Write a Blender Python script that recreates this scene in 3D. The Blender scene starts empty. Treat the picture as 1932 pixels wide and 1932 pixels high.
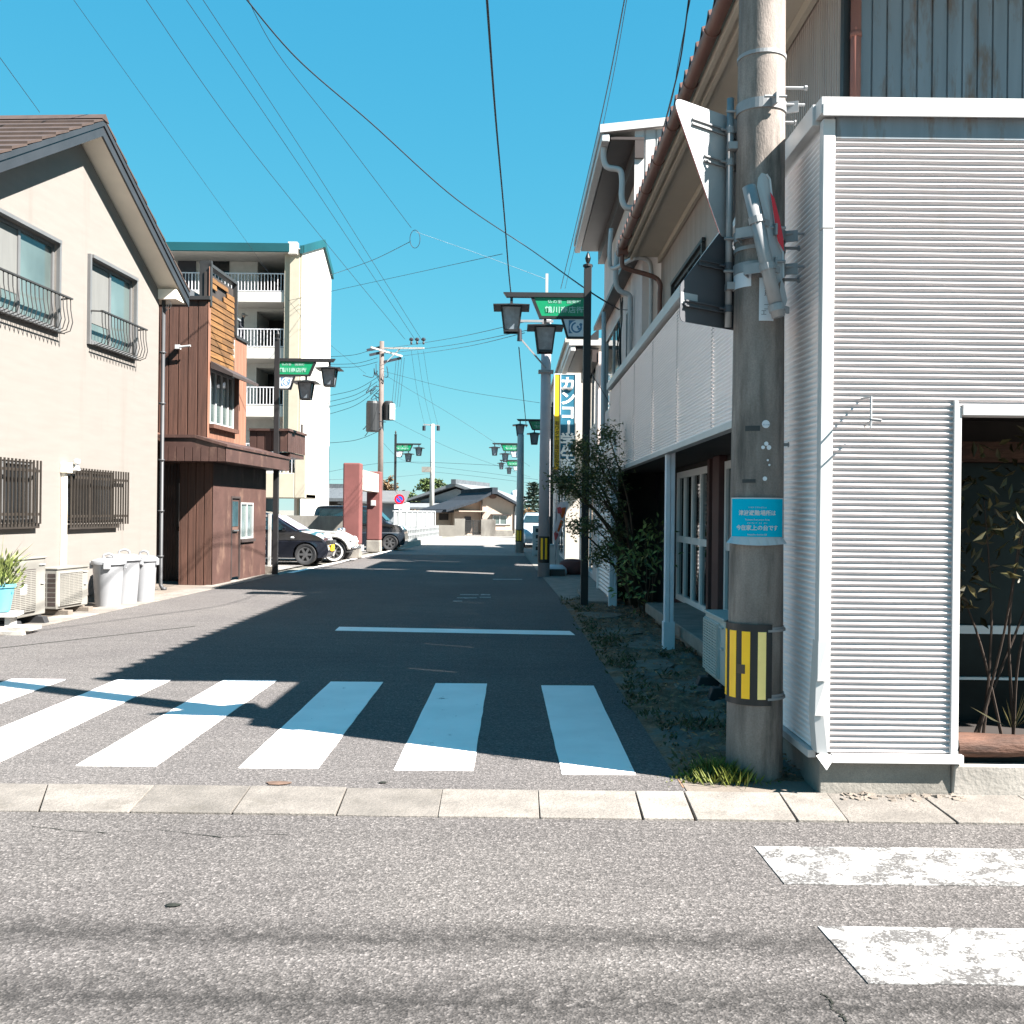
import bpy, bmesh, math, random
from mathutils import Vector, Matrix
from mathutils.geometry import tessellate_polygon
R = math.radians
S = bpy.context.scene
C = S.collection
random.seed(7)

# ------------------------------------------------------------------ camera, sky, sun, exposure
ROLL, CAM_H, F = 0.011, 1.45, 1932.0
cd = bpy.data.cameras.new('camera'); cam = bpy.data.objects.new('camera', cd); C.objects.link(cam)
cd.sensor_width = 36; cd.lens = 36; cd.clip_start = .05; cd.clip_end = 4000
cam.matrix_world = Matrix.Translation((0, 0, CAM_H)) @ Matrix.Rotation(R(90), 4, 'X') @ Matrix.Rotation(ROLL, 4, 'Z')
S.camera = cam
LIGHT = Vector((-.927, .4495, -1)).normalized()          # the way sunlight travels
elev = math.asin(-LIGHT.z); azim = math.atan2(-LIGHT.x, -LIGHT.y)
w = bpy.data.worlds.new('World'); S.world = w; w.use_nodes = True
nt = w.node_tree; bg = nt.nodes['Background']
sky = nt.nodes.new('ShaderNodeTexSky'); sky.sky_type = 'NISHITA'; sky.sun_disc = False
sky.sun_elevation = elev; sky.sun_rotation = azim; sky.air_density = 1.0; sky.dust_density = 0; sky.ozone_density = 4.0
sep = nt.nodes.new('ShaderNodeSeparateColor'); com = nt.nodes.new('ShaderNodeCombineColor'); nt.links.new(sky.outputs[0], sep.inputs[0])
for ch, (gain, power) in enumerate(((.27, 1.0), (.61, .43), (.74, .20))):   # deep cyan-blue sky of the photograph
    pw = nt.nodes.new('ShaderNodeMath'); pw.operation = 'POWER'; pw.inputs[1].default_value = power
    pre = nt.nodes.new('ShaderNodeMath'); pre.operation = 'MULTIPLY'; pre.inputs[1].default_value = .246
    post = nt.nodes.new('ShaderNodeMath'); post.operation = 'MULTIPLY'; post.inputs[1].default_value = gain / .246
    nt.links.new(sep.outputs[ch], pre.inputs[0]); nt.links.new(pre.outputs[0], pw.inputs[0]); nt.links.new(pw.outputs[0], post.inputs[0]); nt.links.new(post.outputs[0], com.inputs[ch])
nt.links.new(com.outputs[0], bg.inputs[0])
bg.inputs[1].default_value = .05
sd = bpy.data.lights.new('sun', 'SUN'); so = bpy.data.objects.new('sun', sd); C.objects.link(so)
sd.energy = 5.0; sd.angle = R(.53); sd.color = (1, .955, .89)
so.rotation_euler = LIGHT.to_track_quat('-Z', 'Y').to_euler(); so.location = (20, -10, 30)
S.view_settings.view_transform = 'Standard'; S.view_settings.look = 'None'
S.view_settings.exposure = 2.42; S.view_settings.gamma = 1

# ------------------------------------------------------------------ from a point of the photograph to a place in the street
def ray(px, py):
    x, y = px - 966, py - 966
    return Vector(((x + ROLL * y) / F, 1, -(y - ROLL * x) / F))
O = Vector((0, 0, CAM_H))
def at(px, py, d): return O + ray(px, py) * d
def G(px, py, z=0.0):
    r = ray(px, py); return O + r * ((z - CAM_H) / r.z)
def onx(px, py, x):
    r = ray(px, py); return O + r * (x / r.x)
def wallhit(px, py, p0, a):
    r = ray(px, py); dx, dy = math.sin(a), math.cos(a)
    t = (p0[0] * dy - p0[1] * dx) / (r.x * dy - dx)
    p = O + r * t
    return (p.x - p0[0]) * dx + (p.y - p0[1]) * dy, p.z

# ------------------------------------------------------------------ materials
M = {}
def ramp(nt, fac, stops):
    r = nt.nodes.new('ShaderNodeValToRGB'); e = r.color_ramp.elements
    while len(e) < len(stops): e.new(.5)
    for i, (p, c) in enumerate(stops):
        e[i].position = p; e[i].color = (*c, 1) if len(c) == 3 else c
    nt.links.new(fac, r.inputs[0]); return r.outputs[0]
def noise(nt, vec, scale, detail=4, rough=.55):
    n = nt.nodes.new('ShaderNodeTexNoise'); n.inputs['Scale'].default_value = scale
    n.inputs['Detail'].default_value = detail; n.inputs['Roughness'].default_value = rough
    nt.links.new(vec, n.inputs['Vector']); return n.outputs[0]
def mix(nt, fac, a, b, mode='MIX'):
    m = nt.nodes.new('ShaderNodeMix'); m.data_type = 'RGBA'; m.blend_type = mode
    for s, v in ((m.inputs['Factor'], fac), (m.inputs['A'], a), (m.inputs['B'], b)):
        if hasattr(v, 'node'): nt.links.new(v, s)
        elif isinstance(v, (int, float)): s.default_value = v
        else: s.default_value = (*v, 1)
    return m.outputs['Result']
def scaled(nt, vec, s):
    m = nt.nodes.new('ShaderNodeMapping'); m.inputs['Scale'].default_value = s
    nt.links.new(vec, m.inputs['Vector']); return m.outputs[0]
def mat(name, col, rough=.7, metal=0, var=.15, vs=3.0, stretch=(1, 1, 1), bump=0, bs=60, stain=None, island=0, grain=0, gs=200, spec=.4, trans=0, coat=0):
    m = bpy.data.materials.new(name); m.use_nodes = True; t = m.node_tree; b = t.nodes['Principled BSDF']
    tc = t.nodes.new('ShaderNodeTexCoord').outputs['Object']
    v = scaled(t, tc, stretch)
    lo = tuple(c * (1 - var) for c in col); hi = tuple(min(1, c * (1 + var * .8)) for c in col)
    out = ramp(t, noise(t, v, vs), [(.3, lo), (.7, hi)])
    if grain:
        g = ramp(t, noise(t, tc, gs, 2), [(.3, (1 - grain,) * 3), (.7, (1 + grain,) * 3)])
        out = mix(t, 1.0, out, g, 'MULTIPLY')
    if island:
        ge = t.nodes.new('ShaderNodeNewGeometry').outputs['Random Per Island']
        out = mix(t, 1.0, out, ramp(t, ge, [(0, (1 - island,) * 3), (1, (1 + island * .7,) * 3)]), 'MULTIPLY')
    if stain:
        sc, ss, lo_, hi_, st = stain
        f = ramp(t, noise(t, scaled(t, tc, st), ss, 6, .65), [(lo_, (0,) * 3), (hi_, (1,) * 3)])
        out = mix(t, f, out, sc)
    t.links.new(out, b.inputs['Base Color'])
    b.inputs['Roughness'].default_value = rough; b.inputs['Metallic'].default_value = metal
    b.inputs['Specular IOR Level'].default_value = spec
    if coat: b.inputs['Coat Weight'].default_value = coat; b.inputs['Coat Roughness'].default_value = .04
    if bump:
        bn = t.nodes.new('ShaderNodeBump'); bn.inputs['Strength'].default_value = bump; bn.inputs['Distance'].default_value = .02
        t.links.new(noise(t, v, bs, 5), bn.inputs['Height']); t.links.new(bn.outputs[0], b.inputs['Normal'])
    if trans:
        tr = t.nodes.new('ShaderNodeBsdfTranslucent'); t.links.new(out, tr.inputs[0])
        mx = t.nodes.new('ShaderNodeMixShader'); mx.inputs[0].default_value = trans
        t.links.new(b.outputs[0], mx.inputs[1]); t.links.new(tr.outputs[0], mx.inputs[2])
        t.links.new(mx.outputs[0], t.nodes['Material Output'].inputs[0])
    M[name] = m; return m
def asphalt(name, base, coarse, wheel=None, spread=.7, patch=()):
    m = bpy.data.materials.new(name); m.use_nodes = True; t = m.node_tree; b = t.nodes['Principled BSDF']
    tc = t.nodes.new('ShaderNodeTexCoord').outputs['Object']
    vo = t.nodes.new('ShaderNodeTexVoronoi'); vo.inputs['Scale'].default_value = coarse; t.links.new(tc, vo.inputs['Vector'])
    sp = t.nodes.new('ShaderNodeSeparateColor'); t.links.new(vo.outputs['Color'], sp.inputs[0])
    st = ramp(t, sp.outputs[0], [(0, tuple(c * (1 - spread) for c in base)), (.62, base), (.9, tuple(c * (1 + spread) for c in base)), (1, tuple(c * (1 + 2.4 * spread) for c in base))])
    st = mix(t, 1, st, ramp(t, noise(t, tc, coarse * .35, 3), [(.3, (.72,) * 3), (.7, (1.25,) * 3)]), 'MULTIPLY')
    big = ramp(t, noise(t, tc, .45, 6, .6), [(.3, (.86, .85, .86)), (.7, (1.12, 1.12, 1.1))])
    out = mix(t, 1, st, big, 'MULTIPLY')
    out = mix(t, 1, out, ramp(t, noise(t, scaled(t, tc, (.5, 3, 1)), 2.2, 5), [(.35, (.93,) * 3), (.65, (1.06,) * 3)]), 'MULTIPLY')
    sx = t.nodes.new('ShaderNodeSeparateXYZ'); t.links.new(tc, sx.inputs[0])
    if wheel:
        for y0, hw, dk in wheel:
            a = t.nodes.new('ShaderNodeMath'); a.operation = 'SUBTRACT'
            wob = t.nodes.new('ShaderNodeMath'); wob.operation = 'MULTIPLY_ADD'; wob.inputs[1].default_value = .22; wob.inputs[2].default_value = y0 - .11
            t.links.new(noise(t, scaled(t, tc, (.8, .8, 1)), 1.1, 5), wob.inputs[0])
            t.links.new(sx.outputs[1], a.inputs[0]); t.links.new(wob.outputs[0], a.inputs[1])
            ab = t.nodes.new('ShaderNodeMath'); ab.operation = 'ABSOLUTE'; t.links.new(a.outputs[0], ab.inputs[0])
            f = ramp(t, ab.outputs[0], [(0, (dk,) * 3), (hw, (1,) * 3)])
            f = mix(t, ramp(t, noise(t, tc, 14, 5), [(.22, (0,) * 3), (.55, (1,) * 3)]), (1, 1, 1), f)
            out = mix(t, 1, out, f, 'MULTIPLY')
    t.links.new(out, b.inputs['Base Color']); b.inputs['Roughness'].default_value = .88; b.inputs['Specular IOR Level'].default_value = .25
    bn = t.nodes.new('ShaderNodeBump'); bn.inputs['Strength'].default_value = .55; bn.inputs['Distance'].default_value = .006
    t.links.new(vo.outputs['Distance'], bn.inputs['Height']); t.links.new(bn.outputs[0], b.inputs['Normal'])
    M[name] = m; return m
def worn_paint(name, col, under, amount, crack):
    m = bpy.data.materials.new(name); m.use_nodes = True; t = m.node_tree; b = t.nodes['Principled BSDF']
    tc = t.nodes.new('ShaderNodeTexCoord').outputs['Object']
    f = ramp(t, noise(t, tc, 7, 8, .72), [(amount, (1,) * 3), (amount + .07, (0,) * 3)])
    f2 = ramp(t, noise(t, tc, 90, 3, .7), [(.36, (0,) * 3), (.48, (1,) * 3)])
    f = mix(t, 1, f, f2, 'MULTIPLY')
    if crack:
        vo = t.nodes.new('ShaderNodeTexVoronoi'); vo.feature = 'DISTANCE_TO_EDGE'; vo.inputs['Scale'].default_value = 3.2
        wv = t.nodes.new('ShaderNodeVectorMath'); wv.operation = 'ADD'
        nz = t.nodes.new('ShaderNodeTexNoise'); nz.inputs['Scale'].default_value = 6; nz.inputs['Detail'].default_value = 6
        t.links.new(tc, nz.inputs['Vector']); sc = t.nodes.new('ShaderNodeVectorMath'); sc.operation = 'SCALE'; sc.inputs['Scale'].default_value = .35
        t.links.new(nz.outputs['Color'], sc.inputs[0]); t.links.new(tc, wv.inputs[0]); t.links.new(sc.outputs[0], wv.inputs[1]); t.links.new(wv.outputs[0], vo.inputs['Vector'])
        cr = ramp(t, vo.outputs[0], [(.010, (1,) * 3), (.026, (0,) * 3)])
        cr = mix(t, 1, cr, ramp(t, noise(t, tc, 1.7, 2), [(.42, (0,) * 3), (.56, (1,) * 3)]), 'MULTIPLY')
        f = mix(t, 1, f, cr, 'LIGHTEN')
    col2 = mix(t, ramp(t, noise(t, tc, 2.5, 6), [(.35, (0,) * 3), (.8, (1,) * 3)]), col, tuple(c * .86 for c in col))
    t.links.new(mix(t, f, col2, under), b.inputs['Base Color']); b.inputs['Roughness'].default_value = .6
    M[name] = m; return m

asphalt('asphalt_main', (.090, .082, .079), 120, wheel=[(3.48, .17, .42), (3.02, .26, .38)], spread=.42)
asphalt('asphalt_side', (.094, .086, .084), 120, spread=.35)
asphalt('asphalt_lot', (.19, .178, .17), 100, spread=.4)
worn_paint('paint_fresh', (.88, .83, .80), (.085, .08, .08), .30, False)
worn_paint('paint_worn', (.34, .33, .32), (.075, .07, .068), .46, True)
worn_paint('paint_faint', (.4, .4, .4), (.09, .09, .09), .55, False)
mat('soil', (0.17, 0.095, 0.055), .95, var=.5, vs=7, bump=.8, bs=30, grain=.35, gs=60, stain=((.13, .12, .105), 2.2, .5, .62, (1, 1, 1)))
mat('earth', (.16, .15, .13), .95, var=.3, vs=2)
mat('concrete_slab', (0.168, 0.15, 0.134), .85, var=.22, vs=5, bump=.35, bs=45, island=.34, grain=.26, gs=150, stain=((.085, .075, .062), 3.5, .58, .78, (1, 1, 1)))
mat('concrete', (0.19, 0.175, 0.155), .85, var=.25, vs=4, bump=.25, bs=40, grain=.15, stain=((.12, .11, .10), 2.5, .55, .75, (1, 1, .35)))
mat('concrete_pave', (0.15, 0.125, 0.104), .85, var=.25, vs=2.5, bump=.25, bs=40, grain=.2, stain=((.14, .115, .095), 1.6, .5, .72, (1, 1, 1)))
mat('paving_dark', (0.16, 0.125, 0.1), .9, var=.3, vs=6, grain=.25, gs=120)
mat('concrete_light', (0.34, 0.31, 0.28), .85, var=.2, vs=4, bump=.2, bs=40, stain=((.25, .22, .19), 3, .58, .75, (1, 1, .6)))
mat('pole_concrete', (0.205, 0.17, 0.15), .8, var=.38, vs=2.6, stretch=(2, 2, .6), bump=.2, bs=70, grain=.13, gs=120, stain=((.07, .06, .052), 3.0, .47, .66, (2.2, 2.2, .35)))
mat('pole_grey', (0.36, 0.34, 0.36), .7, var=.12, vs=2)
mat('pole_white', (0.36, 0.35, 0.335), .7, var=.12, vs=2)
mat('pole_brown', (0.11, 0.088, 0.08), .8, var=.2, vs=2)
mat('stucco_cream', (0.172, 0.155, 0.141), .9, var=.05, vs=1.5, stretch=(1, 1, 8), bump=.22, bs=42, stain=((.135, .122, .108), 1.1, .56, .85, (1, 2.2, .22)))
mat('trim_cream', (0.72, 0.65, 0.55), .8, var=.05)
mat('roof_edge', (0.026, 0.028, 0.032), .45, var=.15)
mat('roof_brown', (0.06, 0.04, 0.032), .55, var=.2, vs=6, stretch=(1, 1, 1))
mat('alu', (0.13, 0.13, 0.132), .4, metal=.2, var=.08)
mat('alu_white', (0.34, 0.345, 0.345), .45, var=.06)
mat('curtain_glass', (0.075, 0.1, 0.097), .12, var=.5, vs=.9, stretch=(1, .8, .5), spec=.6, coat=.4)
mat('glass_dark', (.012, .014, .016), .04, var=.5, vs=2, spec=.6)
mat('glass_bluish', (0.03, 0.06, 0.07), .05, var=.6, vs=1.3, spec=.6)
mat('glass_lantern', (.16, .19, .22), .18, var=.35, vs=7, spec=.6)
mat('iron_dark', (.035, .034, .034), .5, metal=.2, var=.2)
mat('bronze_bar', (.05, .042, .036), .45, metal=.4, var=.2)
mat('black_paint', (.016, .015, .016), .45, var=.2)
mat('ac_white', (0.2, 0.19, 0.172), .5, var=.06, vs=4)
mat('ac_grey', (.46, .46, .45), .5, var=.1, vs=4, stain=((.3, .26, .2), 4, .6, .75, (1, 1, 1)))
mat('bin_white', (0.24, 0.243, 0.255), .45, var=.06)
mat('rubber', (.022, .022, .024), .7, var=.2)
mat('pot_blue', (.10, .33, .43), .5, var=.2)
mat('board_brown', (0.078, 0.036, 0.025), .7, var=.35, vs=3, stretch=(6, 6, .35), bump=.3, bs=30, island=.28)
mat('board_sunlit', (0.19, 0.088, 0.056), .75, var=.25, vs=3, stretch=(6, 6, .35), bump=.3, bs=30, island=.2, stain=((.16, .07, .045), 3, .58, .75, (5, 5, .3)))  # house boards in a lighter copy, sunlight on the street face put into the colour
mat('board_bare', (0.13, 0.06, 0.017), .8, var=.4, vs=4, stretch=(.5, .5, 9), bump=.35, bs=25, island=.4)
mat('metal_brown', (0.058, 0.031, 0.026), .5, var=.2, vs=3, stain=((.16, .10, .075), 2.5, .55, .8, (1, 1, .5)))
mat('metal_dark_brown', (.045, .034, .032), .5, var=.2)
mat('roof_grey', (0.15, 0.16, 0.17), .75, spec=.2, var=.15)
mat('apt_white', (0.42, 0.4, 0.37), .9, var=.04, vs=.6, stain=((.5, .48, .44), .7, .6, .85, (1, 1, .25)))
mat('apt_cream', (0.34, 0.3, 0.235), .9, var=.06)
mat('apt_tile', (0.25, 0.23, 0.18), .8, var=.1, vs=9, stretch=(1, 1, 3))
mat('glass_dim', (.014, .022, .022), .35, spec=.12, var=.6, vs=2)
mat('ac_shaded', (.46, .44, .40), .5, var=.08)  # casing white in a lighter copy, lifting the unit that stands in shade
mat('letter_white', (.88, .86, .84), .5, var=.02)
mat('stem_dark', (.035, .022, .016), .8, var=.3)
mat('blind', (.125, .125, .12), .6, var=.08, vs=1.5, stretch=(1, 9, 1))
mat('leaf_dead', (.012, .013, .009), .7)
mat('stain_rust', (.10, .062, .045), .9, var=.3, vs=12)
mat('apt_inner', (.40, .385, .36), .9, var=.1)
mat('apt_dark', (.05, .042, .04), .9, var=.2)
mat('apt_teal', (0.004, 0.055, 0.066), .5, var=.25, vs=.25)
mat('rail_grey', (.45, .44, .46), .5, var=.05)
mat('door_dark', (.03, .028, .035), .5)
mat('sign_green', (.005, .20, .085), .35, var=.1, coat=.2)
mat('sign_letter', (0.27, 0.44, 0.38), .5, var=.02)
mat('pipe_dark', (.045, .046, .05), .5, var=.15)
mat('white_paint', (0.5, 0.51, 0.52), .5, var=.04)
mat('emblem_blue', (.07, .16, .27), .5, var=.05)
mat('corr_white', (0.5, 0.455, 0.45), .42, var=.05, vs=1.5, spec=.5, stain=((.36, .32, .29), 1.6, .58, .8, (1.5, 1, .3)))
mat('corr_trim', (0.44, 0.43, 0.425), .45, var=.06, vs=3)
mat('corr_shaded', (0.86, 0.78, 0.765), .45, var=.06, vs=1.5, stretch=(1, .2, 1))  # same siding as corr_white, colour lightened to make up for the shade
mat('siding_taupe', (0.34, 0.27, 0.235), .55, var=.12, vs=2, stretch=(3, 3, .3))
mat('siding_blue', (0.17, 0.2, 0.225), .5, var=.14, vs=2, stretch=(5, 5, .3), stain=((.13, .085, .06), 3, .52, .66, (2.2, 2.2, .5)))
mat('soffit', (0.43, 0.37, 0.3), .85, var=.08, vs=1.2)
mat('gutter_brown', (.155, .075, .058), .5, var=.2, vs=2)
mat('gutter_red', (.26, .10, .075), .5, var=.15)
mat('tile_brown', (0.11, 0.055, 0.042), .6, var=.3, vs=8)
mat('stucco_pink', (0.56, 0.47, 0.44), .9, var=.1, vs=2, bump=.12, bs=50, stain=((.34, .24, .16), 1.3, .55, .75, (1, 1, .6)))
mat('stucco_white', (0.42, 0.375, 0.33), .9, var=.05, bump=.1, bs=50)
mat('pvc_grey', (.42, .42, .42), .5, var=.06)
mat('maroon', (.075, .032, .03), .6, var=.2)
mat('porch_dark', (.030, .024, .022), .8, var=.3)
mat('post_paint', (0.62, 0.62, 0.66), .6, var=.1, vs=4, stain=((.20, .10, .05), 5, .66, .74, (1, 1, .35)))
mat('sash_white', (0.68, 0.66, 0.65), .5, var=.06)
mat('shutter', (0.62, 0.6, 0.6), .5, var=.08)
mat('galv', (0.25, 0.25, 0.255), .5, metal=.15, var=.12, vs=9)
mat('sign_back', (.40, .41, .42), .5, metal=.3, var=.08)
mat('sign_back_dark', (0.065, 0.067, 0.075), .55, metal=.1, var=.1)
mat('sign_red', (.55, .012, .025), .35, var=.06)
mat('sign_blue', (.01, .09, .42), .35, var=.06)
mat('plate_white', (.60, .62, .65), .5, var=.05)
mat('teal_sheet', (0.0, 0.36, 0.52), .8, spec=.05, var=.06, vs=6)
mat('clear_sheet', (.40, .41, .42), .3, var=.12)
mat('yellow', (1.0, 0.52, 0.015), .45, var=.06, vs=8)
mat('yellow_faded', (0.98, 0.7, 0.24), .5, var=.1, vs=8)
mat('shop_yellow', (.80, .50, .02), .45, var=.04)
mat('shop_teal', (0.02, 0.12, 0.19), .45, var=.08)
mat('ink', (.02, .02, .02), .6)
mat('ink_brown', (.10, .05, .01), .6)
mat('leaf', (0.095, 0.115, 0.042), .5, var=.4, vs=4, island=.6, trans=.25)
mat('leaf_gloss', (0.17, 0.2, 0.06), .4, var=.4, vs=5, island=.7, trans=.15)
mat('leaf_red', (0.055, 0.048, 0.02), .4, var=.6, vs=6, island=.7, trans=.2)
mat('leaf_far', (.075, .11, .032), .6, var=.4, vs=.4, island=.6, trans=.2)
mat('leaf_conifer', (.018, .040, .024), .6, var=.4, vs=.5, island=.5, trans=.1)
mat('leaf_dry', (.16, .10, .05), .7, var=.4, vs=.6, island=.6, trans=.2)
mat('grass', (.13, .15, .025), .6, var=.4, vs=9, island=.6, trans=.25)
mat('weed', (0.075, 0.078, 0.035), .7, var=.4, vs=5, island=.6, trans=.2)
mat('litter', (0.3, 0.15, 0.07), .8, var=.5, vs=9, island=.6)
mat('bark', (0.075, 0.055, 0.04), .85, var=.3, vs=8, bump=.4)
mat('log', (0.075, 0.034, 0.021), .8, var=.5, vs=4, stretch=(1, 5, 5), bump=.6, bs=14, stain=((.05, .025, .018), 6, .55, .66, (.5, 3, 3)))
mat('car_black', (.008, .009, .013), .18, coat=.8, var=.1)
mat('car_white', (.72, .70, .67), .22, coat=.6, var=.04)
mat('car_silver', (.42, .46, .50), .25, metal=.3, coat=.6, var=.05)
mat('car_navy', (.012, .016, .022), .18, coat=.8, var=.1)
mat('car_glass', (.012, .025, .03), .03, spec=.8, var=.2)
mat('shade_foil', (.34, .30, .40), .4, var=.5, vs=6)
mat('chrome', (.55, .55, .55), .15, metal=.9, var=.05)
mat('rim', (0.13, 0.13, 0.135), .3, metal=.6, var=.05)
mat('lamp_glass', (.45, .47, .48), .15, var=.1)
mat('brick_red', (0.135, 0.046, 0.042), .85, var=.1, vs=3, bump=.1, bs=60)
mat('wall_stained', (.20, .185, .165), .9, var=.25, vs=1, stain=((.08, .07, .062), 1.2, .5, .75, (1, 1, .3)))
mat('fence_white', (0.2, 0.21, 0.215), .6, var=.06)
mat('house_beige', (0.34, 0.265, 0.215), .9, var=.06)
mat('house_grey', (.20, .22, .24), .9, var=.1)
mat('tile_grey', (0.08, 0.09, 0.1), .85, spec=.1, var=.25, vs=3, stretch=(6, 1, 1))
mat('tile_dark', (0.028, 0.034, 0.043), .85, spec=.1, var=.25, vs=3, stretch=(6, 1, 1))
mat('banner', (.62, .62, .66), .8, var=.06, trans=.25)
mat('banner_orange', (.55, .12, .03), .8, var=.25, trans=.25)
mat('banner_pink', (.50, .10, .11), .8, var=.2, trans=.25)
mat('water_tank', (.68, .69, .70), .4, var=.05)
mat('wire', (.012, .02, .03), .6)
mat('wire_pale', (.35, .42, .45), .5)
mat('skin', (.36, .22, .16), .6)
mat('cloth_dark', (.02, .022, .03), .8)
mat('cap_grey', (.18, .17, .16), .8)
mat('transformer', (0.013, 0.014, 0.016), .5, var=.15)
mat('insulator', (.02, .022, .03), .4)

# ------------------------------------------------------------------ mesh building
ID = Matrix.Identity(4)
class MB:
    def __init__(s): s.v = []; s.f = []
    def add(s, vs, fs, T=None):
        o = len(s.v)
        s.v += [tuple((T @ Vector(p)) if T else p) for p in vs]
        s.f += [tuple(i + o for i in f) for f in fs]; return s
    def box(s, x0, x1, y0, y1, z0, z1, T=None):
        vs = [(x, y, z) for z in (z0, z1) for y in (y0, y1) for x in (x0, x1)]
        return s.add(vs, [(0, 2, 3, 1), (4, 5, 7, 6), (0, 1, 5, 4), (2, 6, 7, 3), (0, 4, 6, 2), (1, 3, 7, 5)], T)
    def bar(s, p, q, w, h, up=(0, 0, 1)):
        p, q = Vector(p), Vector(q); d = q - p; L = d.length; d.normalize()
        u = Vector(up)
        if abs(d.dot(u)) > .98: u = Vector((0, 1, 0))
        a = d.cross(u).normalized(); b = a.cross(d)
        T = Matrix((( *a, 0), (*d, 0), (*b, 0), (0, 0, 0, 1))).transposed(); T.translation = p
        return s.box(-w / 2, w / 2, 0, L, -h / 2, h / 2, T)
    def quad(s, a, b, c, d): return s.add([a, b, c, d], [(0, 1, 2, 3)])
    def prism(s, poly, off):
        """poly: 3D outline (flat), extruded by off; any outline"""
        n = len(poly); off = Vector(off); P = [Vector(p) for p in poly]; Q = [p + off for p in P]
        tri = tessellate_polygon([P])
        nrm = Vector((0, 0, 0))
        for i in range(n): nrm += P[i].cross(P[(i + 1) % n])
        flip = nrm.dot(off) > 0
        fs = []
        for t in tri:
            a = (P[t[1]] - P[t[0]]).cross(P[t[2]] - P[t[0]])
            t = tuple(t) if (a.dot(off) < 0) else tuple(reversed(t))
            fs.append(t); fs.append(tuple(i + n for i in reversed(t)))
        for i in range(n):
            j = (i + 1) % n
            fs.append((i, j, j + n, i + n) if flip else (j, i, i + n, j + n))
        return s.add([tuple(p) for p in P + Q], fs)
    def tube(s, pts, r, n=8, caps=True):
        P = [Vector(p) for p in pts]; k = len(P); rr = r if isinstance(r, (list, tuple)) else [r] * k
        t0 = (P[1] - P[0]).normalized()
        a = t0.orthogonal().normalized(); rings = []; o = len(s.v)
        for i in range(k):
            t = (P[min(i + 1, k - 1)] - P[max(i - 1, 0)]).normalized()
            a = (a - t * a.dot(t)).normalized(); b = t.cross(a)
            for j in range(n):
                g = 2 * math.pi * j / n
                s.v.append(tuple(P[i] + (a * math.cos(g) + b * math.sin(g)) * rr[i]))
        for i in range(k - 1):
            for j in range(n):
                s.f.append((o + i * n + j, o + i * n + (j + 1) % n, o + (i + 1) * n + (j + 1) % n, o + (i + 1) * n + j))
        if caps:
            s.f.append(tuple(o + j for j in reversed(range(n)))); s.f.append(tuple(o + (k - 1) * n + j for j in range(n)))
        return s
    def lathe(s, prof, c=(0, 0, 0), n=24, T=None):
        vs = []; fs = []; k = len(prof)
        for r, z in prof:
            for j in range(n):
                g = 2 * math.pi * j / n; vs.append((c[0] + r * math.cos(g), c[1] + r * math.sin(g), c[2] + z))
        for i in range(k - 1):
            for j in range(n): fs.append((i * n + j, i * n + (j + 1) % n, (i + 1) * n + (j + 1) % n, (i + 1) * n + j))
        return s.add(vs, fs, T)
    def patch(s, r, z0, z1, a0, a1, c=(0, 0, 0), n=14, th=.004):
        """curved sheet on a cylinder; angle 0 faces -y, positive towards +x"""
        vs = []; fs = []
        for q in (r, r + th):
            for i in range(n + 1):
                a = a0 + (a1 - a0) * i / n
                for z in (z0, z1): vs.append((c[0] + q * math.sin(a), c[1] - q * math.cos(a), c[2] + z))
        m = 2 * (n + 1)
        for i in range(n):
            p = 2 * i
            fs += [(m + p, m + p + 2, m + p + 3, m + p + 1), (p, p + 1, p + 3, p + 2), (p + 1, m + p + 1, m + p + 3, p + 3), (p, p + 2, m + p + 2, m + p)]
        fs += [(0, m, m + 1, 1), (m - 2, m - 1, 2 * m - 1, 2 * m - 2)]
        return s.add(vs, fs)
    def wall(s, T, u0, u1, v0, v1, holes=(), depth=.12):
        """sheet in plane T (u, v, n) with rectangular openings and their reveals"""
        us = sorted({u0, u1, *[max(u0, min(u1, h[k])) for h in holes for k in (0, 1)]}); vs_ = sorted({v0, v1, *[max(v0, min(v1, h[k])) for h in holes for k in (2, 3)]})
        for i in range(len(us) - 1):
            for j in range(len(vs_) - 1):
                cu, cv = (us[i] + us[i + 1]) / 2, (vs_[j] + vs_[j + 1]) / 2
                if any(h[0] < cu < h[1] and h[2] < cv < h[3] for h in holes): continue
                s.add([(us[i], vs_[j], 0), (us[i + 1], vs_[j], 0), (us[i + 1], vs_[j + 1], 0), (us[i], vs_[j + 1], 0)], [(0, 1, 2, 3)], T)
        for a, b, c, d in holes:
            q = [(a, c), (b, c), (b, d), (a, d)]
            for i in range(4):
                p, r = q[i], q[(i + 1) % 4]
                s.add([(p[0], p[1], 0), (p[0], p[1], -depth), (r[0], r[1], -depth), (r[0], r[1], 0)], [(0, 1, 2, 3)], T)
        return s
    def ribs(s, T, u0, u1, v0, v1, period, amp, along='u', shape='sine', k=6, seg=1):
        """corrugated sheet; ribs run along u (or v)"""
        a0, a1 = (v0, v1) if along == 'u' else (u0, u1)
        n = max(1, int(round((a1 - a0) / period))); pts = []
        if shape == 'sine':
            for i in range(n * k + 1):
                a = i / k; pts.append((a0 + (a1 - a0) * i / (n * k), amp * math.sin(2 * math.pi * a)))
        else:                                             # flat boards with a narrow groove
            p = (a1 - a0) / n
            for i in range(n):
                x = a0 + i * p
                pts += [(x, 0), (x + p * (1 - shape), 0), (x + p * (1 - shape * .8), -amp), (x + p * (1 - shape * .2), -amp)]
            pts.append((a1, 0))
        vs = []; fs = []; b0, b1 = (u0, u1) if along == 'u' else (v0, v1)
        for a, d in pts:
            for q in (b0, b1): vs.append((q, a, d) if along == 'u' else (a, q, d))
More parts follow.
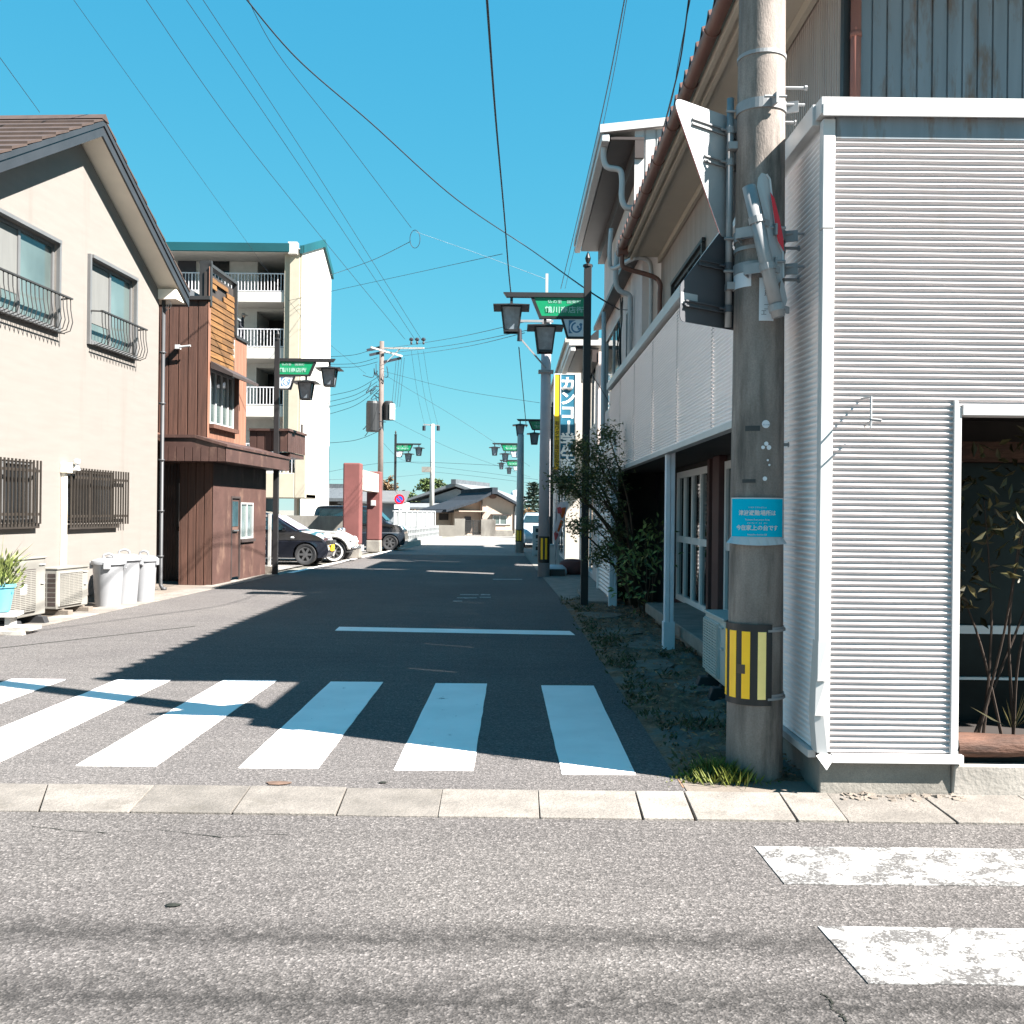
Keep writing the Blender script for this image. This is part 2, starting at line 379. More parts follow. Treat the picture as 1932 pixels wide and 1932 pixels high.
        for i in range(len(pts) - 1):
            f = (2 * i, 2 * i + 1, 2 * i + 3, 2 * i + 2)
            fs.append(f if along == 'u' else tuple(reversed(f)))
        return s.add(vs, fs, T)
    def leaf(s, p, d, w, up=None):
        """one folded leaf from p along d"""
        p, d = Vector(p), Vector(d)
        q = d.cross(up or Vector((random.gauss(0, 1), random.gauss(0, 1), random.gauss(0, 1))))
        if q.length < 1e-6: q = d.orthogonal()
        q = q.normalized() * w; nn = q.cross(d).normalized() * w * .25
        return s.add([p, p + d * .45 + q * .5 + nn, p + d, p + d * .45 - q * .5 + nn], [(0, 1, 2), (0, 2, 3)])
    def build(s, name, m, parent=None, smooth=False, bevel=0, T=None):
        me = bpy.data.meshes.new(name); me.from_pydata(s.v, [], s.f); me.validate(); me.update()
        me.materials.append(M[m] if isinstance(m, str) else m)
        if smooth: me.polygons.foreach_set('use_smooth', [True] * len(me.polygons))
        o = bpy.data.objects.new(name, me); C.objects.link(o)
        if parent: o.parent = parent
        if T: o.matrix_local = T
        if bevel:
            b = o.modifiers.new('bevel', 'BEVEL'); b.width = bevel; b.segments = 2; b.limit_method = 'ANGLE'; b.angle_limit = R(40); b.harden_normals = False
        return o
def smooth_by_angle(o, a=35):
    me = o.data
    me.polygons.foreach_set('use_smooth', [True] * len(me.polygons))
    bm = bmesh.new(); bm.from_mesh(me)
    for e in bm.edges:
        e.smooth = len(e.link_faces) == 2 and e.calc_face_angle(0) < R(a)
    bm.to_mesh(me); bm.free(); return o
def tag(o, label=None, cat=None, group=None, kind=None):
    if label: o['label'] = label
    if cat: o['category'] = cat
    if group: o['group'] = group
    if kind: o['kind'] = kind
    return o
def thing(name, loc, rz, label, cat, group=None):
    o = bpy.data.objects.new(name, None); o.empty_display_size = .2; C.objects.link(o)
    o.location = loc; o.rotation_euler = (0, 0, rz); return tag(o, label, cat, group)
def copy_tree(o, parent=None):
    c = o.copy(); C.objects.link(c)
    if parent: c.parent = parent
    for ch in list(o.children): copy_tree(ch, c)
    return c
def frame(o, u, n):                                      # plane frame: u along the wall, v up, n outward
    u = Vector(u).normalized(); n = Vector(n).normalized(); v = Vector((0, 0, 1))
    T = Matrix(((*u, 0), (*v, 0), (*n, 0), (0, 0, 0, 1))).transposed(); T.translation = Vector(o); return T
def window(par, T, u0, u1, v0, v1, mull=1, fr='alu', gl='glass_dark', fw=.045, rec=.07, bars=(), name='window'):
    f = MB(); z0, z1 = -rec - .03, -rec + .03
    f.box(u0, u0 + fw, v0, v1, z0, z1, T); f.box(u1 - fw, u1, v0, v1, z0, z1, T)
    f.box(u0 + fw, u1 - fw, v0, v0 + fw, z0, z1, T); f.box(u0 + fw, u1 - fw, v1 - fw, v1, z0, z1, T)
    for i in range(1, mull + 1):
        x = u0 + (u1 - u0) * i / (mull + 1); f.box(x - fw * .55, x + fw * .55, v0 + fw, v1 - fw, z0 + .004, z1 - .004, T)
    for b in bars: f.box(u0 + fw, u1 - fw, b - fw * .5, b + fw * .5, z0 + .006, z1 - .006, T)
    o = f.build(name, fr, par)
    MB().add([(u0 + fw, v0 + fw, -rec), (u1 - fw, v0 + fw, -rec), (u1 - fw, v1 - fw, -rec), (u0 + fw, v1 - fw, -rec)], [(0, 1, 2, 3)], T).build('pane', gl, o)
    return o
def text(body, size, m, name='lettering', parent=None, T=None, bold=0, sx=1.0, line=1.0, depth=.002, bend=None, align='CENTER', raw=False):
    cu = bpy.data.curves.new(name, 'FONT'); cu.body = body; cu.size = size; cu.align_x = align; cu.align_y = 'CENTER'
    cu.offset = bold * size; cu.space_line = line; cu.extrude = depth; cu.resolution_u = 2
    ob = bpy.data.objects.new(name, cu); C.objects.link(ob)
    dg = bpy.context.evaluated_depsgraph_get(); me = bpy.data.meshes.new_from_object(ob.evaluated_get(dg))
    bpy.data.objects.remove(ob); bpy.data.curves.remove(cu)
    for v in me.vertices:
        x, y, z = v.co; x *= sx
        if bend:
            r, a0 = bend; a = a0 + x / r; v.co = ((r + z) * math.sin(a), -(r + z) * math.cos(a), y)
        else: v.co = (x, y, z)
    me.name = name; me.materials.clear(); me.materials.append(M[m])
    o = bpy.data.objects.new(name, me); C.objects.link(o)
    if parent: o.parent = parent
    if T: o.matrix_local = T
    return o
def facing(p, u=(1, 0, 0)):                              # upright text plane at p reading along u
    u = Vector(u).normalized(); n = u.cross(Vector((0, 0, 1)))
    T = Matrix(((*u, 0), (0, 0, 1, 0), (*n, 0), (0, 0, 0, 1))).transposed(); T.translation = Vector(p); return T
def spline(P, k=8):
    P = [Vector(p) for p in P]; out = []
    for i in range(len(P) - 1):
        a = P[max(0, i - 1)]; b = P[i]; c = P[i + 1]; d = P[min(len(P) - 1, i + 2)]
        for j in range(k):
            t = j / k
            out.append(.5 * (2 * b + (c - a) * t + (2 * a - 5 * b + 4 * c - d) * t * t + (3 * b - a - 3 * c + d) * t ** 3))
    out.append(P[-1]); return out
# ------------------------------------------------------------------ ground, roads, markings
def sheet(name, pts, m, z, kind='structure', sub=0):
    mb = MB(); P = [(p[0], p[1], z) for p in pts]; tri = tessellate_polygon([[Vector(p) for p in P]])
    fs = []
    for t in tri:
        a = (Vector(P[t[1]]) - Vector(P[t[0]])).cross(Vector(P[t[2]]) - Vector(P[t[0]]))
        fs.append(tuple(t) if a.z > 0 else tuple(reversed(t)))
    mb.add(P, fs); return tag(mb.build(name, m), kind=kind)
sheet('ground', [(-900, -200), (900, -200), (900, 1800), (-900, 1800)], 'earth', -.03)
t0, t1, b0, b1 = G(0, 1480), G(1932, 1505), G(0, 1531), G(1932, 1557)
def lin(a, b, x): return a.y + (b.y - a.y) * (x - a.x) / (b.x - a.x)
XL, XR = -14, 9
sheet('cross_street', [(-60, -14), (60, -14), (60, lin(b0, b1, 60)), (-60, lin(b0, b1, -60))], 'asphalt_main', 0)
LE = [(-7.2, lin(t0, t1, -7.2)), (-6.1, 8.0), (-5.72, 11.4), (-5.2, 21.5), (-4.55, 34), (-3.9, 46), (-3.4, 55)]
RE = [(.97, lin(t0, t1, .97)), (.90, 9), (.84, 17), (.62, 26), (.45, 35.8)]
sheet('street', LE[:5] + [(.45, 34)] + RE[::-1][1:], 'asphalt_side', 0)
sheet('junction', [(-4.55, 34), LE[5], LE[6], (-3.2, 64.5), (30, 64.5), (30, 35.9), (.45, 35.9), (.45, 34)], 'asphalt_lot', 0)
sheet('parking_lot', [(-26, 22.6), (-5.62, 22.6), (-4.99, 34), (-4.35, 46), (-26, 46)], 'asphalt_lot', .004)
# gutter of concrete slabs between the two streets
mb = MB()
joints = [(-620, -640), (-430, -450), (-240, -270), (-90, -110), (110 / 1.615 * 1.615, 0)]
J = [(-560, -640), (-380, -450), (-200, -260), (-30, -85), (90 * 1.0, 72), (292, 245), (473, 436), (655, 635), (835, 826), (1015, 1018), (1198, 1212), (1290, 1312), (1470, 1505), (1560, 1600), (1735, 1805), (1920, 2010), (2100, 2200), (2290, 2410), (2480, 2610)]
def on_line(px, a, b):                                   # street point under pixel column px along line a-b
    lo, hi = -14.0, 14.0
    for _ in range(50):
        mid = (lo + hi) / 2; y = lin(a, b, mid)
        c = 966 + mid / y * F - ROLL * (-(CAM_H / y * F))
        if c - 2 * ROLL * (CAM_H / y * F) < px: lo = mid
        else: hi = mid
    return Vector((mid, lin(a, b, mid), 0))
random.seed(3)
for i in range(len(J) - 1):
    g = random.choice((.002, .003, .004, .008))
    a = on_line(J[i][0], t0, t1); b = on_line(J[i + 1][0], t0, t1); c = on_line(J[i][1], b0, b1); d = on_line(J[i + 1][1], b0, b1)
    zz = random.uniform(.005, .014); ex = Vector((g, 0, 0)); k = random.uniform(0, .012)
    mb.prism([(*(c + ex).xy, -.02), (*(d - ex).xy, -.02), (*(b - ex * .5).xy, -.02), (*(a + ex * .5).xy, -.02)], (0, 0, zz + .02))
tag(mb.build('gutter_cover', 'concrete_slab', bevel=.003), kind='structure')
sheet('gutter_bed', [(XL, lin(b0, b1, XL)), (XR, lin(b0, b1, XR)), (XR, lin(t0, t1, XR)), (XL, lin(t0, t1, XL))], 'soil', -.012)
# left footway and kerb gutter
def offs(P, dx): return [(p[0] + dx, p[1]) for p in P]
L5 = LE[:5]
sheet('footway', [(-7.9, L5[0][1]), L5[0], *L5[1:4], (-5.14, 22.6), (-8.5, 22.6), (-8.5, 12)], 'concrete_pave', .004)
mb = MB()
for i in range(4):
    a, b = L5[i], (L5[i + 1] if i < 3 else (-5.14, 22.7)); n = 1 if i == 0 else max(1, int((b[1] - a[1]) / .62))
    for k in range(n):
        p = [a[0] + (b[0] - a[0]) * k / n, a[1] + (b[1] - a[1]) * k / n]; q = [a[0] + (b[0] - a[0]) * (k + 1) / n, a[1] + (b[1] - a[1]) * (k + 1) / n - .012]
        mb.prism([(p[0], p[1], 0), (q[0], q[1], 0), (q[0] - .42, q[1], 0), (p[0] - .42, p[1], 0)], (0, 0, random.uniform(.008, .013)))
tag(mb.build('kerb', 'concrete_slab', bevel=.003), kind='structure')
# markings
mb = MB()
tops = [(-125, 1278, 0), (22, 124, 1282), (222, 323, 1283), (422, 522, 1284), (624, 723, 1287), (822, 919, 1290), (1021, 1120, 1294)]
bots = [(0, 0, 0), (-470, -318, 1442), (-165, -12, 1443), (143, 293, 1446), (450, 600, 1450), (743, 893, 1454), (1060, 1200, 1462)]
for (a, b, y), (c, d, y2) in list(zip(tops, bots))[1:] + [((-180, -78, 1280), (-780, -628, 1441))]:
    P = [G(c, y2 - (d - c) * .004), G(d, y2 + (d - c) * .004), G(b, y + .4), G(a, y - .4)]
    # slightly ragged edges
    ring = []
    for i in range(4):
        p, q = P[i], P[(i + 1) % 4]; n = 14
        for k in range(n):
            r = p.lerp(q, k / n)
            if k: r = r + Vector((random.gauss(0, .0016), random.gauss(0, .0016), 0))
            ring.append((r.x, r.y, .0006))
    mb.prism(ring, (0, 0, .0034))
tag(mb.build('crosswalk_marking', 'paint_fresh'), kind='structure')
mb = MB()
for A in ([(1423, 1598), (1480, 1669), (2400, 1676), (2250, 1606)], [(1543, 1749), (1638, 1857), (2600, 1868), (2400, 1760)], [(1700, 1980), (1860, 2160), (2900, 2180), (2600, 1995)]):
    P = [G(*p) for p in A]; mb.prism([(p.x, p.y, .0006) for p in P], (0, 0, .0034))
tag(mb.build('crosswalk_marking', 'paint_worn'), kind='structure')
P = [G(632, 1190), G(1085, 1198.5), G(1075, 1191), G(640, 1183)]
tag(MB().prism([(p.x, p.y, .0006) for p in P], (0, 0, .0034)).build('stop_line', 'paint_fresh'), kind='structure')
mb = MB()
for q in ((868, 903, 1123), (862, 900, 1129), (855, 872, 1135), (907, 925, 1123), (905, 926, 1128), (930, 985, 1094)):
    P = [G(q[0], q[2]), G(q[1], q[2] + .3), G(q[1], q[2] - 1.4), G(q[0], q[2] - 1.7)]
    mb.prism([(p.x, p.y, .0006) for p in P], (0, 0, .0034))
tag(mb.build('road_lettering', 'paint_faint'), kind='structure')
mb = MB()
for i in range(3, 6):
    a, b = LE[i], LE[i + 1]
    if i == 3: a = (-5.1, 23.4)
    mb.prism([(a[0] + .12, a[1], .006), (b[0] + .12, b[1], .006), (b[0] - .03, b[1], .006), (a[0] - .03, a[1], .006)][::-1], (0, 0, .002))
tag(mb.build('edge_line', 'paint_fresh'), kind='structure')
for nm, P in (('asphalt_crack', [(1550, 1876), (1566, 1890), (1572, 1905), (1590, 1918), (1604, 1945)]), ('asphalt_crack', [(60, 1560), (180, 1572), (300, 1566), (420, 1580), (560, 1574)])):
    rq = random.Random(4); L = []
    for i in range(len(P) - 1):
        for k in range(7):
            s = k / 7; g = G(P[i][0] * (1 - s) + P[i + 1][0] * s, P[i][1] * (1 - s) + P[i + 1][1] * s); L.append(g + Vector((rq.gauss(0, .006), rq.gauss(0, .006), .003)))
    mb = MB(); wd = [rq.uniform(.0012, .0045) for _ in L]
    mb.add([p + Vector((-w_, -w_ * .6, 0)) for p, w_ in zip(L, wd)] + [p + Vector((w_, w_ * .6, 0)) for p, w_ in zip(L, wd)], [(i, i + 1, len(L) + i + 1, len(L) + i) for i in range(len(L) - 1)])
    tag(mb.build(nm, 'leaf_dead'), kind='structure')
tag(MB().add([(-5.4, 10.2, .003), (-3.9, 12.6, .003), (-3.87, 12.6, .003), (-5.37, 10.2, .003)], [(0, 3, 2, 1)]).build('asphalt_seam', 'leaf_dead'), kind='structure')
# weedy verge on the shaded side
mb = MB(); nx, ny = 26, 90; random.seed(5)
hh = {}
for j in range(ny + 1):
    for i in range(nx + 1):
        x = .92 + (2.5 - .92) * i / nx; y = 5.42 + 11.6 * j / ny
        e = .0 if i in (0, nx) or j < 2 else max(0, random.gauss(.022, .018)) * min(1, i / 4)
        mb.v.append((x - .006 * (y - 5.4) * (1 - i / nx) * 1.2, y, .002 + e))
for j in range(ny):
    for i in range(nx): mb.f.append((j * (nx + 1) + i, j * (nx + 1) + i + 1, (j + 1) * (nx + 1) + i + 1, (j + 1) * (nx + 1) + i))
tag(mb.build('verge', 'soil', smooth=True), kind='structure')
sheet('verge_edge', [(.93, 5.05), (1.75, 5.0), (1.75, 5.6), (.93, 5.6)], 'concrete_pave', .004)
sheet('shop_apron', [(.84, 17.0), (2.6, 17.0), (2.6, 36), (.45, 35.8), (.62, 26)], 'concrete', .008)

# ------------------------------------------------------------------ corner building on the right
OFF = None
def root_at(name, x, y, label, cat, group=None):
    global OFF
    r = thing(name, (x, y, 0), 0, label, cat, group); OFF = Vector((-x, -y, 0)); return r
def part(mb, name, m, par, **k):
    o = mb.build(name, m, par, **k)
    if par is None or par.parent is None: o.location = OFF
    return o
XS, YF = 1.60, 5.30
r1 = root_at('corner_building', XS, YF, 'corrugated white metal corner shop with brown tiled upper storey behind the concrete utility pole', 'building')
TF = frame((0, YF, 0), (1, 0, 0), (0, -1, 0))            # front plane, u = world x
DX, DT, ZB, ZT = 2.275, 2.02, .225, 3.40
mb = MB(); P = .0298
mb.ribs(TF, XS + .03, DX, ZB, DT, P, .0098); mb.ribs(TF, XS + .03, 4.4, DT, ZT, P, .0098)
smf = part(mb, 'front_cladding', 'corr_white', r1, smooth=True)
TS = frame((XS, 0, 0), (0, -1, 0), (-1, 0, 0))           # street-side plane, u = -y
mb = MB(); mb.ribs(TS, -6.45, -YF - .03, ZB, ZT + .05, P, .0105); part(mb, 'side_cladding', 'corr_shaded', r1, smooth=True)
mb = MB(); 
for k in range(6):
    a, b = -6.45 - (17.0 - 6.45) * (k + 1) / 6, -6.45 - (17.0 - 6.45) * k / 6 - .012
    mb.ribs(TS, a, b, 2.13, ZT + .05, P, .0105)
part(mb, 'fascia_cladding', 'corr_shaded', r1, smooth=True)
for k in range(1, 6):
    mb = MB(); u = -6.45 - (17.0 - 6.45) * k / 6
    pts = [(u - .006 + .004 * math.sin(z * 210), z, .0085 + .007 * math.sin(2 * math.pi * z / P)) for z in [2.14 + i * .0075 for i in range(172)]]
    mb.tube([TS @ Vector(p) for p in pts], .0022, 4); part(mb, 'seam', 'sign_back_dark', r1)
mb = MB()
mb.box(XS - .035, 4.4, YF - .045, YF + .06, 3.515, 3.60); mb.box(XS - .028, 3.0, YF - .052, YF - .045, 3.50, 3.565); mb.box(3.01, 4.4, YF - .050, YF - .045, 3.505, 3.57)
mb.box(XS - .05, XS + .05, YF + .06, 17.02, 3.49, 3.60); part(mb, 'coping', 'corr_trim', r1, bevel=.004)
mb = MB(); mb.box(XS + .054, 4.4, YF - .009, YF + .03, ZT, 3.514); part(mb, 'head_flashing', 'siding_blue', r1)
mb = MB(); mb.box(XS - .012, XS + .052, YF - .014, YF + .05, ZB + .002, 2.93); mb.box(XS - .014, XS + .050, YF - .012, YF + .05, 2.934, 3.50)
part(mb, 'corner_trim', 'corr_trim', r1, bevel=.004)
# buckled lower corner
mb = MB(); pr = [(XS - .014, ZB), (XS - .03, .42), (XS - .022, .60), (XS - .012, .80)]
for i in range(3):
    (a, z0), (b, z1) = pr[i], pr[i + 1]
    mb.add([(a, YF - .02 - .012 * i, z0), (a + .05, YF - .035, z0), (b + .045, YF - .03, z1), (b, YF - .016, z1)], [(0, 1, 2, 3)])
    mb.add([(a, YF - .02 - .012 * i, z0), (b, YF - .016, z1), (b, YF + .08, z1), (a, YF + .08, z0)], [(0, 1, 2, 3)])
part(mb, 'dented_trim', 'corr_trim', r1)
mb = MB(); mb.box(DX, DX + .022, YF - .02, YF + .1, ZB - .02, DT + .03); mb.box(DX + .024, DX + .045, YF - .008, YF + .1, ZB - .02, DT); mb.box(DX + .047, 4.4, YF - .016, YF + .1, DT - .045, DT + .012)
part(mb, 'door_trim', 'corr_trim', r1, bevel=.003)
mb = MB(); mb.box(XS + .06, DX + .06, YF - .04, YF + .02, ZB - .045, ZB - .002)
mb.add([(XS - .03, YF - .06, ZB - .005), (XS + .02, YF - .075, ZB - .075), (XS + .075, YF - .045, ZB - .01), (XS + .02, YF, ZB)], [(0, 1, 2), (0, 2, 3)])
mb.box(XS - .04, XS + .0, YF + .05, 6.45, ZB - .04, ZB - .002); part(mb, 'bottom_flashing', 'corr_trim', r1)
mb = MB(); mb.box(XS + .01, DX + .02, YF + .012, YF + .3, -.02, ZB - .03); mb.box(XS + .012, XS + .3, YF + .3, 6.44, -.02, ZB - .03); part(mb, 'plinth', 'concrete', r1, bevel=.008)
mb = MB(); mb.box(XS + .02, 4.4, YF + .05, YF + .9, 3.44, 3.47); mb.box(XS + .02, 2.25, YF + .9, 17.0, 3.44, 3.47); part(mb, 'flat_roof', 'roof_grey', r1)
mb = MB(); mb.box(XS - .03, XS + .05, 6.46, 17.02, 2.07, 2.125); part(mb, 'fascia_trim', 'corr_trim', r1, bevel=.004)
mb = MB(); mb.box(XS + .05, 2.36, 6.46, 16.9, 2.10, 2.13); part(mb, 'porch_soffit', 'porch_dark', r1)
# recessed entrance on the front
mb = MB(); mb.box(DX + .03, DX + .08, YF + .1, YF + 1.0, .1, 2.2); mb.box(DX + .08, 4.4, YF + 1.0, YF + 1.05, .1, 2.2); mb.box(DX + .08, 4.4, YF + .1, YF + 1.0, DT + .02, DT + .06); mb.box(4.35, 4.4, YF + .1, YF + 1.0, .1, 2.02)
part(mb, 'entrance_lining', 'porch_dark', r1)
mb = MB(); mb.box(DX + .30, DX + .42, YF + .86, YF + .98, .1, 2.0); part(mb, 'entrance_post', 'maroon', r1)
mb = MB(); mb.box(DX + .30, 4.3, YF + .80, YF + .86, 1.78, 1.90); part(mb, 'entrance_beam', 'log', r1)
window_T = frame((0, YF + 1.0, 0), (1, 0, 0), (0, -1, 0))
MBx = MB(); MBx.box(DX + .43, 4.3, YF + .93, YF + .97, .74, .79); MBx.box(DX + .43, 4.3, YF + .93, YF + .97, .46, .475); wf = part(MBx, 'glass_door', 'sash_white', r1)
g_ = MB().add([(DX + .43, YF + .96, .14), (4.3, YF + .96, .14), (4.3, YF + .96, 1.78), (DX + .43, YF + .96, 1.78)], [(0, 1, 2, 3)]).build('pane', 'glass_dim', wf)
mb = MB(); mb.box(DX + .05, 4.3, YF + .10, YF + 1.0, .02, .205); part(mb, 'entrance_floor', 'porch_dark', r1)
mb = MB(); rq = random.Random(2); vs = []; fs = []
for i in range(25):
    x = DX + .05 + i * .085
    for k in range(10):
        a = 2 * math.pi * k / 10; r_ = .072 * (1 + .10 * math.sin(i * .7 + k) + rq.uniform(-.07, .07)); vs.append((x, YF + .06 + r_ * 1.1 * math.cos(a), .255 + r_ * math.sin(a) * (.9 if math.sin(a) > 0 else .75)))
for i in range(24):
    for k in range(10): fs.append((i * 10 + k, i * 10 + (k + 1) % 10, i * 10 + 10 + (k + 1) % 10, i * 10 + 10 + k))
mb.add(vs, fs)
part(mb, 'sill_log', 'log', r1, smooth=True)
# upper storey
XW, YU, ZE, XE, YE = 2.19, 6.84, 5.28, 1.62, 15.3
TW = frame((XW, 0, 0), (0, -1, 0), (-1, 0, 0))
W1 = (-14.0, -11.8, 3.6, 4.57)
mb = MB()
mb.ribs(TW, -YE, W1[0], 3.4, ZE, .055, .012, 'v', .35); mb.ribs(TW, W1[1], -YU, 3.4, ZE, .055, .012, 'v', .35); mb.ribs(TW, W1[0], W1[1], W1[3], ZE, .055, .012, 'v', .35)
part(mb, 'upper_side_wall', 'siding_taupe', r1)
o = window(r1, TW, *W1, mull=1, fr='iron_dark', gl='glass_bluish', rec=.02); o.location = OFF
mb = MB(); mb.box(XW - .05, XW - .01, 11.72, 14.08, 4.575, 4.62); mb.box(XW - .05, XW - .01, 14.0, 14.06, 3.5, 4.57); mb.box(XW - .05, XW - .01, 11.74, 11.8, 3.5, 4.57); part(mb, 'window_surround', 'iron_dark', r1)
TU = frame((0, YU, 0), (1, 0, 0), (0, -1, 0))
mb = MB(); mb.ribs(TU, XW + .085, 5.2, 3.4, 5.3, .102, .014, 'v', .14); part(mb, 'upper_front_wall', 'siding_blue', r1)
mb = MB(); mb.box(XW - .012, XW + .08, YU - .01, YU + .06, 3.4, ZE); part(mb, 'corner_board', 'iron_dark', r1)
mb = MB(); mb.tube([(2.245, YU - .05, 3.45), (2.245, YU - .05, 5.3)], .034, 12); mb.tube([(2.245, YU - .05, 4.62), (2.245, YU - .05, 4.66)], .038, 12)
part(mb, 'downpipe', 'gutter_red', r1, smooth=True)
mb = MB(); mb.box(XE + .06, XW, YU - .62, YE, ZE, ZE + .03); mb.box(XW, 5.2, YU - .62, YU - .02, ZE + .02, ZE + .05); part(mb, 'soffit', 'soffit', r1)
mb = MB(); mb.box(XW - .055, XW - .012, YU - .02, YE, ZE - .09, ZE - .002); mb.box(XE + .02, XE + .06, YU - .62, YE, ZE - .03, ZE + .12); mb.box(XE + .10, XE + .14, YU - .62, YE, ZE - .045, ZE - .002); part(mb, 'eave_board', 'soffit', r1)
mb = MB()
gp = [(.062 * math.cos(a), .062 * math.sin(a)) for a in [R(180) + R(180) * i / 10 for i in range(11)]]
vs = []; fs = []; ys = [YU - .66 + (YE - YU + .66) * i / 9 for i in range(10)]
for y in ys:
    for q in (1, .93):
        vs += [(XE - .055 + a * q, y, ZE + .06 + b * q) for a, b in gp]
for i in range(9):
    o_ = i * 22
    for j in range(10):
        fs.append((o_ + j, o_ + j + 1, o_ + 22 + j + 1, o_ + 22 + j)); fs.append((o_ + 11 + j + 1, o_ + 11 + j, o_ + 33 + j, o_ + 33 + j + 1))
mb.add(vs, fs)
for y in ys[1:9]:
    mb.tube([(XE - .055 + a * 1.06, y, ZE + .06 + b * 1.06) for a, b in gp], .006, 5)
mb.lathe([(0, 0), (.062, 0), (.062, .01), (0, .01)], n=16, T=Matrix.Translation((XE - .055, YE, ZE + .06)) @ Matrix.Rotation(R(90), 4, 'X'))
part(mb, 'gutter', 'gutter_brown', r1, smooth=True)
mb = MB(); nt_ = 33; T_ = .30                              # tiled roof, wavy across, stepped up the slope
a0 = YU - .66; rows = 9
for rr in range(rows):
    x0, x1 = XE - .10 + rr * .42, XE - .10 + (rr + 1) * .42 + .06
    z0, z1 = ZE + .10 + rr * .42 * .45 + .03, ZE + .10 + (rr + 1) * .42 * .45 + .012
    vs = []; n = nt_ * 8
    for i in range(n + 1):
        y = a0 + (YE - a0) * i / n; wv = .032 * math.sin(2 * math.pi * i / 8) + (.028 if i % 8 in (1, 2) else 0)
        vs += [(x0, y, z0 + wv - .035), (x0, y, z0 + wv), (x1, y, z1 + wv)]
    fs = []
    for i in range(n):
        k = 3 * i; fs += [(k, k + 1, k + 4, k + 3), (k + 1, k + 2, k + 5, k + 4)]
    mb.add(vs, fs)
part(mb, 'tiled_roof', 'tile_brown', r1)
mb = MB(); mb.box(XE - .12, XE + .03, YE - .42, YE - .28, ZE - .07, ZE + .09); part(mb, 'rainwater_hopper', 'gutter_brown', r1, bevel=.01)
mb = MB(); mb.tube(spline([(XE - .05, YE - .35, ZE - .05), (XE - .05, YE - .35, ZE - .2), (XE + .02, YE - .35, ZE - .26), (XW - .16, YE - .3, ZE - .36), (XW - .06, YE - .3, ZE - .46), (XW - .06, YE - .3, ZE - .6)], 6) + [(XW - .06, YE - .3, 3.4)], .035, 10)
part(mb, 'downpipe', 'gutter_brown', r1, smooth=True)
# shaded shop front under the fascia
XG = 2.36; TG = frame((XG, 0, 0), (0, -1, 0), (-1, 0, 0))
H1, H2 = (-14.5, -12.1, .25, 2.03), (-11.25, -9.2, .25, 2.03)
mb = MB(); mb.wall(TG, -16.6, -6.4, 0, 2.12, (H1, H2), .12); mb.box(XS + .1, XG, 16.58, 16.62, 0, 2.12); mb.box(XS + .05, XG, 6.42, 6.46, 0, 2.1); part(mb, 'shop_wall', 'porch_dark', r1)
mb = MB(); mb.box(XG - .06, XG, 11.98, 12.1, .12, 2.1); mb.box(XG - .09, XG + .0, 11.26, 11.62, .12, 2.1); mb.box(XG - .03, XG, 9.0, 15.0, .10, .24); part(mb, 'pillar', 'maroon', r1, bevel=.006)
for h, n in ((H1, 3), (H2, 2)):
    o = window(r1, TG, *h, mull=n, fr='sash_white', gl='glass_dark', fw=.085, rec=.0, bars=(1.10,), name='sliding_door'); o.location = OFF
for x, y, wd in ((1.655, 10.75, .095), (1.56, 15.75, .10)):
    mb = MB(); mb.box(x - wd / 2, x, y - .05, y + .05, .30, 2.10); mb.box(x + .003, x + wd / 2, y - .046, y + .05, .30, 2.10); mb.box(x - wd / 2 - .012, x + wd / 2 + .012, y - .06, y + .06, 0, .32); part(mb, 'porch_post', 'post_paint', r1, bevel=.004)
mb = MB(); mb.box(1.78, 2.33, 9.2, 13.6, .14, .27); mb.box(1.9, 2.33, 9.3, 13.5, 0, .14); part(mb, 'porch_step', 'concrete', r1, bevel=.012)
mb = MB(); mb.tube([(1.80, YF - .008, 2.055), (1.803, YF - .14, 2.05), (1.80, YF - .15, 1.93), (1.803, YF - .05, 1.91)], .006, 6); mb.tube([(1.80, YF - .15, 1.935), (1.85, YF - .16, 1.93)], .008, 6); mb.tube([(1.803, YF - .15, 1.94), (1.795, YF - .16, 1.89)], .005, 6); part(mb, 'wall_hook', 'galv', r1)
# ramp in front of the entrance and rubble at the plinth
mb = MB(); mb.prism([(DX + .02, YF + .25, .0), (DX + .02, YF + .04, .17), (DX + .02, YF - .02, .17), (DX + .02, lin(t0, t1, 2.3) + .0, .012), (DX + .02, lin(t0, t1, 2.3), 0)], (2.4, 0, 0)); tag(mb.build('entrance_ramp', 'concrete_light', bevel=.01), kind='structure')
mb = MB(); random.seed(11)
for k in range(170):
    x = random.uniform(XS + .1, DX + .08); y = YF - random.uniform(-.01, .12); s = random.choice((.006, .009, .012, .018, .026)) * random.uniform(.8, 1.2)
    T = Matrix.Translation((x, y, s * .2)) @ Matrix.Rotation(random.uniform(0, 6), 4, 'Z') @ Matrix.Rotation(random.uniform(-.5, .5), 4, 'X')
    mb.add([(random.uniform(.7, 1.1) * s * math.cos(a), random.uniform(.6, 1) * s * math.sin(a), zq * s) for zq in (-.4, .35) for a in (.2, 1.4, 2.7, 3.9, 5.1)], [(4, 3, 2, 1, 0), (5, 6, 7, 8, 9)] + [(i, (i + 1) % 5, 5 + (i + 1) % 5, 5 + i) for i in range(5)], T)
tag(mb.build('rubble', 'concrete_pave', bevel=.006), 'broken concrete rubble along the foot of the corrugated corner shop', 'rubble', kind='stuff')

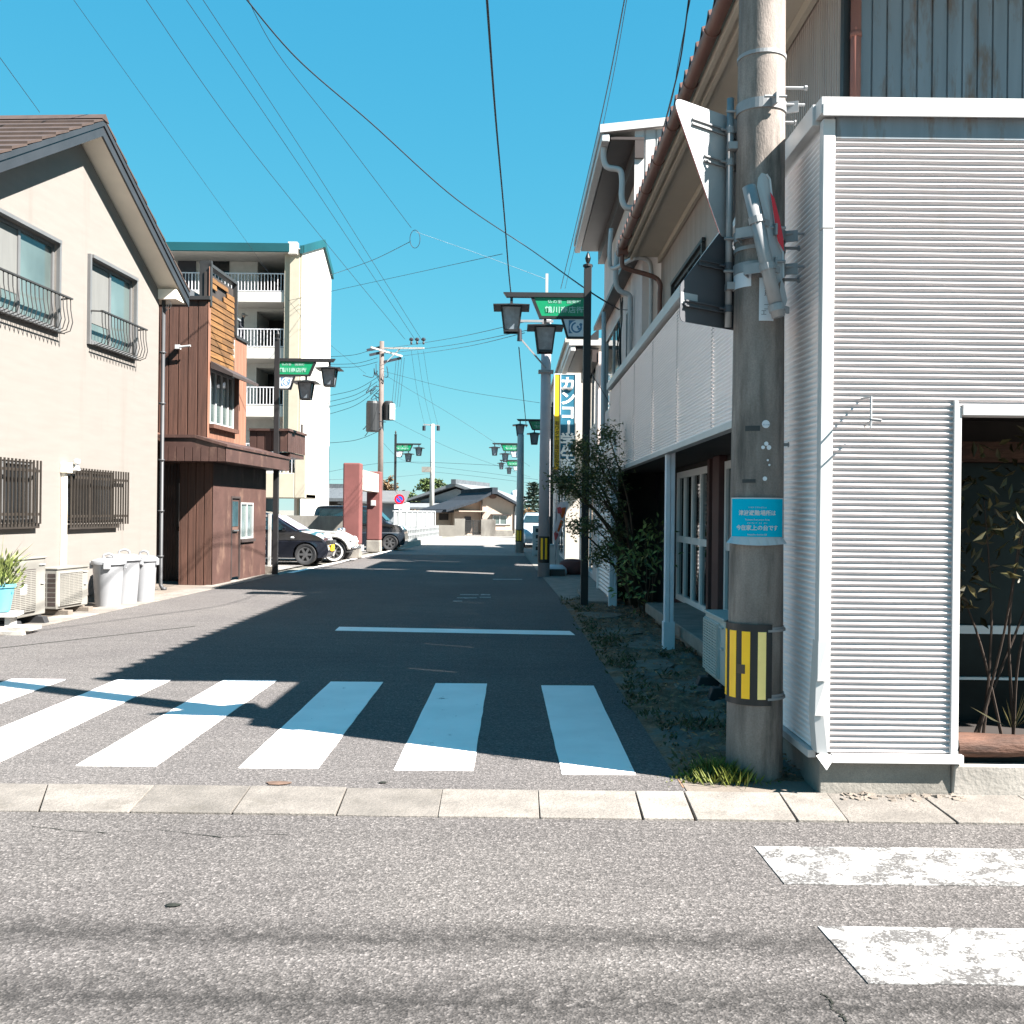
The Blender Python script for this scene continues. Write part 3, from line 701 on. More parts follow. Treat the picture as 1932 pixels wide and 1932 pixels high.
# ------------------------------------------------------------------ tall stucco house next door
r2 = root_at('stucco_house', 1.9, 15.4, 'tall pinkish stucco house with deep eaves and white metal gable end', 'house')
Y0, Y1, XE2, ZE2, XW2 = 15.3, 27.0, 1.275, 7.02, 1.92
T2 = frame((XW2, 0, 0), (0, -1, 0), (-1, 0, 0))
YA, YB = 21.9, 23.15
w2 = [(-21.4, -18.4, 3.5, 5.05), (-26.2, -23.9, 3.5, 5.05)]
w2b = [(-17.6, -16.5, 3.7, 4.9)]
mb = MB(); mb.wall(T2, -YA, -Y0 - .1, 2.3, 6.9, [w2[0]] + w2b, .1); mb.wall(T2, -Y1, -YB, 2.3, 5.1, [w2[1]], .1); mb.wall(frame((0, YB, 0), (1, 0, 0), (0, -1, 0)), XW2, 3.2, 2.3, 5.1); mb.wall(frame((0, YA, 0), (-1, 0, 0), (0, 1, 0)), -3.2, -XW2, 2.3, 6.9); mb.wall(frame((0, Y0 + .1, 0), (1, 0, 0), (0, -1, 0)), XW2, 3.2, 2.3, 6.9); part(mb, 'wall', 'stucco_pink', r2)
for h in w2 + w2b:
    o = window(r2, T2, *h, mull=1, fr='alu_white', gl='glass_bluish', rec=.03); o.location = OFF
for ya, yb, ZE2 in ((Y0, YA, 7.02), (YB, Y1, 5.12)):
    mb = MB(); mb.prism([(XW2 - .002, ya + .0, 5.62), (1.70, ya + .0, 5.42), (1.70, ya + .0, 5.34), (XW2 - .002, ya + .0, 5.38)], (0, yb - ya, 0)); part(mb, 'string_course', 'roof_edge', r2)
    mb = MB(); mb.box(XE2, XE2 + .12, ya, yb, ZE2 - .02, ZE2 + .10); part(mb, 'gutter', 'pvc_grey', r2, bevel=.015)
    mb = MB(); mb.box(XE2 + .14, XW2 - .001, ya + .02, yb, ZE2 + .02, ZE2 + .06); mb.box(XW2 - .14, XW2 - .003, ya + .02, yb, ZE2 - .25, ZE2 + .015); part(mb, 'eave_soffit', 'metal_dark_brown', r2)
    mb = MB(); mb.prism([(XE2 - .02, ya - .02, ZE2 + .11), (5.0, ya - .02, ZE2 + (.55 if ya == Y0 else .15)), (5.0, ya - .02, ZE2 + (.67 if ya == Y0 else .27)), (XE2 - .02, ya - .02, ZE2 + .23)], (0, yb - ya, 0)); part(mb, 'roof', 'corr_trim', r2)
ZE2 = 7.02
mb = MB(); mb.ribs(frame((0, Y0 + .06, 0), (1, 0, 0), (0, -1, 0)), XW2 - .14, 3.3, 5.9, ZE2 + .2, .17, .02, 'v', .18); part(mb, 'gable_cladding', 'corr_trim', r2)
mb = MB()
p = [(XE2 + .06, Y0 + .25, ZE2 - .02), (XE2 + .06, Y0 + .25, ZE2 - .2), (XE2 + .12, Y0 + .25, ZE2 - .32), (XE2 + .30, Y0 + .25, ZE2 - .36), (XE2 + .34, Y0 + .25, ZE2 - .5), (XE2 + .34, Y0 + .25, ZE2 - .78), (XE2 + .40, Y0 + .25, ZE2 - .92), (XW2 - .12, Y0 + .25, ZE2 - .95), (XW2 - .06, Y0 + .25, ZE2 - 1.08)]
mb.tube(spline(p, 5) + [(XW2 - .06, Y0 + .25, 5.45)], .045, 10); mb.lathe([(0, 0), (.075, 0), (.085, .16), (0, .16)], (XW2 - .07, Y0 + .25, ZE2 - 1.25), 12)
mb.tube(spline([(1.64, 16.4, 5.62), (1.62, 16.4, 5.2), (1.68, 16.4, 5.02), (XW2 - .08, 16.4, 4.94), (XW2 - .06, 16.4, 4.8)], 5) + [(XW2 - .06, 16.4, 2.3)], .042, 10)
part(mb, 'downpipe', 'pvc_grey', r2, smooth=True)
mb = MB(); mb.tube(spline([(1.52, 16.2, 5.95), (1.5, 16.2, 5.5), (1.56, 16.2, 5.32), (1.8, 15.36, 5.28), (2.0, 15.30, 5.22), (2.04, 15.28, 5.05)], 5) + [(2.04, 15.28, 3.45)], .035, 8); part(mb, 'vent_pipe', 'pvc_grey', r2, smooth=True)
mb = MB(); random.seed(4)
for k in range(7):
    mb.tube(spline([(1.80 + random.uniform(-.03, .03), 17.3 + random.uniform(-.08, .08), 5.15 - random.uniform(0, .2)), (1.82, 17.35 + random.uniform(-.1, .1), 4.7), (1.78 + random.uniform(-.04, .04), 17.3, 4.2), (1.82, 17.2 + random.uniform(-.1, .1), 3.7)], 5), .011, 5)
mb.tube([(1.72, 16.9 + .16 * math.cos(a), 4.45 + .16 * math.sin(a)) for a in [i * math.pi / 8 for i in range(17)]], .013, 5)
part(mb, 'cable_bundle', 'black_paint', r2)
XG2 = 1.78; TG2 = frame((XG2, 0, 0), (0, -1, 0), (-1, 0, 0))
mb = MB(); mb.wall(TG2, -Y1, -17.0, 0, 2.35, ((-26.2, -22.5, .1, 2.1),), .1); mb.box(XG2, XW2 + .1, 17.0, Y1, 2.32, 2.36); part(mb, 'shop_wall', 'stucco_pink', r2)
o = window(r2, TG2, -26.2, -22.5, .1, 2.1, 2, 'sash_white', 'glass_dark', rec=.04, name='sliding_door'); o.location = OFF
TSH = frame((1.60, 0, 0), (0, -1, 0), (-1, 0, 0))
mb = MB(); mb.ribs(TSH, -18.7, -16.0, .08, 2.5, .07, .012); part(mb, 'roller_shutter', 'shutter', r2, smooth=True)
mb = MB(); mb.box(1.57, 1.64, 15.86, 15.99, 0, 2.6); mb.box(1.57, 1.64, 18.71, 18.84, 0, 2.6); mb.box(1.56, 1.95, 15.86, 18.84, 2.5, 2.7); mb.box(1.65, 1.78, 18.78, 18.84, 0, 2.5); part(mb, 'shutter_frame', 'sash_white', r2)
mb = MB(); mb.box(1.2, 1.78, 16.0, 18.8, .0, .07); part(mb, 'door_step', 'concrete', r2, bevel=.01)
for y in (19.6,):
    mb = MB(); mb.tube([(XG2 - .06, y, .05), (XG2 - .06, y, 5.3)], .045, 8); part(mb, 'downpipe', 'pvc_grey', r2, smooth=True)

# ------------------------------------------------------------------ uniform shop with its upright signs
r3 = root_at('shop_building', 1.5, 28.0, 'white two storey shop with flat roof behind the upright blue shop sign', 'building')
mb = MB(); T3 = frame((1.46, 0, 0), (0, -1, 0), (-1, 0, 0))
mb.wall(T3, -41, -28, 2.7, 6.1, ((-38, -33, 3.6, 5.0),), .15); mb.wall(frame((0, 28, 0), (1, 0, 0), (0, -1, 0)), 1.46, 4.5, 0, 6.1); part(mb, 'wall', 'stucco_white', r3)
mb = MB(); mb.box(1.40, 4.5, 27.94, 41.06, 6.1, 6.22); part(mb, 'parapet', 'concrete_light', r3)
o = window(r3, T3, -38, -33, 3.6, 5.0, 3, 'alu', 'glass_dark', rec=.08); o.location = OFF
TG3 = frame((1.62, 0, 0), (0, -1, 0), (-1, 0, 0))
mb = MB(); mb.wall(TG3, -41, -28.01, 0, 2.7, ((-31.6, -28.3, .1, 2.4), (-36, -32.4, .1, 2.4)), .1); mb.box(1.46, 1.62, 28.01, 41, 2.66, 2.7); part(mb, 'shop_wall', 'stucco_pink', r3)
for a, b in ((-31.6, -28.3), (-36, -32.4)):
    o = window(r3, TG3, a, b, .1, 2.4, 1, 'alu', 'glass_dark', rec=.04, name='shop_window'); o.location = OFF
mb = MB(); mb.box(1.05, 1.46, 28.2, 31.2, 2.62, 2.72); part(mb, 'awning', 'metal_dark_brown', r3)
# upright signs
def upright(name, label, px0, px1, py0, py1, d, panel, cat='sign'):
    a, b = at(px0, py0, d), at(px1, py1, d)
    t = thing(name, ((a.x + b.x) / 2, d, b.z), 0, label, cat)
    wd, hg = b.x - a.x, a.z - b.z
    mb = MB(); mb.box(-wd / 2, wd / 2, -.03, .12, 0, hg); mb.build('panel', panel, t)
    mb = MB(); mb.box(-wd / 2 - .025, -wd / 2, -.045, .13, -.02, hg + .02); mb.box(wd / 2, wd / 2 + .025, -.045, .13, -.02, hg + .02); mb.box(-wd / 2, wd / 2, -.04, .13, hg, hg + .03); mb.build('sign_frame', 'white_paint', t)
    mb = MB(); mb.box(wd / 2 + .02, 1.6 - t.location.x + .0, .02, .07, hg * .85, hg * .85 + .05) if wd / 2 + .02 < 1.6 - t.location.x else mb.box(-.05, .05, .12, .3, hg * .85, hg * .85 + .05)
    mb.build('bracket', 'galv', t)
    return t, wd, hg
t, wd, hg = upright('shop_sign', 'tall dark teal upright sign with big white characters on the white shop', 1058, 1083, 707, 905, 27.7, 'shop_teal')
step = hg / 7.6
for i, ch in enumerate('カンコー学生服'):
    T = facing((0, -.035, hg - step * (.75 + i * 1.02)))
    if ch == 'ー': T = facing((0, -.035, hg - step * (.75 + i * 1.02))) @ Matrix.Rotation(R(-90), 4, 'Z')
    text(ch, step * 1.08, 'letter_white', parent=t, T=T, bold=.035, name='lettering')
t, wd, hg = upright('shop_sign', 'narrow bright yellow upright sign with brown characters beside the teal sign', 1047, 1055, 707, 885, 27.6, 'shop_yellow')
for i, ch in enumerate('有ワタヤ百貨店取扱店'):
    text(ch, .135, 'ink_brown', parent=t, T=facing((0, -.035, hg * .48 - i * .128)), bold=.01, name='lettering')
# ------------------------------------------------------------------ cream house on the left (local: x outward to the street, y along the wall, z up)
OFF = Vector((0, 0, 0))
P0 = G(294, 1114); ANG = .059
P0 = (P0.x, P0.y)
lh = thing('house', (P0[0], P0[1], 0), -ANG, 'cream stuccoed gabled house with barred windows behind the outdoor units and bins', 'house')
def WH(px, py): return wallhit(px, py, P0, ANG)
TL = frame((0, 0, 0), (0, 1, 0), (1, 0, 0))
u0 = -5.75; pk = WH(148, 261); lo = WH(300, 548)
zpk, upk, zlo = pk[1], pk[0], lo[1]
slope = (zpk - zlo) / (-upk)
q1, q2 = WH(107, 461), WH(107, 622); w1 = (u0 + .35, q1[0], q2[1], q1[1])
q1, q2 = WH(253, 531), WH(253, 674); q3 = WH(168, 492); w2_ = (q3[0], q1[0], q2[1], q1[1])
q1, q2 = WH(63, 872), WH(63, 984); w3 = (u0 + .2, q1[0], q2[1], q1[1])
q3, q1, q2 = WH(127, 884), WH(216, 892), WH(216, 985); w4 = (q3[0], q1[0], q2[1], q1[1])
mb = MB(); mb.wall(TL, u0, 0, .12, zlo, (w1, w2_, w3, w4), .11)
mb.add([(0, u0, zlo), (0, 0, zlo), (0, upk, zpk)], [(0, 1, 2)])
mb.add([(0, 0, .12), (-8, 0, .12), (-8, 0, zlo), (0, 0, zlo)], [(0, 1, 2, 3)]); mb.add([(0, u0, .12), (-8, u0, .12), (-8, u0, zlo), (0, u0, zlo)], [(0, 3, 2, 1)])
mb.build('wall', 'stucco_cream', lh)
MB().box(-8, -.015, u0 + .01, -.01, -.02, .12).build('plinth', 'concrete', lh)
OV, EO, TH_ = .34, .42, .10                               # verge and eave overhang, soffit gap
def rz(y, d=0): return zpk + .06 + d - abs(y - upk) * slope
ya, yb = u0 - EO, EO
mb = MB()
for s, e in ((1, yb), (-1, ya)):
    mb.prism([(OV, upk, rz(upk)), (OV, e, rz(e)), (OV, e, rz(e, .05)), (OV, upk, rz(upk, .05))], (-8.4, 0, 0))
mb.build('soffit', 'trim_cream', lh)
mb = MB()
for e in (yb, ya):
    mb.prism([(OV + .001, upk, rz(upk, -.03)), (OV + .001, e, rz(e, -.03)), (OV + .001, e, rz(e, .19)), (OV + .001, upk, rz(upk, .19))], (.03, 0, 0))
    mb.prism([(OV + .031, upk, rz(upk, .12)), (OV + .031, e, rz(e, .12)), (OV + .031, e, rz(e, .2)), (OV + .031, upk, rz(upk, .2))], (.02, 0, 0))
mb.box(-8, OV, yb - .002, yb + .11, rz(yb, -.02), rz(yb, .10))
mb.build('verge_board', 'roof_edge', lh)
mb = MB()
for e, s in ((yb, 1), (ya, -1)):
    for k in range(9):
        a, b = upk + (e - upk) * k / 9, upk + (e - upk) * (k + 1) / 9
        mb.prism([(OV + .06, a, rz(a, .20)), (OV + .06, b, rz(b, .22)), (OV + .06, b, rz(b, .26)), (OV + .06, a, rz(a, .225))], (-8.4, 0, 0))
mb.prism([(OV + .07, upk - .12, rz(upk, .19)), (OV + .07, upk, rz(upk, .29)), (OV + .07, upk + .12, rz(upk, .19))], (-8.4, 0, 0))
mb.build('roof', 'roof_brown', lh)
MB().prism([(.004, -.06, zlo - .16), (.004, EO + .02, zlo - .16), (.004, EO + .02, rz(EO) - .002), (.004, -.06, zlo + .01)], (OV - .01, 0, 0)).build('eave_box', 'trim_cream', lh)
for h in (w1, w2_):
    wo = window(lh, TL, *h, 1, 'alu', 'curtain_glass', .05, .06)
    a, b, c, d = h; MB().box(a + .06, (a + b) / 2 - .03, c + .06 + (d - c) * .2, d - .06, -.058, -.052, TL).build('blind', 'blind', wo)
    mb = MB(); a, b, c, d = h
    mb.box(a - .05, a, c - .05, d + .05, -.0, .05, TL); mb.box(b, b + .05, c - .05, d + .05, -.0, .05, TL); mb.box(a, b, d, d + .05, 0, .08, TL); mb.box(a, b, c - .05, c, 0, .06, TL)
    mb.build('window_surround', 'alu', lh)
    mb = MB(); zt = c + (d - c) * .36                     # bellied balcony rail
    mb.tube([TL @ Vector(p) for p in ((a - .03, zt, .02), (a + .02, zt, .20), (b - .02, zt, .20), (b + .06, zt, .02))], .014, 6)
    mb.box(a, b + .05, zt - .008, zt + .014, .185, .225, TL)
    n = int((b - a + .05) / .105)
    for i in range(n + 1):
        u = a + .02 + (b - a) * i / n
        mb.tube([TL @ Vector(p) for p in ((u, zt, .2), (u, c + .28, .205), (u, c + .10, .235), (u, c - .02, .20), (u, c - .055, .10), (u, c - .05, .02))], .0075, 5)
    mb.tube([TL @ Vector(p) for p in ((a - .02, c - .055, .1), (b + .05, c - .055, .1))], .009, 5)
    mb.build('window_railing', 'iron_dark', lh)
for h, ex, fm in ((w3, (0, .02), 'alu'), (w4, (-.06, .30), 'bronze_bar')):
    window(lh, TL, *h, 1, fm, 'glass_dark', .04, .05)
    mb = MB(); a, b, c, d = h; a += ex[0]; b += ex[1]
    for z in (c + .10, d - .12): mb.box(a, b, z - .018, z + .018, .06, .085, TL)
    n = int((b - a) / .088)
    for i in range(n + 1):
        u = a + (b - a) * i / n; mb.box(u - .011, u + .011, c - .03, d + .02, .085, .105, TL)
    mb.box(h[0] - .05, h[1] + .05, c - .09, c - .02, 0, .07, TL)
    for z in (c + .1, d - .12): mb.box(a, a + .03, z - .02, z + .02, 0, .06, TL); mb.box(h[1], h[1] + .03, z - .02, z + .02, 0, .06, TL)
    mb.build('window_bars', 'bronze_bar', lh)
q = WH(117, 890)
mb = MB(); mb.box(0, .07, q[0] - .035, q[0] + .035, .25, q[1]); mb.box(0, .12, q[0] - .06, q[0] + .16, q[1] - .02, q[1] + .13); mb.build('pipe_cover', 'trim_cream', lh, bevel=.01)
mb = MB(); mb.lathe([(0, 0), (.05, 0), (.05, .02), (.02, .07), (.02, .09), (.045, .1), (.045, .16), (0, .17)], (.17, q[0] + .1, q[1] + .02), 10); mb.build('wall_lamp', 'white_paint', lh, smooth=True)
mb = MB(); mb.tube([(.06, .06, zlo - .05), (.06, .06, .1), (.10, .05, .03), (.16, .04, .02)], .036, 8)
for z in (.6, 1.4, 2.3, 3.3, 4.2): mb.box(.0, .1, .02, .1, z - .015, z + .015)
mb.build('downpipe', 'pipe_dark', lh, smooth=True)
mb = MB()
for k in range(3): mb.tube(spline([(.05 + .03 * k, -.05, zlo + .02), (.12 + .04 * k, .05, zlo - .15 - .05 * k), (.07, .12, zlo - .35), (.06, .1, zlo - .5)], 5), .006, 4)
mb.lathe([(0, 0), (.05, 0), (.05, .08), (0, .1)], (.2, .1, zlo - .06), 10); mb.build('cable_bundle', 'pvc_grey', lh)

# ------------------------------------------------------------------ things standing along the cream house
AX = Vector((math.sin(ANG), math.cos(ANG), 0)); NX = Vector((math.cos(ANG), -math.sin(ANG), 0))
def ac(loc, rz, W, D, HT, label, feet, mats=('ac_white', 'ac_grey'), lift=.12, group=None, big=False):
    """outdoor unit; local: x outward (grille side), y along its width"""
    t = thing('outdoor_unit', loc, rz, label, 'air conditioner', group)
    z0, z1 = lift, lift + HT
    mb = MB(); mb.box(-D, -.012, 0, W, z0, z1); mb.build('casing', mats[0], t, bevel=.012)
    mb = MB(); mb.box(-D - .008, .004, -.008, W + .008, z1 - .002, z1 + .018); mb.build('lid', mats[0], t, bevel=.006)
    ga, gb, gz0, gz1 = W * .06, W * (.70 if big else .76), z0 + HT * .10, z1 - HT * (.2 if big else .10)
    mb = MB(); mb.box(-.0115, .004, ga - .015, gb + .015, gz0 - .015, gz1 + .015); mb.build('grille_recess', 'ac_grey' if not big else 'metal_dark_brown', t)
    mb = MB(); n = int((gz1 - gz0) / .022)
    for i in range(n + 1):
        z = gz0 + (gz1 - gz0) * i / n; mb.box(.005, .016, ga, gb, z - .0068, z + .0068)
    for k in range(6):
        y = ga + (gb - ga) * k / 5; mb.box(.0052, .0145, y - .004, y + .004, gz0, gz1)
    g = mb.build('fan_grille', mats[0], t)
    if big: MB().box(.0165, .02, ga + (gb - ga) * .38, ga + (gb - ga) * .62, (gz0 + gz1) / 2 - .03, (gz0 + gz1) / 2 + .09).build('label_plate', 'white_paint', g)
    mb = MB(); n = 7
    for i in range(n):
        for a, b in ((.12, .44), (.52, .9)):
            z = z0 + HT * (.08 + .84 * i / n); mb.box(-D + D * a, -D + D * b, -.003, .02, z, z + HT * .84 / n * .78)
    mb.build('side_vents', 'metal_dark_brown', t)
    for q in ((-.0118, .008, W * .86, W * .94, z0 + HT * .55, z0 + HT * .58), (-.0118, .006, W * .82, W * .96, z1 - HT * .12, z1 - HT * .10)): MB().box(*q).build('handle_slot', 'ac_grey', t)
    for y in (W * .12, W * .78):
        mb = MB()
        if feet == 'rubber':
            mb.prism([(.10, y, 0), (-D - .08, y, 0), (-D - .05, y, lift - .02), (.06, y, lift - .02)], (0, .11, 0)); mb.box(-D, .0, y + .02, y + .09, lift - .03, lift - .002)
        else: mb.box(-D - .05, .10, y, y + .12, 0, lift - .02); mb.box(-D, .0, y + .03, y + .08, lift - .02, lift - .002)
        mb.build('foot', 'rubber' if feet == 'rubber' else 'concrete_pave', t, bevel=.006)
    return t
a = G(6, 1190); b = G(80, 1176)
ac((a.x + .02, a.y + .02, 0), -ANG, .92, .36, .70, 'larger outdoor unit with white label on its grille, behind the blue planter', 'rubber', lift=.11, big=True)
a = G(108, 1163)
ac((a.x, a.y, 0), -ANG - .06, .78, .29, .53, 'smaller outdoor unit with dark side vents on concrete blocks beside the bins', 'block', lift=.09)
def bin_(px, py, wpx, hpx, label):
    g = G(px, py); d = g.y; r = wpx / 2 * d / F; h = hpx * d / F
    t = thing('dustbin', (g.x, g.y + r, 0), random.uniform(0, .5), label, 'dustbin', 'white lidded dustbins by the cream house')
    MB().lathe([(0, 0), (r * .78, 0), (r * .80, .02), (r * .98, h * .84), (r * 1.0, h * .86), (0, h * .86)], n=28).build('bin_body', 'bin_white', t, smooth=False)
    smooth_by_angle(t.children[0], 40)
    o = MB().lathe([(r * .9, h * .845), (r * 1.10, h * .845), (r * 1.10, h * .885), (r * 1.04, h * .92), (r * .6, h * .965), (r * .2, h * .97), (0, h * .97)], n=28).build('lid', 'bin_white', t); smooth_by_angle(o, 40)
    MB().tube(spline([(-r * .32, 0, h * .965), (-r * .28, 0, h * 1.02), (0, 0, h * 1.05), (r * .28, 0, h * 1.02), (r * .32, 0, h * .965)], 5), .016, 8).build('handle', 'bin_white', t, smooth=True)
    for q in ((r * .95, r * 1.14, -.05, .05), (-r * 1.14, -r * .95, -.05, .05), (-.05, .05, -r * 1.14, -r * .95)): MB().box(*q, h * .76, h * .90).build('clip', 'bin_white', t, bevel=.008)
bin_(192, 1147, 58, 96, 'shortest white dustbin, nearest to the small outdoor unit')
bin_(222, 1141, 60, 98, 'middle white dustbin with a wide domed lid')
bin_(262, 1137, 48, 92, 'white dustbin closest to the house corner and grey downpipe')
# planter
g = at(6, 1146, 11.9); t = thing('planter', (g.x, g.y - .1, 0), .2, 'blue tub planter with leafy shrub beside the larger outdoor unit', 'planter')
mb = MB(); mb.lathe([(0, .24), (.115, .24), (.165, .52), (.18, .52), (.18, .555), (.15, .555), (.14, .5), (0, .5)], n=20); mb.build('pot', 'pot_blue', t); smooth_by_angle(t.children[0])
MB().box(-.2, .22, -.2, .2, .19, .23).box(-.16, -.1, -.14, .14, 0, .19).box(.1, .16, -.14, .14, 0, .19).build('stand', 'pole_white', t)
mb = MB(); random.seed(21)
for k in range(420):
    c = Vector((random.gauss(0, .10), random.gauss(0, .10), .66 + random.gauss(0, .10)));
    if c.z < .5: c.z = .55
    d = (c - Vector((0, 0, .45))).normalized() * random.uniform(.05, .09) + Vector((0, 0, .02)); mb.leaf(c, d, .03)
for k in range(26):
    a = random.uniform(0, 6.28); l = random.uniform(.25, .5); mb.leaf((.03 * math.cos(a), .03 * math.sin(a), .7), (l * math.cos(a) * .8, l * math.sin(a) * .8, l * random.uniform(.4, 1.2)), .014)
mb.build('foliage', 'leaf_gloss', t)
for p, l in (((10, 1196), 'weathered pale board lying under the blue planter'),):
    g = G(*p); mb = MB(); mb.box(-.35, .25, -.12, .12, .0, .04); mb.box(-.3, .3, -.05, .25, .04, .08)
    tag(mb.build('board', 'concrete_light', T=Matrix.Translation(g)), l, 'board')

# ------------------------------------------------------------------ brown boarded house next to it
BA = .045
bx = G(400, 1105); bh = thing('wooden_house', (bx.x, bx.y, 0), -BA, 'brown boarded house with a torn facade showing bare planks', 'house')
# local: x out to the street, y away along the street; annex corner is the origin
AL = 3.5
TA = frame((0, 0, 0), (0, 1, 0), (1, 0, 0)); TN = frame((0, 0, 0), (1, 0, 0), (0, -1, 0))
dz = lambda px, py: wallhit(px, py, (bx.x, bx.y), BA)
dq, dq2 = dz(437, 940), dz(450, 1092); wq, wq2 = dz(454, 948), dz(477, 1015)
hd = (dq[0], dq2[0], .12, dq[1]); hw = (wq[0], wq2[0], wq2[1], wq[1])
mb = MB()
us = [0, hd[0], hd[1], hw[0], hw[1], AL]
for i in range(5):
    if i == 1: segs = ((hd[3], 2.34),)
    elif i == 3: segs = ((0, hw[2]), (hw[3], 2.34))
    else: segs = ((0, 2.34),)
    for z0, z1 in segs: mb.ribs(TA, us[i], us[i + 1], z0, z1, .062, .008, 'v')
mb.build('annex_wall', 'metal_brown', bh, smooth=True)
MB().ribs(TN, -.62, 0, 0, 2.34, .155, .018, 'v', .16).build('annex_end_wall', 'board_brown', bh)
MB().ribs(frame((0, 1.0, 0), (1, 0, 0), (0, -1, 0)), -2.5, -.55, 0, 2.9, .062, .008, 'v').build('back_wall', 'metal_brown', bh, smooth=True)
MB().box(-.64, -.6, 0, 1.0, 0, 2.34).build('inner_wall', 'board_brown', bh)
o = window(bh, TA, *hw, 1, 'alu_white', 'curtain_glass', .035, .02)
MB().box(.0, .05, hw[0] - .04, hw[1] + .04, hw[2] - .07, hw[2] - .01).build('window_sill', 'metal_dark_brown', bh)
mb = MB(); mb.box(-.05, -.012, hd[0], hd[1], .08, hd[3]); d = mb.build('door', 'metal_brown', bh)
MB().box(-.0115, -.004, hd[0] + .05, hd[1] - .05, 1.1, hd[3] - .06).build('door_glass', 'glass_bluish', d)
MB().box(-.011, .03, hd[0] + .06, hd[1] - .1, 1.0, 1.03).build('handle', 'chrome', d)
mb = MB(); mb.box(-.02, .02, hd[0] - .04, hd[0], .05, hd[3] + .04); mb.box(-.02, .02, hd[1], hd[1] + .04, .05, hd[3] + .04); mb.box(-.02, .02, hd[0], hd[1], hd[3], hd[3] + .04); mb.build('door_frame', 'metal_dark_brown', bh)
# alley door behind the downpipe
mb = MB(); mb.box(-1.05, -.78, .97, .995, .05, 1.95); d = mb.build('alley_door', 'rail_grey', bh)
MB().box(-1.07, -.76, .96, .985, 1.0, 1.09).box(-1.07, -1.02, .96, .985, .05, 2.0).box(-.80, -.75, .96, .985, .05, 2.0).box(-1.07, -.75, .96, .985, 1.95, 2.03).build('rail', 'metal_dark_brown', d)
# canopy over the annex
CX0, CY0, CY1 = .42, -.55, AL + .35
mb = MB(); mb.prism([(CX0, CY0, 2.32), (CX0, CY0, 2.58), (-.15, CY0, 2.74), (-.8, CY0, 2.74), (-.8, CY0, 2.32)], (0, CY1 - CY0, 0)); mb.build('canopy', 'metal_brown', bh)
mb = MB(); mb.ribs(frame((0, CY0 - .012, 0), (1, 0, 0), (0, -1, 0)), -.80, CX0, 2.32, 2.58, .16, .012, 'v', .12); mb.prism([(CX0 + .03, CY0 - .03, 2.58), (CX0 + .03, CY0 - .03, 2.63), (-.16, CY0 - .03, 2.80), (-.85, CY0 - .03, 2.80), (-.85, CY0 - .03, 2.745), (-.16, CY0 - .03, 2.745)], (0, CY1 - CY0 + .06, 0)); mb.build('canopy_trim', 'metal_brown', bh)
MB().bar((-1.9, .4, 3.25), (-.55, .4, 2.45), .5, .08).build('stair_roof', 'board_brown', bh)
# upper storey
UX, UY0, UY1 = -.30, .75, 3.55
TUF = frame((UX, 0, 0), (0, 1, 0), (1, 0, 0)); TUN = frame((0, UY0, 0), (1, 0, 0), (0, -1, 0))
dzu = lambda px, py: wallhit(px, py, ((bh.matrix_basis @ Vector((UX, 0, 0))).x, (bh.matrix_basis @ Vector((UX, 0, 0))).y), BA)
bh.rotation_euler.z = -BA; bpy.context.view_layer.update()
pw = (bh.matrix_world @ Vector((UX, 0, 0)))
dzu = lambda px, py: wallhit(px, py, (pw.x, pw.y), BA)
UY0 = dzu(391, 800)[0]; UY1 = dzu(464, 800)[0]
TUN = frame((0, UY0, 0), (1, 0, 0), (0, -1, 0))
z1 = dzu(392, 565)[1]; zt = dzu(395, 512)[1]; z2 = dzu(463, 648)[1]; yt0, yt1 = dzu(397, 600)[0], dzu(444, 600)[0]
a1 = dzu(397, 712); a2 = dzu(442, 712); ws = dzu(397, 800)[1]; wt = dzu(397, 695)[1]
hwn = (yt0 + .03, yt1 - .02, ws, wt)
mb = MB()
mb.ribs(TUF, UY0, hwn[0], 2.75, z1, .23, .012, 'v', .1); mb.ribs(TUF, hwn[1], UY1, 2.75, z2, .23, .012, 'v', .1); mb.ribs(TUF, hwn[0], hwn[1], 2.75, hwn[2], .3, .012, 'v', .1)
mb.ribs(TUF, UY0 + .02, hwn[0], z1, zt + .1, .23, .012, 'v', .1)
mb.build('street_boards', 'board_sunlit', bh)
mb = MB(); rows = 14; random.seed(9)
for i in range(rows):
    za, zb = wt + .12 + (zt - wt - .16) * i / rows, wt + .12 + (zt - wt - .16) * (i + 1) / rows - .012
    y = hwn[0]
    while y < hwn[1] - .02:
        e = min(hwn[1], y + random.uniform(.35, .9)); 
        if i > rows - 4 and random.random() < .35: y = e; continue
        top = zb - (random.uniform(0, .08) if i == rows - 1 else 0)
        mb.prism([(UX - .02, y + .004, za), (UX - .02, e - .004, za), (UX - .035, e - .004, top), (UX - .035, y + .004, top)], (.014, 0, 0)); y = e
mb.build('bare_planks', 'board_bare', bh)
MB().box(UX - .10, UX - .05, UY0 + .03, hwn[1] + .02, wt, zt).build('plank_backing', 'porch_dark', bh)
mb = MB(); mb.box(UX - .2, UX + .03, UY0 + .05, UY0 + .13, z1 - .1, zt + .22); mb.box(UX - .12, UX + .035, UY0 + .05, yt1 + .05, zt + .1, zt + .16); mb.box(UX - .08, UX + .03, yt1 + .0, yt1 + .06, z2, zt + .1); mb.box(UX - .1, UX + .035, yt1, UY1 + .05, z2, z2 + .06); mb.box(UX - .1, UX + .03, UY0 - .02, UY0 + .06, z1, z1 + .05)
mb.build('parapet_trim', 'iron_dark', bh)
MB().ribs(TUN, -2.2, UX, 2.3, z1, .19, .02, 'v', .14).build('end_boards', 'board_brown', bh)
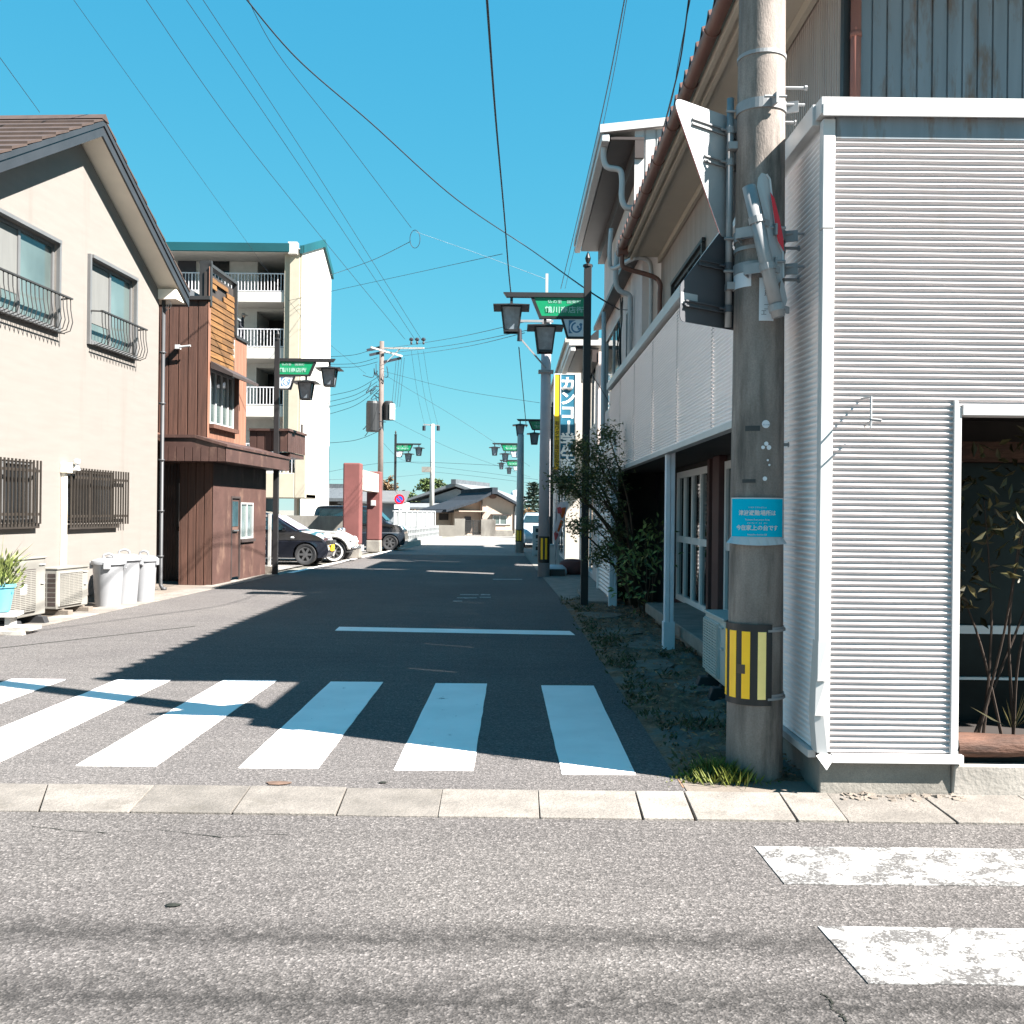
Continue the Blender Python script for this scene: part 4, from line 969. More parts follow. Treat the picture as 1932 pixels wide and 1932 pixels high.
mb = MB(); mb.box(-2.3, UX + .04, UY0 - .05, UY0 + .02, z1, z1 + .07); mb.build('end_trim', 'iron_dark', bh)
mb = MB(); mb.prism([(-2.6, UY0 + .1, z1 + .02), (UX - .1, UY0 + .1, z1 + .02), (UX - .1, UY0 + .1, z1 + .06), (-1.6, UY0 + .1, z1 + .75), (-2.6, UY0 + .1, z1 + .3)], (0, UY1 - UY0 - .2, 0)); mb.build('roof', 'roof_grey', bh)
window(bh, TUF, *hwn, 3, 'alu_white', 'curtain_glass', .05, .03)
mb = MB(); mb.box(UX - .02, UX + .10, hwn[0] - .05, hwn[1] + .05, ws - .08, ws); mb.build('window_sill', 'board_brown', bh)
pr0 = dzu(397, 680)[1]
mb = MB(); mb.prism([(UX + .02, hwn[0] - .04, wt + .0), (UX + .46, hwn[0] - .04, wt - .16), (UX + .46, hwn[0] - .04, wt - .10), (UX + .02, hwn[0] - .04, wt + .14)], (0, hwn[1] - hwn[0] + .22, 0)); mb.build('window_hood', 'metal_dark_brown', bh)
mb = MB(); mb.box(UX + .01, UX + .09, hwn[1] - .01, hwn[1] + .05, ws, wt); mb.build('window_post', 'board_brown', bh)
mb = MB(); mb.ribs(frame((0, AL + .05, 0), (1, 0, 0), (0, -1, 0)), UX - .1, CX0 + .05, 2.74, 3.20, .17, .015, 'v', .14); mb.ribs(frame((CX0 + .05, 0, 0), (0, 1, 0), (1, 0, 0)), AL + .05, AL + 1.6, 2.74, 3.20, .17, .015, 'v', .14); mb.build('balcony_boards', 'metal_brown', bh)
MB().box(UX - .1, CX0 + .09, AL + .0, AL + .05, 3.20, 3.25).box(CX0 + .0, CX0 + .09, AL + .05, AL + 1.6, 3.20, 3.25).box(-.8, CX0 + .02, AL + .36, AL + 1.6, 2.64, 2.74).build('balcony_rail', 'metal_brown', bh)
mb = MB(); mb.tube([(-.85, UY0 - .12, 4.55), (-.60, UY0 - .12, 4.58)], .02, 6); mb.box(-.9, -.82, UY0 - .14, UY0 - .02, 4.52, 4.6); mb.build('wall_bracket', 'pvc_grey', bh)
# chain-link fence beside the lot
cf = thing('chain_link_fence', (G(508, 1082).x, G(508, 1082).y, 0), 0, 'short rusty chain link fence beside the black post', 'fence')
MB().box(-.03, .03, -.03, .03, 0, 1.35).build('fence_post', 'pole_white', cf)
mb = MB(); mb.box(-.5, -.03, -.02, .02, 1.28, 1.33)
for k in range(16):
    for s in (1, -1):
        x0 = -.5 + k * .1 - .5; z0 = .1
        p = []; 
        for zz in (0, 1):
            pass
        x1 = x0 + 1.15 * s * .55
        a = Vector((x0, 0, .12)); b = Vector((x0 + s * .63, 0, 1.28))
        # clip to the panel
        def clip(a, b):
            t0, t1 = 0, 1
            for lo_, hi_ in ((-.5, -.03),):
                d = b.x - a.x
                ta, tb = sorted(((lo_ - a.x) / d, (hi_ - a.x) / d)); t0, t1 = max(t0, ta), min(t1, tb)
            return (a.lerp(b, t0), a.lerp(b, t1)) if t1 - t0 > .02 else None
        c = clip(a, b)
        if c: mb.bar(c[0], c[1], .008, .008)
mb.build('mesh', 'galv', cf)
MB().box(-.55, .08, -.06, .06, 0, .16).build('kerbstone', 'concrete_pave', cf)

# ------------------------------------------------------------------ apartment block
ap = root_at('apartment_block', -9.97, 48, 'white five storey apartment block with teal roof edge and railed galleries', 'building')
AXR, AY = -9.97, 48.0
FX0 = -19.5; xg1 = at(545, 700, 48).x; 
zb = [at(520, y, 48).z for y in (893, 786, 676, 569)]     # undersides of the gallery slabs
zt_ = [at(520, y, 48).z for y in (872, 765, 655, 550)]    # gallery floors with upstand
top = at(520, 478, 48).z
mb = MB(); TB = frame((0, 49.7, 0), (1, 0, 0), (0, -1, 0)); TE = frame((AXR, 0, 0), (0, 1, 0), (1, 0, 0))
holes = []
for z in zt_[1:] + []: holes += [(xg1 - 1.95, xg1 - .02, z - .1, z + 2.0)]
mb.wall(TB, FX0, xg1, zt_[0], top, holes, 2.5); part(mb, 'gallery_wall', 'apt_inner', ap)
MB_ = MB()
for h in holes: MB_.box(h[0] - .1, h[1] + .1, 52.1, 52.15, h[2], h[3])
part(MB_, 'stairwell', 'apt_dark', ap)
mb = MB()
yr, yg, ye = 48.0, 53.2, 55.7
za, zc, zd = at(567, 470, 48).z, at(606, 462, 53.2).z, at(622, 521, 55.7).z
mb.prism([(AXR, yr, 0), (AXR, ye, 0), (AXR, ye, zd), (AXR, yg, zc), (AXR, yr, za)], (-.25, 0, 0)); part(mb, 'end_wall', 'apt_white', ap)
mb = MB(); mb.box(xg1 + .02, at(564, 600, 47.9).x, 47.9, 48.3, 4.2, top); mb.box(xg1 - .25, xg1 + .02, 48.02, 48.25, zb[0], top); part(mb, 'pilaster', 'apt_cream', ap)
mb = MB(); mb.box(at(564.5, 600, 48).x, AXR - .002, 47.985, 48.2, 0, za); part(mb, 'tiled_strip', 'apt_tile', ap)
mb = MB(); 
for i in range(4): mb.box(FX0, xg1, 48.1, 49.69, zb[i], zt_[i] - .28 + .28); 
part(mb, 'gallery_slab', 'apt_white', ap)
mb = MB(); mb.box(FX0, AXR - .26, 47.7, 55.7, top, top + .06); mb.box(FX0, xg1 - 2.1, 49.72, 55.5, 0, top); mb.box(xg1, AXR - .26, 52.2, 55.5, 0, top); part(mb, 'core', 'apt_inner', ap)
mb = MB(); mb.box(FX0, at(546, 470, 47.6).x, 47.55, 47.7, top - .02, at(520, 459, 47.6).z); mb.box(at(566, 470, 47.8).x, AXR + .05, 47.8, 47.97, za - .25, za + .12)
mb.prism([(AXR + .002, 47.9, za - .2), (AXR + .002, yg, zc - .1), (AXR + .002, ye + .1, zd - .15), (AXR + .002, ye + .1, zd + .22), (AXR + .002, yg, zc + .28), (AXR + .002, 47.9, za + .15)], (.12, 0, 0)); part(mb, 'roof_edge', 'apt_teal', ap)
mb = MB(); mb.box(at(546, 470, 47.9).x, at(563, 470, 47.9).x, 47.6, 48, top - .1, at(550, 460, 48).z); part(mb, 'roof_pier', 'apt_white', ap)
for i in range(4):
    mb = MB(); z0 = zt_[i] + .03; z1 = z0 + .86; x = FX0
    mb.box(FX0, xg1 - .26, 48.12, 48.17, z1 - .05, z1); mb.box(FX0, xg1 - .26, 48.12, 48.17, z0, z0 + .04)
    n = int((xg1 - FX0) / .155)
    for k in range(n): 
        x = FX0 + k * .155; wd = .03 if k % 14 else .055
        mb.box(x - wd / 2, x + wd / 2, 48.125, 48.165, z0 + .04, z1 - .05)
    part(mb, 'gallery_railing', 'rail_grey', ap)
def aw(px0, px1, py0, py1, nm, m):
    a, b = at(px0, py0, 49.66), at(px1, py1, 49.66); mb = MB(); mb.box(a.x, b.x, 49.64, 49.695, b.z, a.z); return part(mb, nm, m, ap)
aw(336, 369, 492, 552, 'door', 'door_dark'); aw(398, 432, 491, 528, 'window', 'glass_dark'); aw(336, 369, 600, 660, 'door', 'door_dark'); aw(398, 432, 600, 636, 'window', 'glass_dark')
aw(377, 387, 482, 497, 'meter_box', 'apt_dark')
# stair landing at the foot
a, b = at(498, 855, 45.5), at(576, 940, 45.5)
TQ = frame((0, 45.5, 0), (1, 0, 0), (0, -1, 0))
mb = MB(); c1 = at(556, 853, 45.5); mb.box(c1.x, b.x, 45.5, 47.9, b.z, c1.z); mb.box(a.x - 2, c1.x, 45.5, 45.7, b.z, at(530, 892, 45.5).z); mb.box(a.x - 2, b.x, 45.7, 47.9, b.z, b.z + .2); part(mb, 'stair_landing', 'apt_cream', ap, bevel=.03)
mb = MB(); z0, z1 = at(530, 892, 45.5).z, at(530, 855, 45.5).z; x0 = a.x - 1.5
mb.box(x0, c1.x - .01, 45.55, 45.6, z1 - .05, z1)
for k in range(16): mb.box(c1.x - .15 - k * .17, c1.x - .115 - k * .17, 45.555, 45.595, z0, z1 - .05)
part(mb, 'landing_railing', 'rail_grey', ap)
mb = MB(); mb.box(at(560, 800, 48.1).x, at(571, 800, 48.1).x, 48.1, 48.2, zb[0] - .1, at(560, 800, 48).z); part(mb, 'opening', 'apt_dark', ap)
# ------------------------------------------------------------------ man on the third gallery
pz = zt_[2] - .02; pp = at(455, 640, 48.75)
pe = thing('person', (pp.x, 48.75, pz), 0, 'person in dark top and pale cap walking along the gallery', 'person')
me = bpy.data.meshes.new('body'); J3 = [(0, 0, .92), (0, 0, 1.12), (.02, 0, 1.36), (.05, 0, 1.45), (.08, 0, 1.50), (.10, 0, 1.62), (.09, 0, 1.68),
  (0, .09, .86), (.10, .09, .48), (.02, .09, .06), (.14, .09, .03), (0, -.09, .86), (-.06, -.09, .48), (-.22, -.09, .08), (-.1, -.09, .03),
  (.02, .19, 1.36), (-.02, .22, 1.10), (.14, .2, .93), (.02, -.19, 1.36), (.0, -.22, 1.10), (.18, -.2, .95)]
E3 = [(0, 1), (1, 2), (2, 3), (3, 4), (4, 5), (5, 6), (0, 7), (7, 8), (8, 9), (9, 10), (0, 11), (11, 12), (12, 13), (13, 14), (2, 15), (15, 16), (16, 17), (2, 18), (18, 19), (19, 20)]
RD = [.14, .14, .15, .07, .06, .10, .08, .09, .07, .045, .04, .09, .07, .045, .04, .065, .05, .04, .065, .05, .04]
me.from_pydata(J3, E3, []); bo = bpy.data.objects.new('body', me); C.objects.link(bo); bo.parent = pe
sk = bo.modifiers.new('skin', 'SKIN'); 
if not me.skin_vertices: 
    bm = bmesh.new(); bm.from_mesh(me); bm.verts.layers.skin.verify(); bm.to_mesh(me); bm.free()
for v, r_ in zip(me.skin_vertices[0].data, RD): v.radius = (r_, r_)
me.skin_vertices[0].data[0].use_root = True
su = bo.modifiers.new('sub', 'SUBSURF'); su.levels = 1; su.render_levels = 1
me.materials.append(M['cloth_dark'])
o = MB().lathe([(0, -.09), (.05, -.08), (.085, -.02), (.085, .03), (.05, .05), (0, .05)], (.105, 0, 1.60), 12).build('face', 'skin', pe, smooth=True)
mb = MB(); mb.lathe([(.0, 0), (.105, 0), (.10, .05), (.07, .095), (0, .105)], (.095, 0, 1.64), 14); mb.box(.16, .28, -.07, .07, 1.635, 1.655); mb.build('cap', 'cap_grey', pe, smooth=True)
# ------------------------------------------------------------------ near utility pole and what is fixed to it
PX, PY, PR = 1.362, 5.70, .155
pr = lambda z: PR - z / 150
up = thing('utility_pole', (PX, PY, 0), 0, 'thick stained concrete utility pole at the corner of the corrugated shop', 'utility pole')
mb = MB(); mb.lathe([(0, -.1)] + [(pr(z), z) for z in [-.1 + .5 * k for k in range(20)]] + [(0, 9.4)], n=40); mb.build('shaft', 'pole_concrete', up, smooth=False); smooth_by_angle(up.children[0], 40)
ph = R(-13.4)
def ang(px, c=1427.5, r=51): return ph + math.asin(max(-1, min(1, (px - c) / r)))
def pz_(py, px=1427): return at(px, py, 5.56).z
mb = MB()
for y, h in ((92, .010), (463, .010), (1188, .012), (1315, .012)):
    z = pz_(y); MB().lathe([(pr(z) + .001, z - h), (pr(z) + .006, z - h), (pr(z) + .006, z + h), (pr(z) + .001, z + h)], n=40).build('steel_band', 'galv', up)
mb = MB()
for y, h in ((190, .028), (437, .028), (500, .028)):
    mb = MB(); z = pz_(y); mb.lathe([(pr(z) + .001, z - h), (pr(z) + .008, z - h), (pr(z) + .008, z + h), (pr(z) + .001, z + h)], n=40)
    for a in (R(12), R(70)):
        c = Vector((math.sin(a), -math.cos(a), 0)); mb.bar(c * (pr(z)) + Vector((0, 0, z)), c * (pr(z) + .07) + Vector((0, 0, z)), .012, .06); mb.tube([c * (pr(z) + .045) + Vector((-.06, 0, z + .012)), c * (pr(z) + .045) + Vector((.06, 0, z + .012))], .008, 8)
    mb.tube([(-pr(z) - .06, .01, z), (-pr(z) + .02, .01, z)], .008, 6); mb.build('clamp', 'galv', up)
mb = MB()
for y, s in ((145, 1), (212, .5), (455, .7), (516, .7), (835, .25)):
    z = pz_(y); MB().tube([(pr(z) - .02, .0, z), (pr(z) + .115 * s, .0, z)], .009, 8).tube([(pr(z) + .11 * s, 0, z), (pr(z) + .125 * s, 0, z)], .015, 8).build('step_bolt', 'galv', up)
mb = MB(); z = pz_(520); mb.patch(pr(z) + .002, pz_(538), pz_(505), ang(1376), ang(1412), n=8, th=.002); mb.build('tape', 'plate_white', up)
mb = MB()
for (x, y, r_) in ((1443, 800, .022), (1444, 837, .012), (1438, 844, .010), (1449, 844, .013), (1442, 903, .012), (1447, 868, .006), (1450, 877, .006)):
    a = ang(x); z = pz_(y); n_ = Vector((math.sin(a), -math.cos(a), 0)); T = facing(Vector((0, 0, z)) + n_ * (pr(z) + .0005), (math.cos(a), math.sin(a), 0))
    MB().lathe([(0, 0), (r_, 0), (r_ * .95, .003), (0, .003)], n=18, T=T).build('stud', 'plate_white', up)
z = pz_(800); a = ang(1443)
text('31-1-10', .012, 'emblem_blue', parent=up, bend=(pr(z) + .004, a), T=Matrix.Translation((0, 0, z - .004)), name='lettering')
MB().patch(pr(1.92) + .0008, pz_(813), pz_(803), ang(1404), ang(1432), n=5, th=.001).build('tape_residue', 'iron_dark', up); MB().patch(pr(1.6) + .0008, pz_(911), pz_(904), ang(1400), ang(1425), n=5, th=.001).build('tape_residue', 'iron_dark', up)
# yellow and black guard
gd = thing('reflective_guard', (PX, PY, 0), 0, 'black sheet with yellow stripes wrapped round the near concrete pole', 'pole guard')
z0, z1 = pz_(1331), pz_(1178)
MB().patch(pr(z0) + .004, z0, z1, R(-150), ang(1456), n=26, th=.004).build('sheet', 'black_paint', gd)
for a, b, m in ((1376.2, 1379.5, 'yellow'), (1384.5, 1395.5, 'yellow'), (1405, 1419, 'yellow')):
    if m: MB().patch(pr(z0) + .0085, z0 + .035, z1 - .04, ang(a), ang(b), n=5, th=.002).build('stripe', m, gd)
MB().patch(pr(z0) + .0085, z0 + .035, z1 - .04, ang(1432), ang(1445.6), n=5, th=.002).build('stripe', 'yellow_faded', gd)
MB().patch(pr(z0) + .011, z0 + .17, z0 + .22, ang(1397), ang(1411), n=4, th=.001).build('scuff', 'roof_brown', gd)
mb = MB()
for z in (z0 + .035, z1 - .035): mb.patch(pr(z) + .011, z - .006, z + .006, ang(1449), ang(1478) + .4, n=8, th=.002)
mb.build('tie', 'galv', gd)
# tsunami notice
tn = thing('notice', (PX, PY, 0), 0, 'bright turquoise evacuation notice wrapped round the near concrete pole', 'notice')
z0, z1 = pz_(1013), pz_(941); a0, a1 = ang(1394, 1433, 47), ang(1471, 1431, 47)
rr = pr(1.4) + .012; am = (a0 + a1) / 2
MB().patch(rr, z0, z1, a0, a1, n=16, th=.003).build('sheet', 'teal_sheet', tn)
mb = MB(); vs = []; n = 20
for i in range(n + 1):
    a = a0 - .03 + (a1 - a0 + .06) * i / n; e = (abs(i - n / 2) / (n / 2)) ** 2
    for z, q in ((z0 + .004, rr - .001), (pz_(1029) + .012 * e, rr + .012 + .02 * e + .004 * math.sin(i * 2.1))): vs.append((q * math.sin(a), -q * math.cos(a), z))
mb.add(vs, [(2 * i, 2 * i + 1, 2 * i + 3, 2 * i + 2) for i in range(n)])
mb.patch(rr + .0006, z1, z1 + .006, a0 - .02, a1 + .02, n=12, th=.003); mb.patch(rr, z0, z1, a0 - .035, a0, n=2, th=.003); mb.patch(rr, z0, z1, a1, a1 + .03, n=2, th=.003)
mb.build('clear_sleeve', 'clear_sheet', tn)
hgt = z1 - z0
for s, sz, f, b in (('津波避難場所は', .030, .62, .02), ('今在家上の台です', .030, .23, .02), ('Tsunami Evacuation Area', .013, .45, .0), ('Imazaike district hill', .013, .06, .0), ('つ なみ ひ なんば しょ', .010, .77, 0), ('いま ざい け  うえ   だい', .010, .36, 0)):
    text(s, sz, 'white_paint', parent=tn, bend=(rr + .004, am), T=Matrix.Translation((0, 0, z0 + hgt * f)), bold=b, name='lettering', depth=.0006)
# pole number plate
npl = thing('number_plate', (PX, PY, 0), 0, 'narrow white number plate high on the near concrete pole', 'plate')
z0, z1 = pz_(605), pz_(524); a0, a1 = ang(1430, 1430, 47), ang(1455, 1430, 47)
MB().patch(pr(z0) + .004, z0, z1, a0, a1, n=6, th=.003).build('plate', 'plate_white', npl)
am = (a0 + a1) / 2
for s, f in (('温', .72), ('泉', .62), ('一', .36), ('一', .26)): text(s, .028, 'ink', parent=npl, bend=(pr(z0) + .0075, am), T=Matrix.Translation((0, 0, z0 + (z1 - z0) * f)), name='lettering', depth=.0005)
text('工', .03, 'ink', parent=npl, bend=(pr(z0) + .0075, am - .1), T=Matrix.Translation((0, 0, z0 + (z1 - z0) * .18)), name='lettering', depth=.0005)
# road sign on its own pipe
rs = thing('road_sign', (1.20, 5.74, 0), 0, 'backs of triangular and pentagonal traffic signs on a thin pipe by the near pole', 'road sign')
MB().tube([(0, 0, 2.50), (0, 0, 3.78)], .0195, 14).build('pipe', 'galv', rs, smooth=True)
Tp = frame((0, 0, 0), (math.cos(R(37)), math.sin(R(37)), 0), (math.sin(R(37)), -math.cos(R(37)), 0))
def rounded(P, r, k=6):
    out = []; n = len(P)
    for i in range(n):
        p, a, b = Vector(P[i]), Vector(P[i - 1]), Vector(P[(i + 1) % n]); u = (a - p).normalized(); v = (b - p).normalized()
        half = math.acos(max(-1, min(1, u.dot(v)))) / 2; t = r / math.tan(half)
        A, B = p + u * t, p + v * t
        for j in range(k + 1):
            s = j / k; out.append((A * (1 - s) ** 2 + p * 2 * s * (1 - s) + B * s ** 2))
    return out
def plate(P, r, n0, th, nm, m, par, T):
    q = [T @ Vector((p[0], p[1], n0)) for p in rounded([(x, y, 0) for x, y in P], r)]; off = (T.to_3x3() @ Vector((0, 0, th)))
    return MB().prism(q, off).build(nm, m, par)
zt = 3.70; tri = [(-.42, zt), (0, zt - .72), (.42, zt)]
p = plate(tri, .045, -.045, .004, 'triangular_plate', 'sign_back', rs, Tp); plate([(x * .985, zt - .008 + (y - zt) * .985) for x, y in tri], .045, -.049, .0035, 'red_face', 'sign_red', p, Tp)
pen = [(-.335, 2.50), (.335, 2.50), (.335, 2.70), (0, 3.06), (-.335, 2.70)]
p = plate(pen, .035, -.052, .004, 'pentagonal_plate', 'sign_back_dark', rs, Tp); plate([(x * .97, 2.78 + (y - 2.78) * .97) for x, y in pen], .03, -.056, .0035, 'blue_face', 'sign_blue', p, Tp)
mb = MB(); mb.box(-.33, -.20, 2.60, 2.66, -.0475, -.0465, Tp); mb.build('sticker', 'sign_back', rs)
for i, (z, hwid) in enumerate(((3.60, .27), (3.42, .17), (2.84, .20), (2.60, .31))):
    mb = MB()
    for dz_ in (-.014, .014): mb.box(-hwid, hwid, z + dz_ - .004, z + dz_ + .004, -.041, -.027, Tp)
    mb.box(-hwid, hwid, z - .018, z + .018, -.0405, -.037, Tp)
    mb.lathe([(.0197, -.018), (.026, -.018), (.026, .018), (.0197, .018)], (0, 0, z), 14); mb.tube([Tp @ Vector((-.06, z, -.01)), Tp @ Vector((-.02, z, -.005))], .007, 6); mb.build('bracket', 'galv' if i < 2 else 'sign_back_dark', rs)
for z in (3.50, 2.72): MB().box(-.02, .03, z - .02, z + .02, -.012, .06, frame((0, 0, 0), (1, 0, 0), (0, -1, 0))).build('pole_clamp', 'galv', rs)
# tilted, bent sign on a stub of pipe
A, B = at(1413, 352, 5.47), at(1469, 598, 5.44)
ts = thing('bent_sign', A, 0, 'bent no entry sign on a tilted grey pipe, right side of the near pole', 'road sign')
L_ = lambda px, py, d: at(px, py, d) - A
MB().tube([Vector((0, 0, 0)), B - A], .036, 18).build('pipe', 'galv', ts, smooth=True)
P = [L_(1428, 352, 5.50), L_(1430, 336, 5.505), L_(1437, 326, 5.51), L_(1446, 329, 5.52), L_(1452, 338, 5.53), L_(1458, 395, 5.54), L_(1465, 455, 5.54), L_(1476.5, 476, 5.55), L_(1477.5, 524, 5.54), L_(1466, 538, 5.51), L_(1455, 480, 5.50), L_(1442, 411, 5.50)]
def thick(P, m, nm, par, th=.003, toward=(.35, 1, 0)):
    mb = MB(); n = len(P); off = Vector(toward).normalized() * th
    c = sum(P, Vector((0, 0, 0))) / n
    mb.add([c] + list(P) + [c + off] + [q + off for q in P], [(0, 1 + (i + 1) % n, 1 + i) for i in range(n)] + [(n + 1, n + 2 + i, n + 2 + (i + 1) % n) for i in range(n)] + [(1 + i, 1 + (i + 1) % n, n + 2 + (i + 1) % n, n + 2 + i) for i in range(n)])
    return mb.build(nm, m, par)
pl = thick(P, 'sign_back', 'round_plate', ts)
mb = MB(); mb.tube([L_(1446, 329, 5.518), L_(1452.5, 338, 5.528), L_(1458.5, 395, 5.538), L_(1466, 455, 5.538), L_(1477, 476, 5.548), L_(1478, 524, 5.538)], .006, 6); mb.build('rim', 'white_paint', pl)
thick([L_(1453, 362, 5.50), L_(1461, 374, 5.505), L_(1471, 413, 5.51), L_(1478, 450, 5.51), L_(1479, 474, 5.515), L_(1467, 454, 5.515), L_(1459, 400, 5.51)], 'sign_red', 'bent_face', pl)
thick([L_(1474, 524, 5.50), L_(1479, 535, 5.51), L_(1485.5, 566, 5.52), L_(1479, 584, 5.51), L_(1475, 590, 5.50), L_(1469, 566, 5.49)], 'sign_back', 'lower_plate', ts)
for t_ in (.26, .62, .93): 
    mb = MB(); c = (B - A) * t_; mb.lathe([(.0365, -.018), (.043, -.018), (.043, .018), (.0365, .018)], n=16, T=Matrix.Translation(c) @ (B - A).to_track_quat('Z', 'Y').to_matrix().to_4x4()); mb.bar(c + Vector((.02, .0, 0)), c + Vector((.075, .045, -.005)), .014, .035); mb.build('clamp', 'galv', ts)
for t_ in (.34, .62): mb = MB(); mb.bar((B - A) * t_ + Vector((-.03, 0, 0)), (B - A) * t_ + Vector((-.11, .06, 0)), .006, .055); mb.bar((B - A) * t_ + Vector((-.11, .06, 0)), (B - A) * t_ + Vector((-.06, .16, 0)), .006, .055); mb.build('support_strap', 'galv', ts)

# ------------------------------------------------------------------ shopping street lamps
def make_lamp(label):
    t = thing('street_lamp', (0, 0, 0), 0, label, 'street lamp', 'lantern street lamps along the shopping street')
    MB().box(-.056, .056, -.056, .056, 0, 5.22).build('post', 'black_paint', t, bevel=.006)
    MB().lathe([(0, 5.22), (.075, 5.22), (.075, 5.25), (.02, 5.27), (.035, 5.31), (.045, 5.35), (.02, 5.42), (0, 5.46)], n=12).build('finial', 'black_paint', t)
    MB().prism([(-.055, -.05, 4.74), (-1.24, -.05, 4.74), (-1.29, -.05, 4.81), (-.055, -.05, 4.81)], (0, .1, 0)).build('arm', 'black_paint', t)
    f = MB(); f.bar((-.845, 0, 4.74), (-.715, 0, 4.43), .07, .045); f.box(-.735, -.056, -.036, .036, 4.415, 4.455); sf = f.build('sign_frame', 'black_paint', t)
    MB().prism([(-.06, -.026, 4.457), (-.705, -.026, 4.457), (-.82, -.026, 4.738), (-.06, -.026, 4.738)], (0, .052, 0)).build('sign_panel', 'sign_green', t)
    for s, u in ((-1, (1, 0, 0)), (1, (-1, 0, 0))):
        text('鶴川商店街', .108, 'sign_letter', parent=t, T=facing((-.355, s * .028, 4.545), u), bold=.012, sx=1.12, name='lettering')
        text('仏の里　国東町', .060, 'sign_letter', parent=t, T=facing((-.355, s * .028, 4.672), u), sx=1.22, name='lettering')
    f = MB(); f.bar((-.385, 0, 4.415), (-.30, 0, 4.13), .06, .03); f.box(-.31, -.056, -.03, .03, 4.115, 4.145); f.build('emblem_frame', 'black_paint', t)
    e = MB().prism([(-.06, -.02, 4.147), (-.29, -.02, 4.147), (-.365, -.02, 4.413), (-.06, -.02, 4.413)], (0, .04, 0)).build('emblem_panel', 'plate_white', t)
    for s, u in ((-1, (1, 0, 0)), (1, (-1, 0, 0))):
        T = facing((-.185, s * .0205, 4.285), u) @ Matrix.Translation((0, 0, 0)); b = MB(); w_ = MB()
        def disc(mb_, cx, cy, r, z, n=20): mb_.add([(cx, cy, z)] + [(cx + r * math.cos(i * 2 * math.pi / n), cy + r * math.sin(i * 2 * math.pi / n), z) for i in range(n)], [(0, 1 + i, 1 + (i + 1) % n) for i in range(n)], T)
        b.add([(-.10, -.09, .0008), (.0, -.09, .0008), (.0, .11, .0008), (-.10, .11, .0008)], [(0, 1, 2, 3)], T)
        disc(w_, .02, .0, .105, .0016)
        for i in range(22):
            a, c = R(100 + i * 13), R(113 + i * 13); r0, r1 = .058, .084
            b.add([(.02 + r0 * math.cos(a), r0 * math.sin(a), .0024), (.02 + r1 * math.cos(a), r1 * math.sin(a), .0024), (.02 + r1 * math.cos(c), r1 * math.sin(c), .0024), (.02 + r0 * math.cos(c), r0 * math.sin(c), .0024)], [(0, 1, 2, 3)], T)
        disc(b, .085, .045, .024, .0026); disc(b, .04, .01, .018, .0026); b.box(.04, .10, -.035, -.005, .0024, .0028, T)
        b.build('emblem', 'emblem_blue', e); w_.build('emblem_disc', 'plate_white', e)
    for x, z in ((-1.163, 4.60), (-.645, 4.295)):
        l = MB().box(x - .021, x + .021, -.021, .021, z + .02, z + (.14 if x < -1 else .12)).build('lantern', 'black_paint', t)
        MB().add([(x - .275, -.275, z - .03), (x + .275, -.275, z - .03), (x + .275, .275, z - .03), (x - .275, .275, z - .03), (x - .275, -.275, z - .015), (x + .275, -.275, z - .015), (x + .275, .275, z - .015), (x - .275, .275, z - .015), (x, 0, z + .05)], [(3, 2, 1, 0), (0, 1, 5, 4), (1, 2, 6, 5), (2, 3, 7, 6), (3, 0, 4, 7), (4, 5, 8), (5, 6, 8), (6, 7, 8), (7, 4, 8)]).build('hood', 'black_paint', l)
        a, b, zt_, zb_ = .150, .106, z - .03, z - .385
        c4 = lambda r, zz: [Vector((x + sx * r, sy * r, zz)) for sx, sy in ((-1, -1), (1, -1), (1, 1), (-1, 1))]
        mb = MB(); A4, B4 = c4(a, zt_), c4(b, zb_)
        for i in range(4):
            mb.bar(A4[i], B4[i], .024, .024); mb.bar(B4[i], B4[(i + 1) % 4], .024, .035)
        mb.build('lantern_cage', 'black_paint', l)
        A4, B4 = c4(a - .012, zt_), c4(b - .010, zb_ + .015); mb = MB()
        mb.add(A4 + B4, [(i, i + 4, (i + 1) % 4 + 4, (i + 1) % 4) for i in range(4)]); mb.build('pane', 'glass_lantern', l)
        MB().lathe([(0, zb_), (b - .02, zb_), (b - .02, zb_ + .012), (0, zb_ + .012)], (x, 0, 0), 4).build('base_plate', 'iron_dark', l)
    return t
g = G(1102, 1146); lamp = make_lamp('near black lantern lamp with green sign, rising behind the shrub on the right kerb'); lamp.location = (g.x, g.y, 0)
def more_lamp(x, y, rz, label, h=1.0):
    c = copy_tree(lamp); c.location = (x, y, 0); c.rotation_euler = (0, 0, rz); c['label'] = label; c.scale = (1, 1, h); return c
g = G(519, 1084); more_lamp(g.x, g.y, R(180), 'black lantern lamp in front of the brown wooden house')
more_lamp(at(1041, 900, 37).x, 37, 0, 'lantern lamp half hidden behind the grey utility pole, by the white shop')
more_lamp(at(977, 960, 50).x, 50, 0, 'lantern lamp just left of the white utility pole, the higher of its pair')
more_lamp(at(978, 960, 68).x, 68, 0, 'smallest lantern lamp, low behind the white utility pole', 1.02)
more_lamp(at(745, 960, 51).x, 51, R(180), 'far lantern lamp over the white block fence beside the no parking sign')

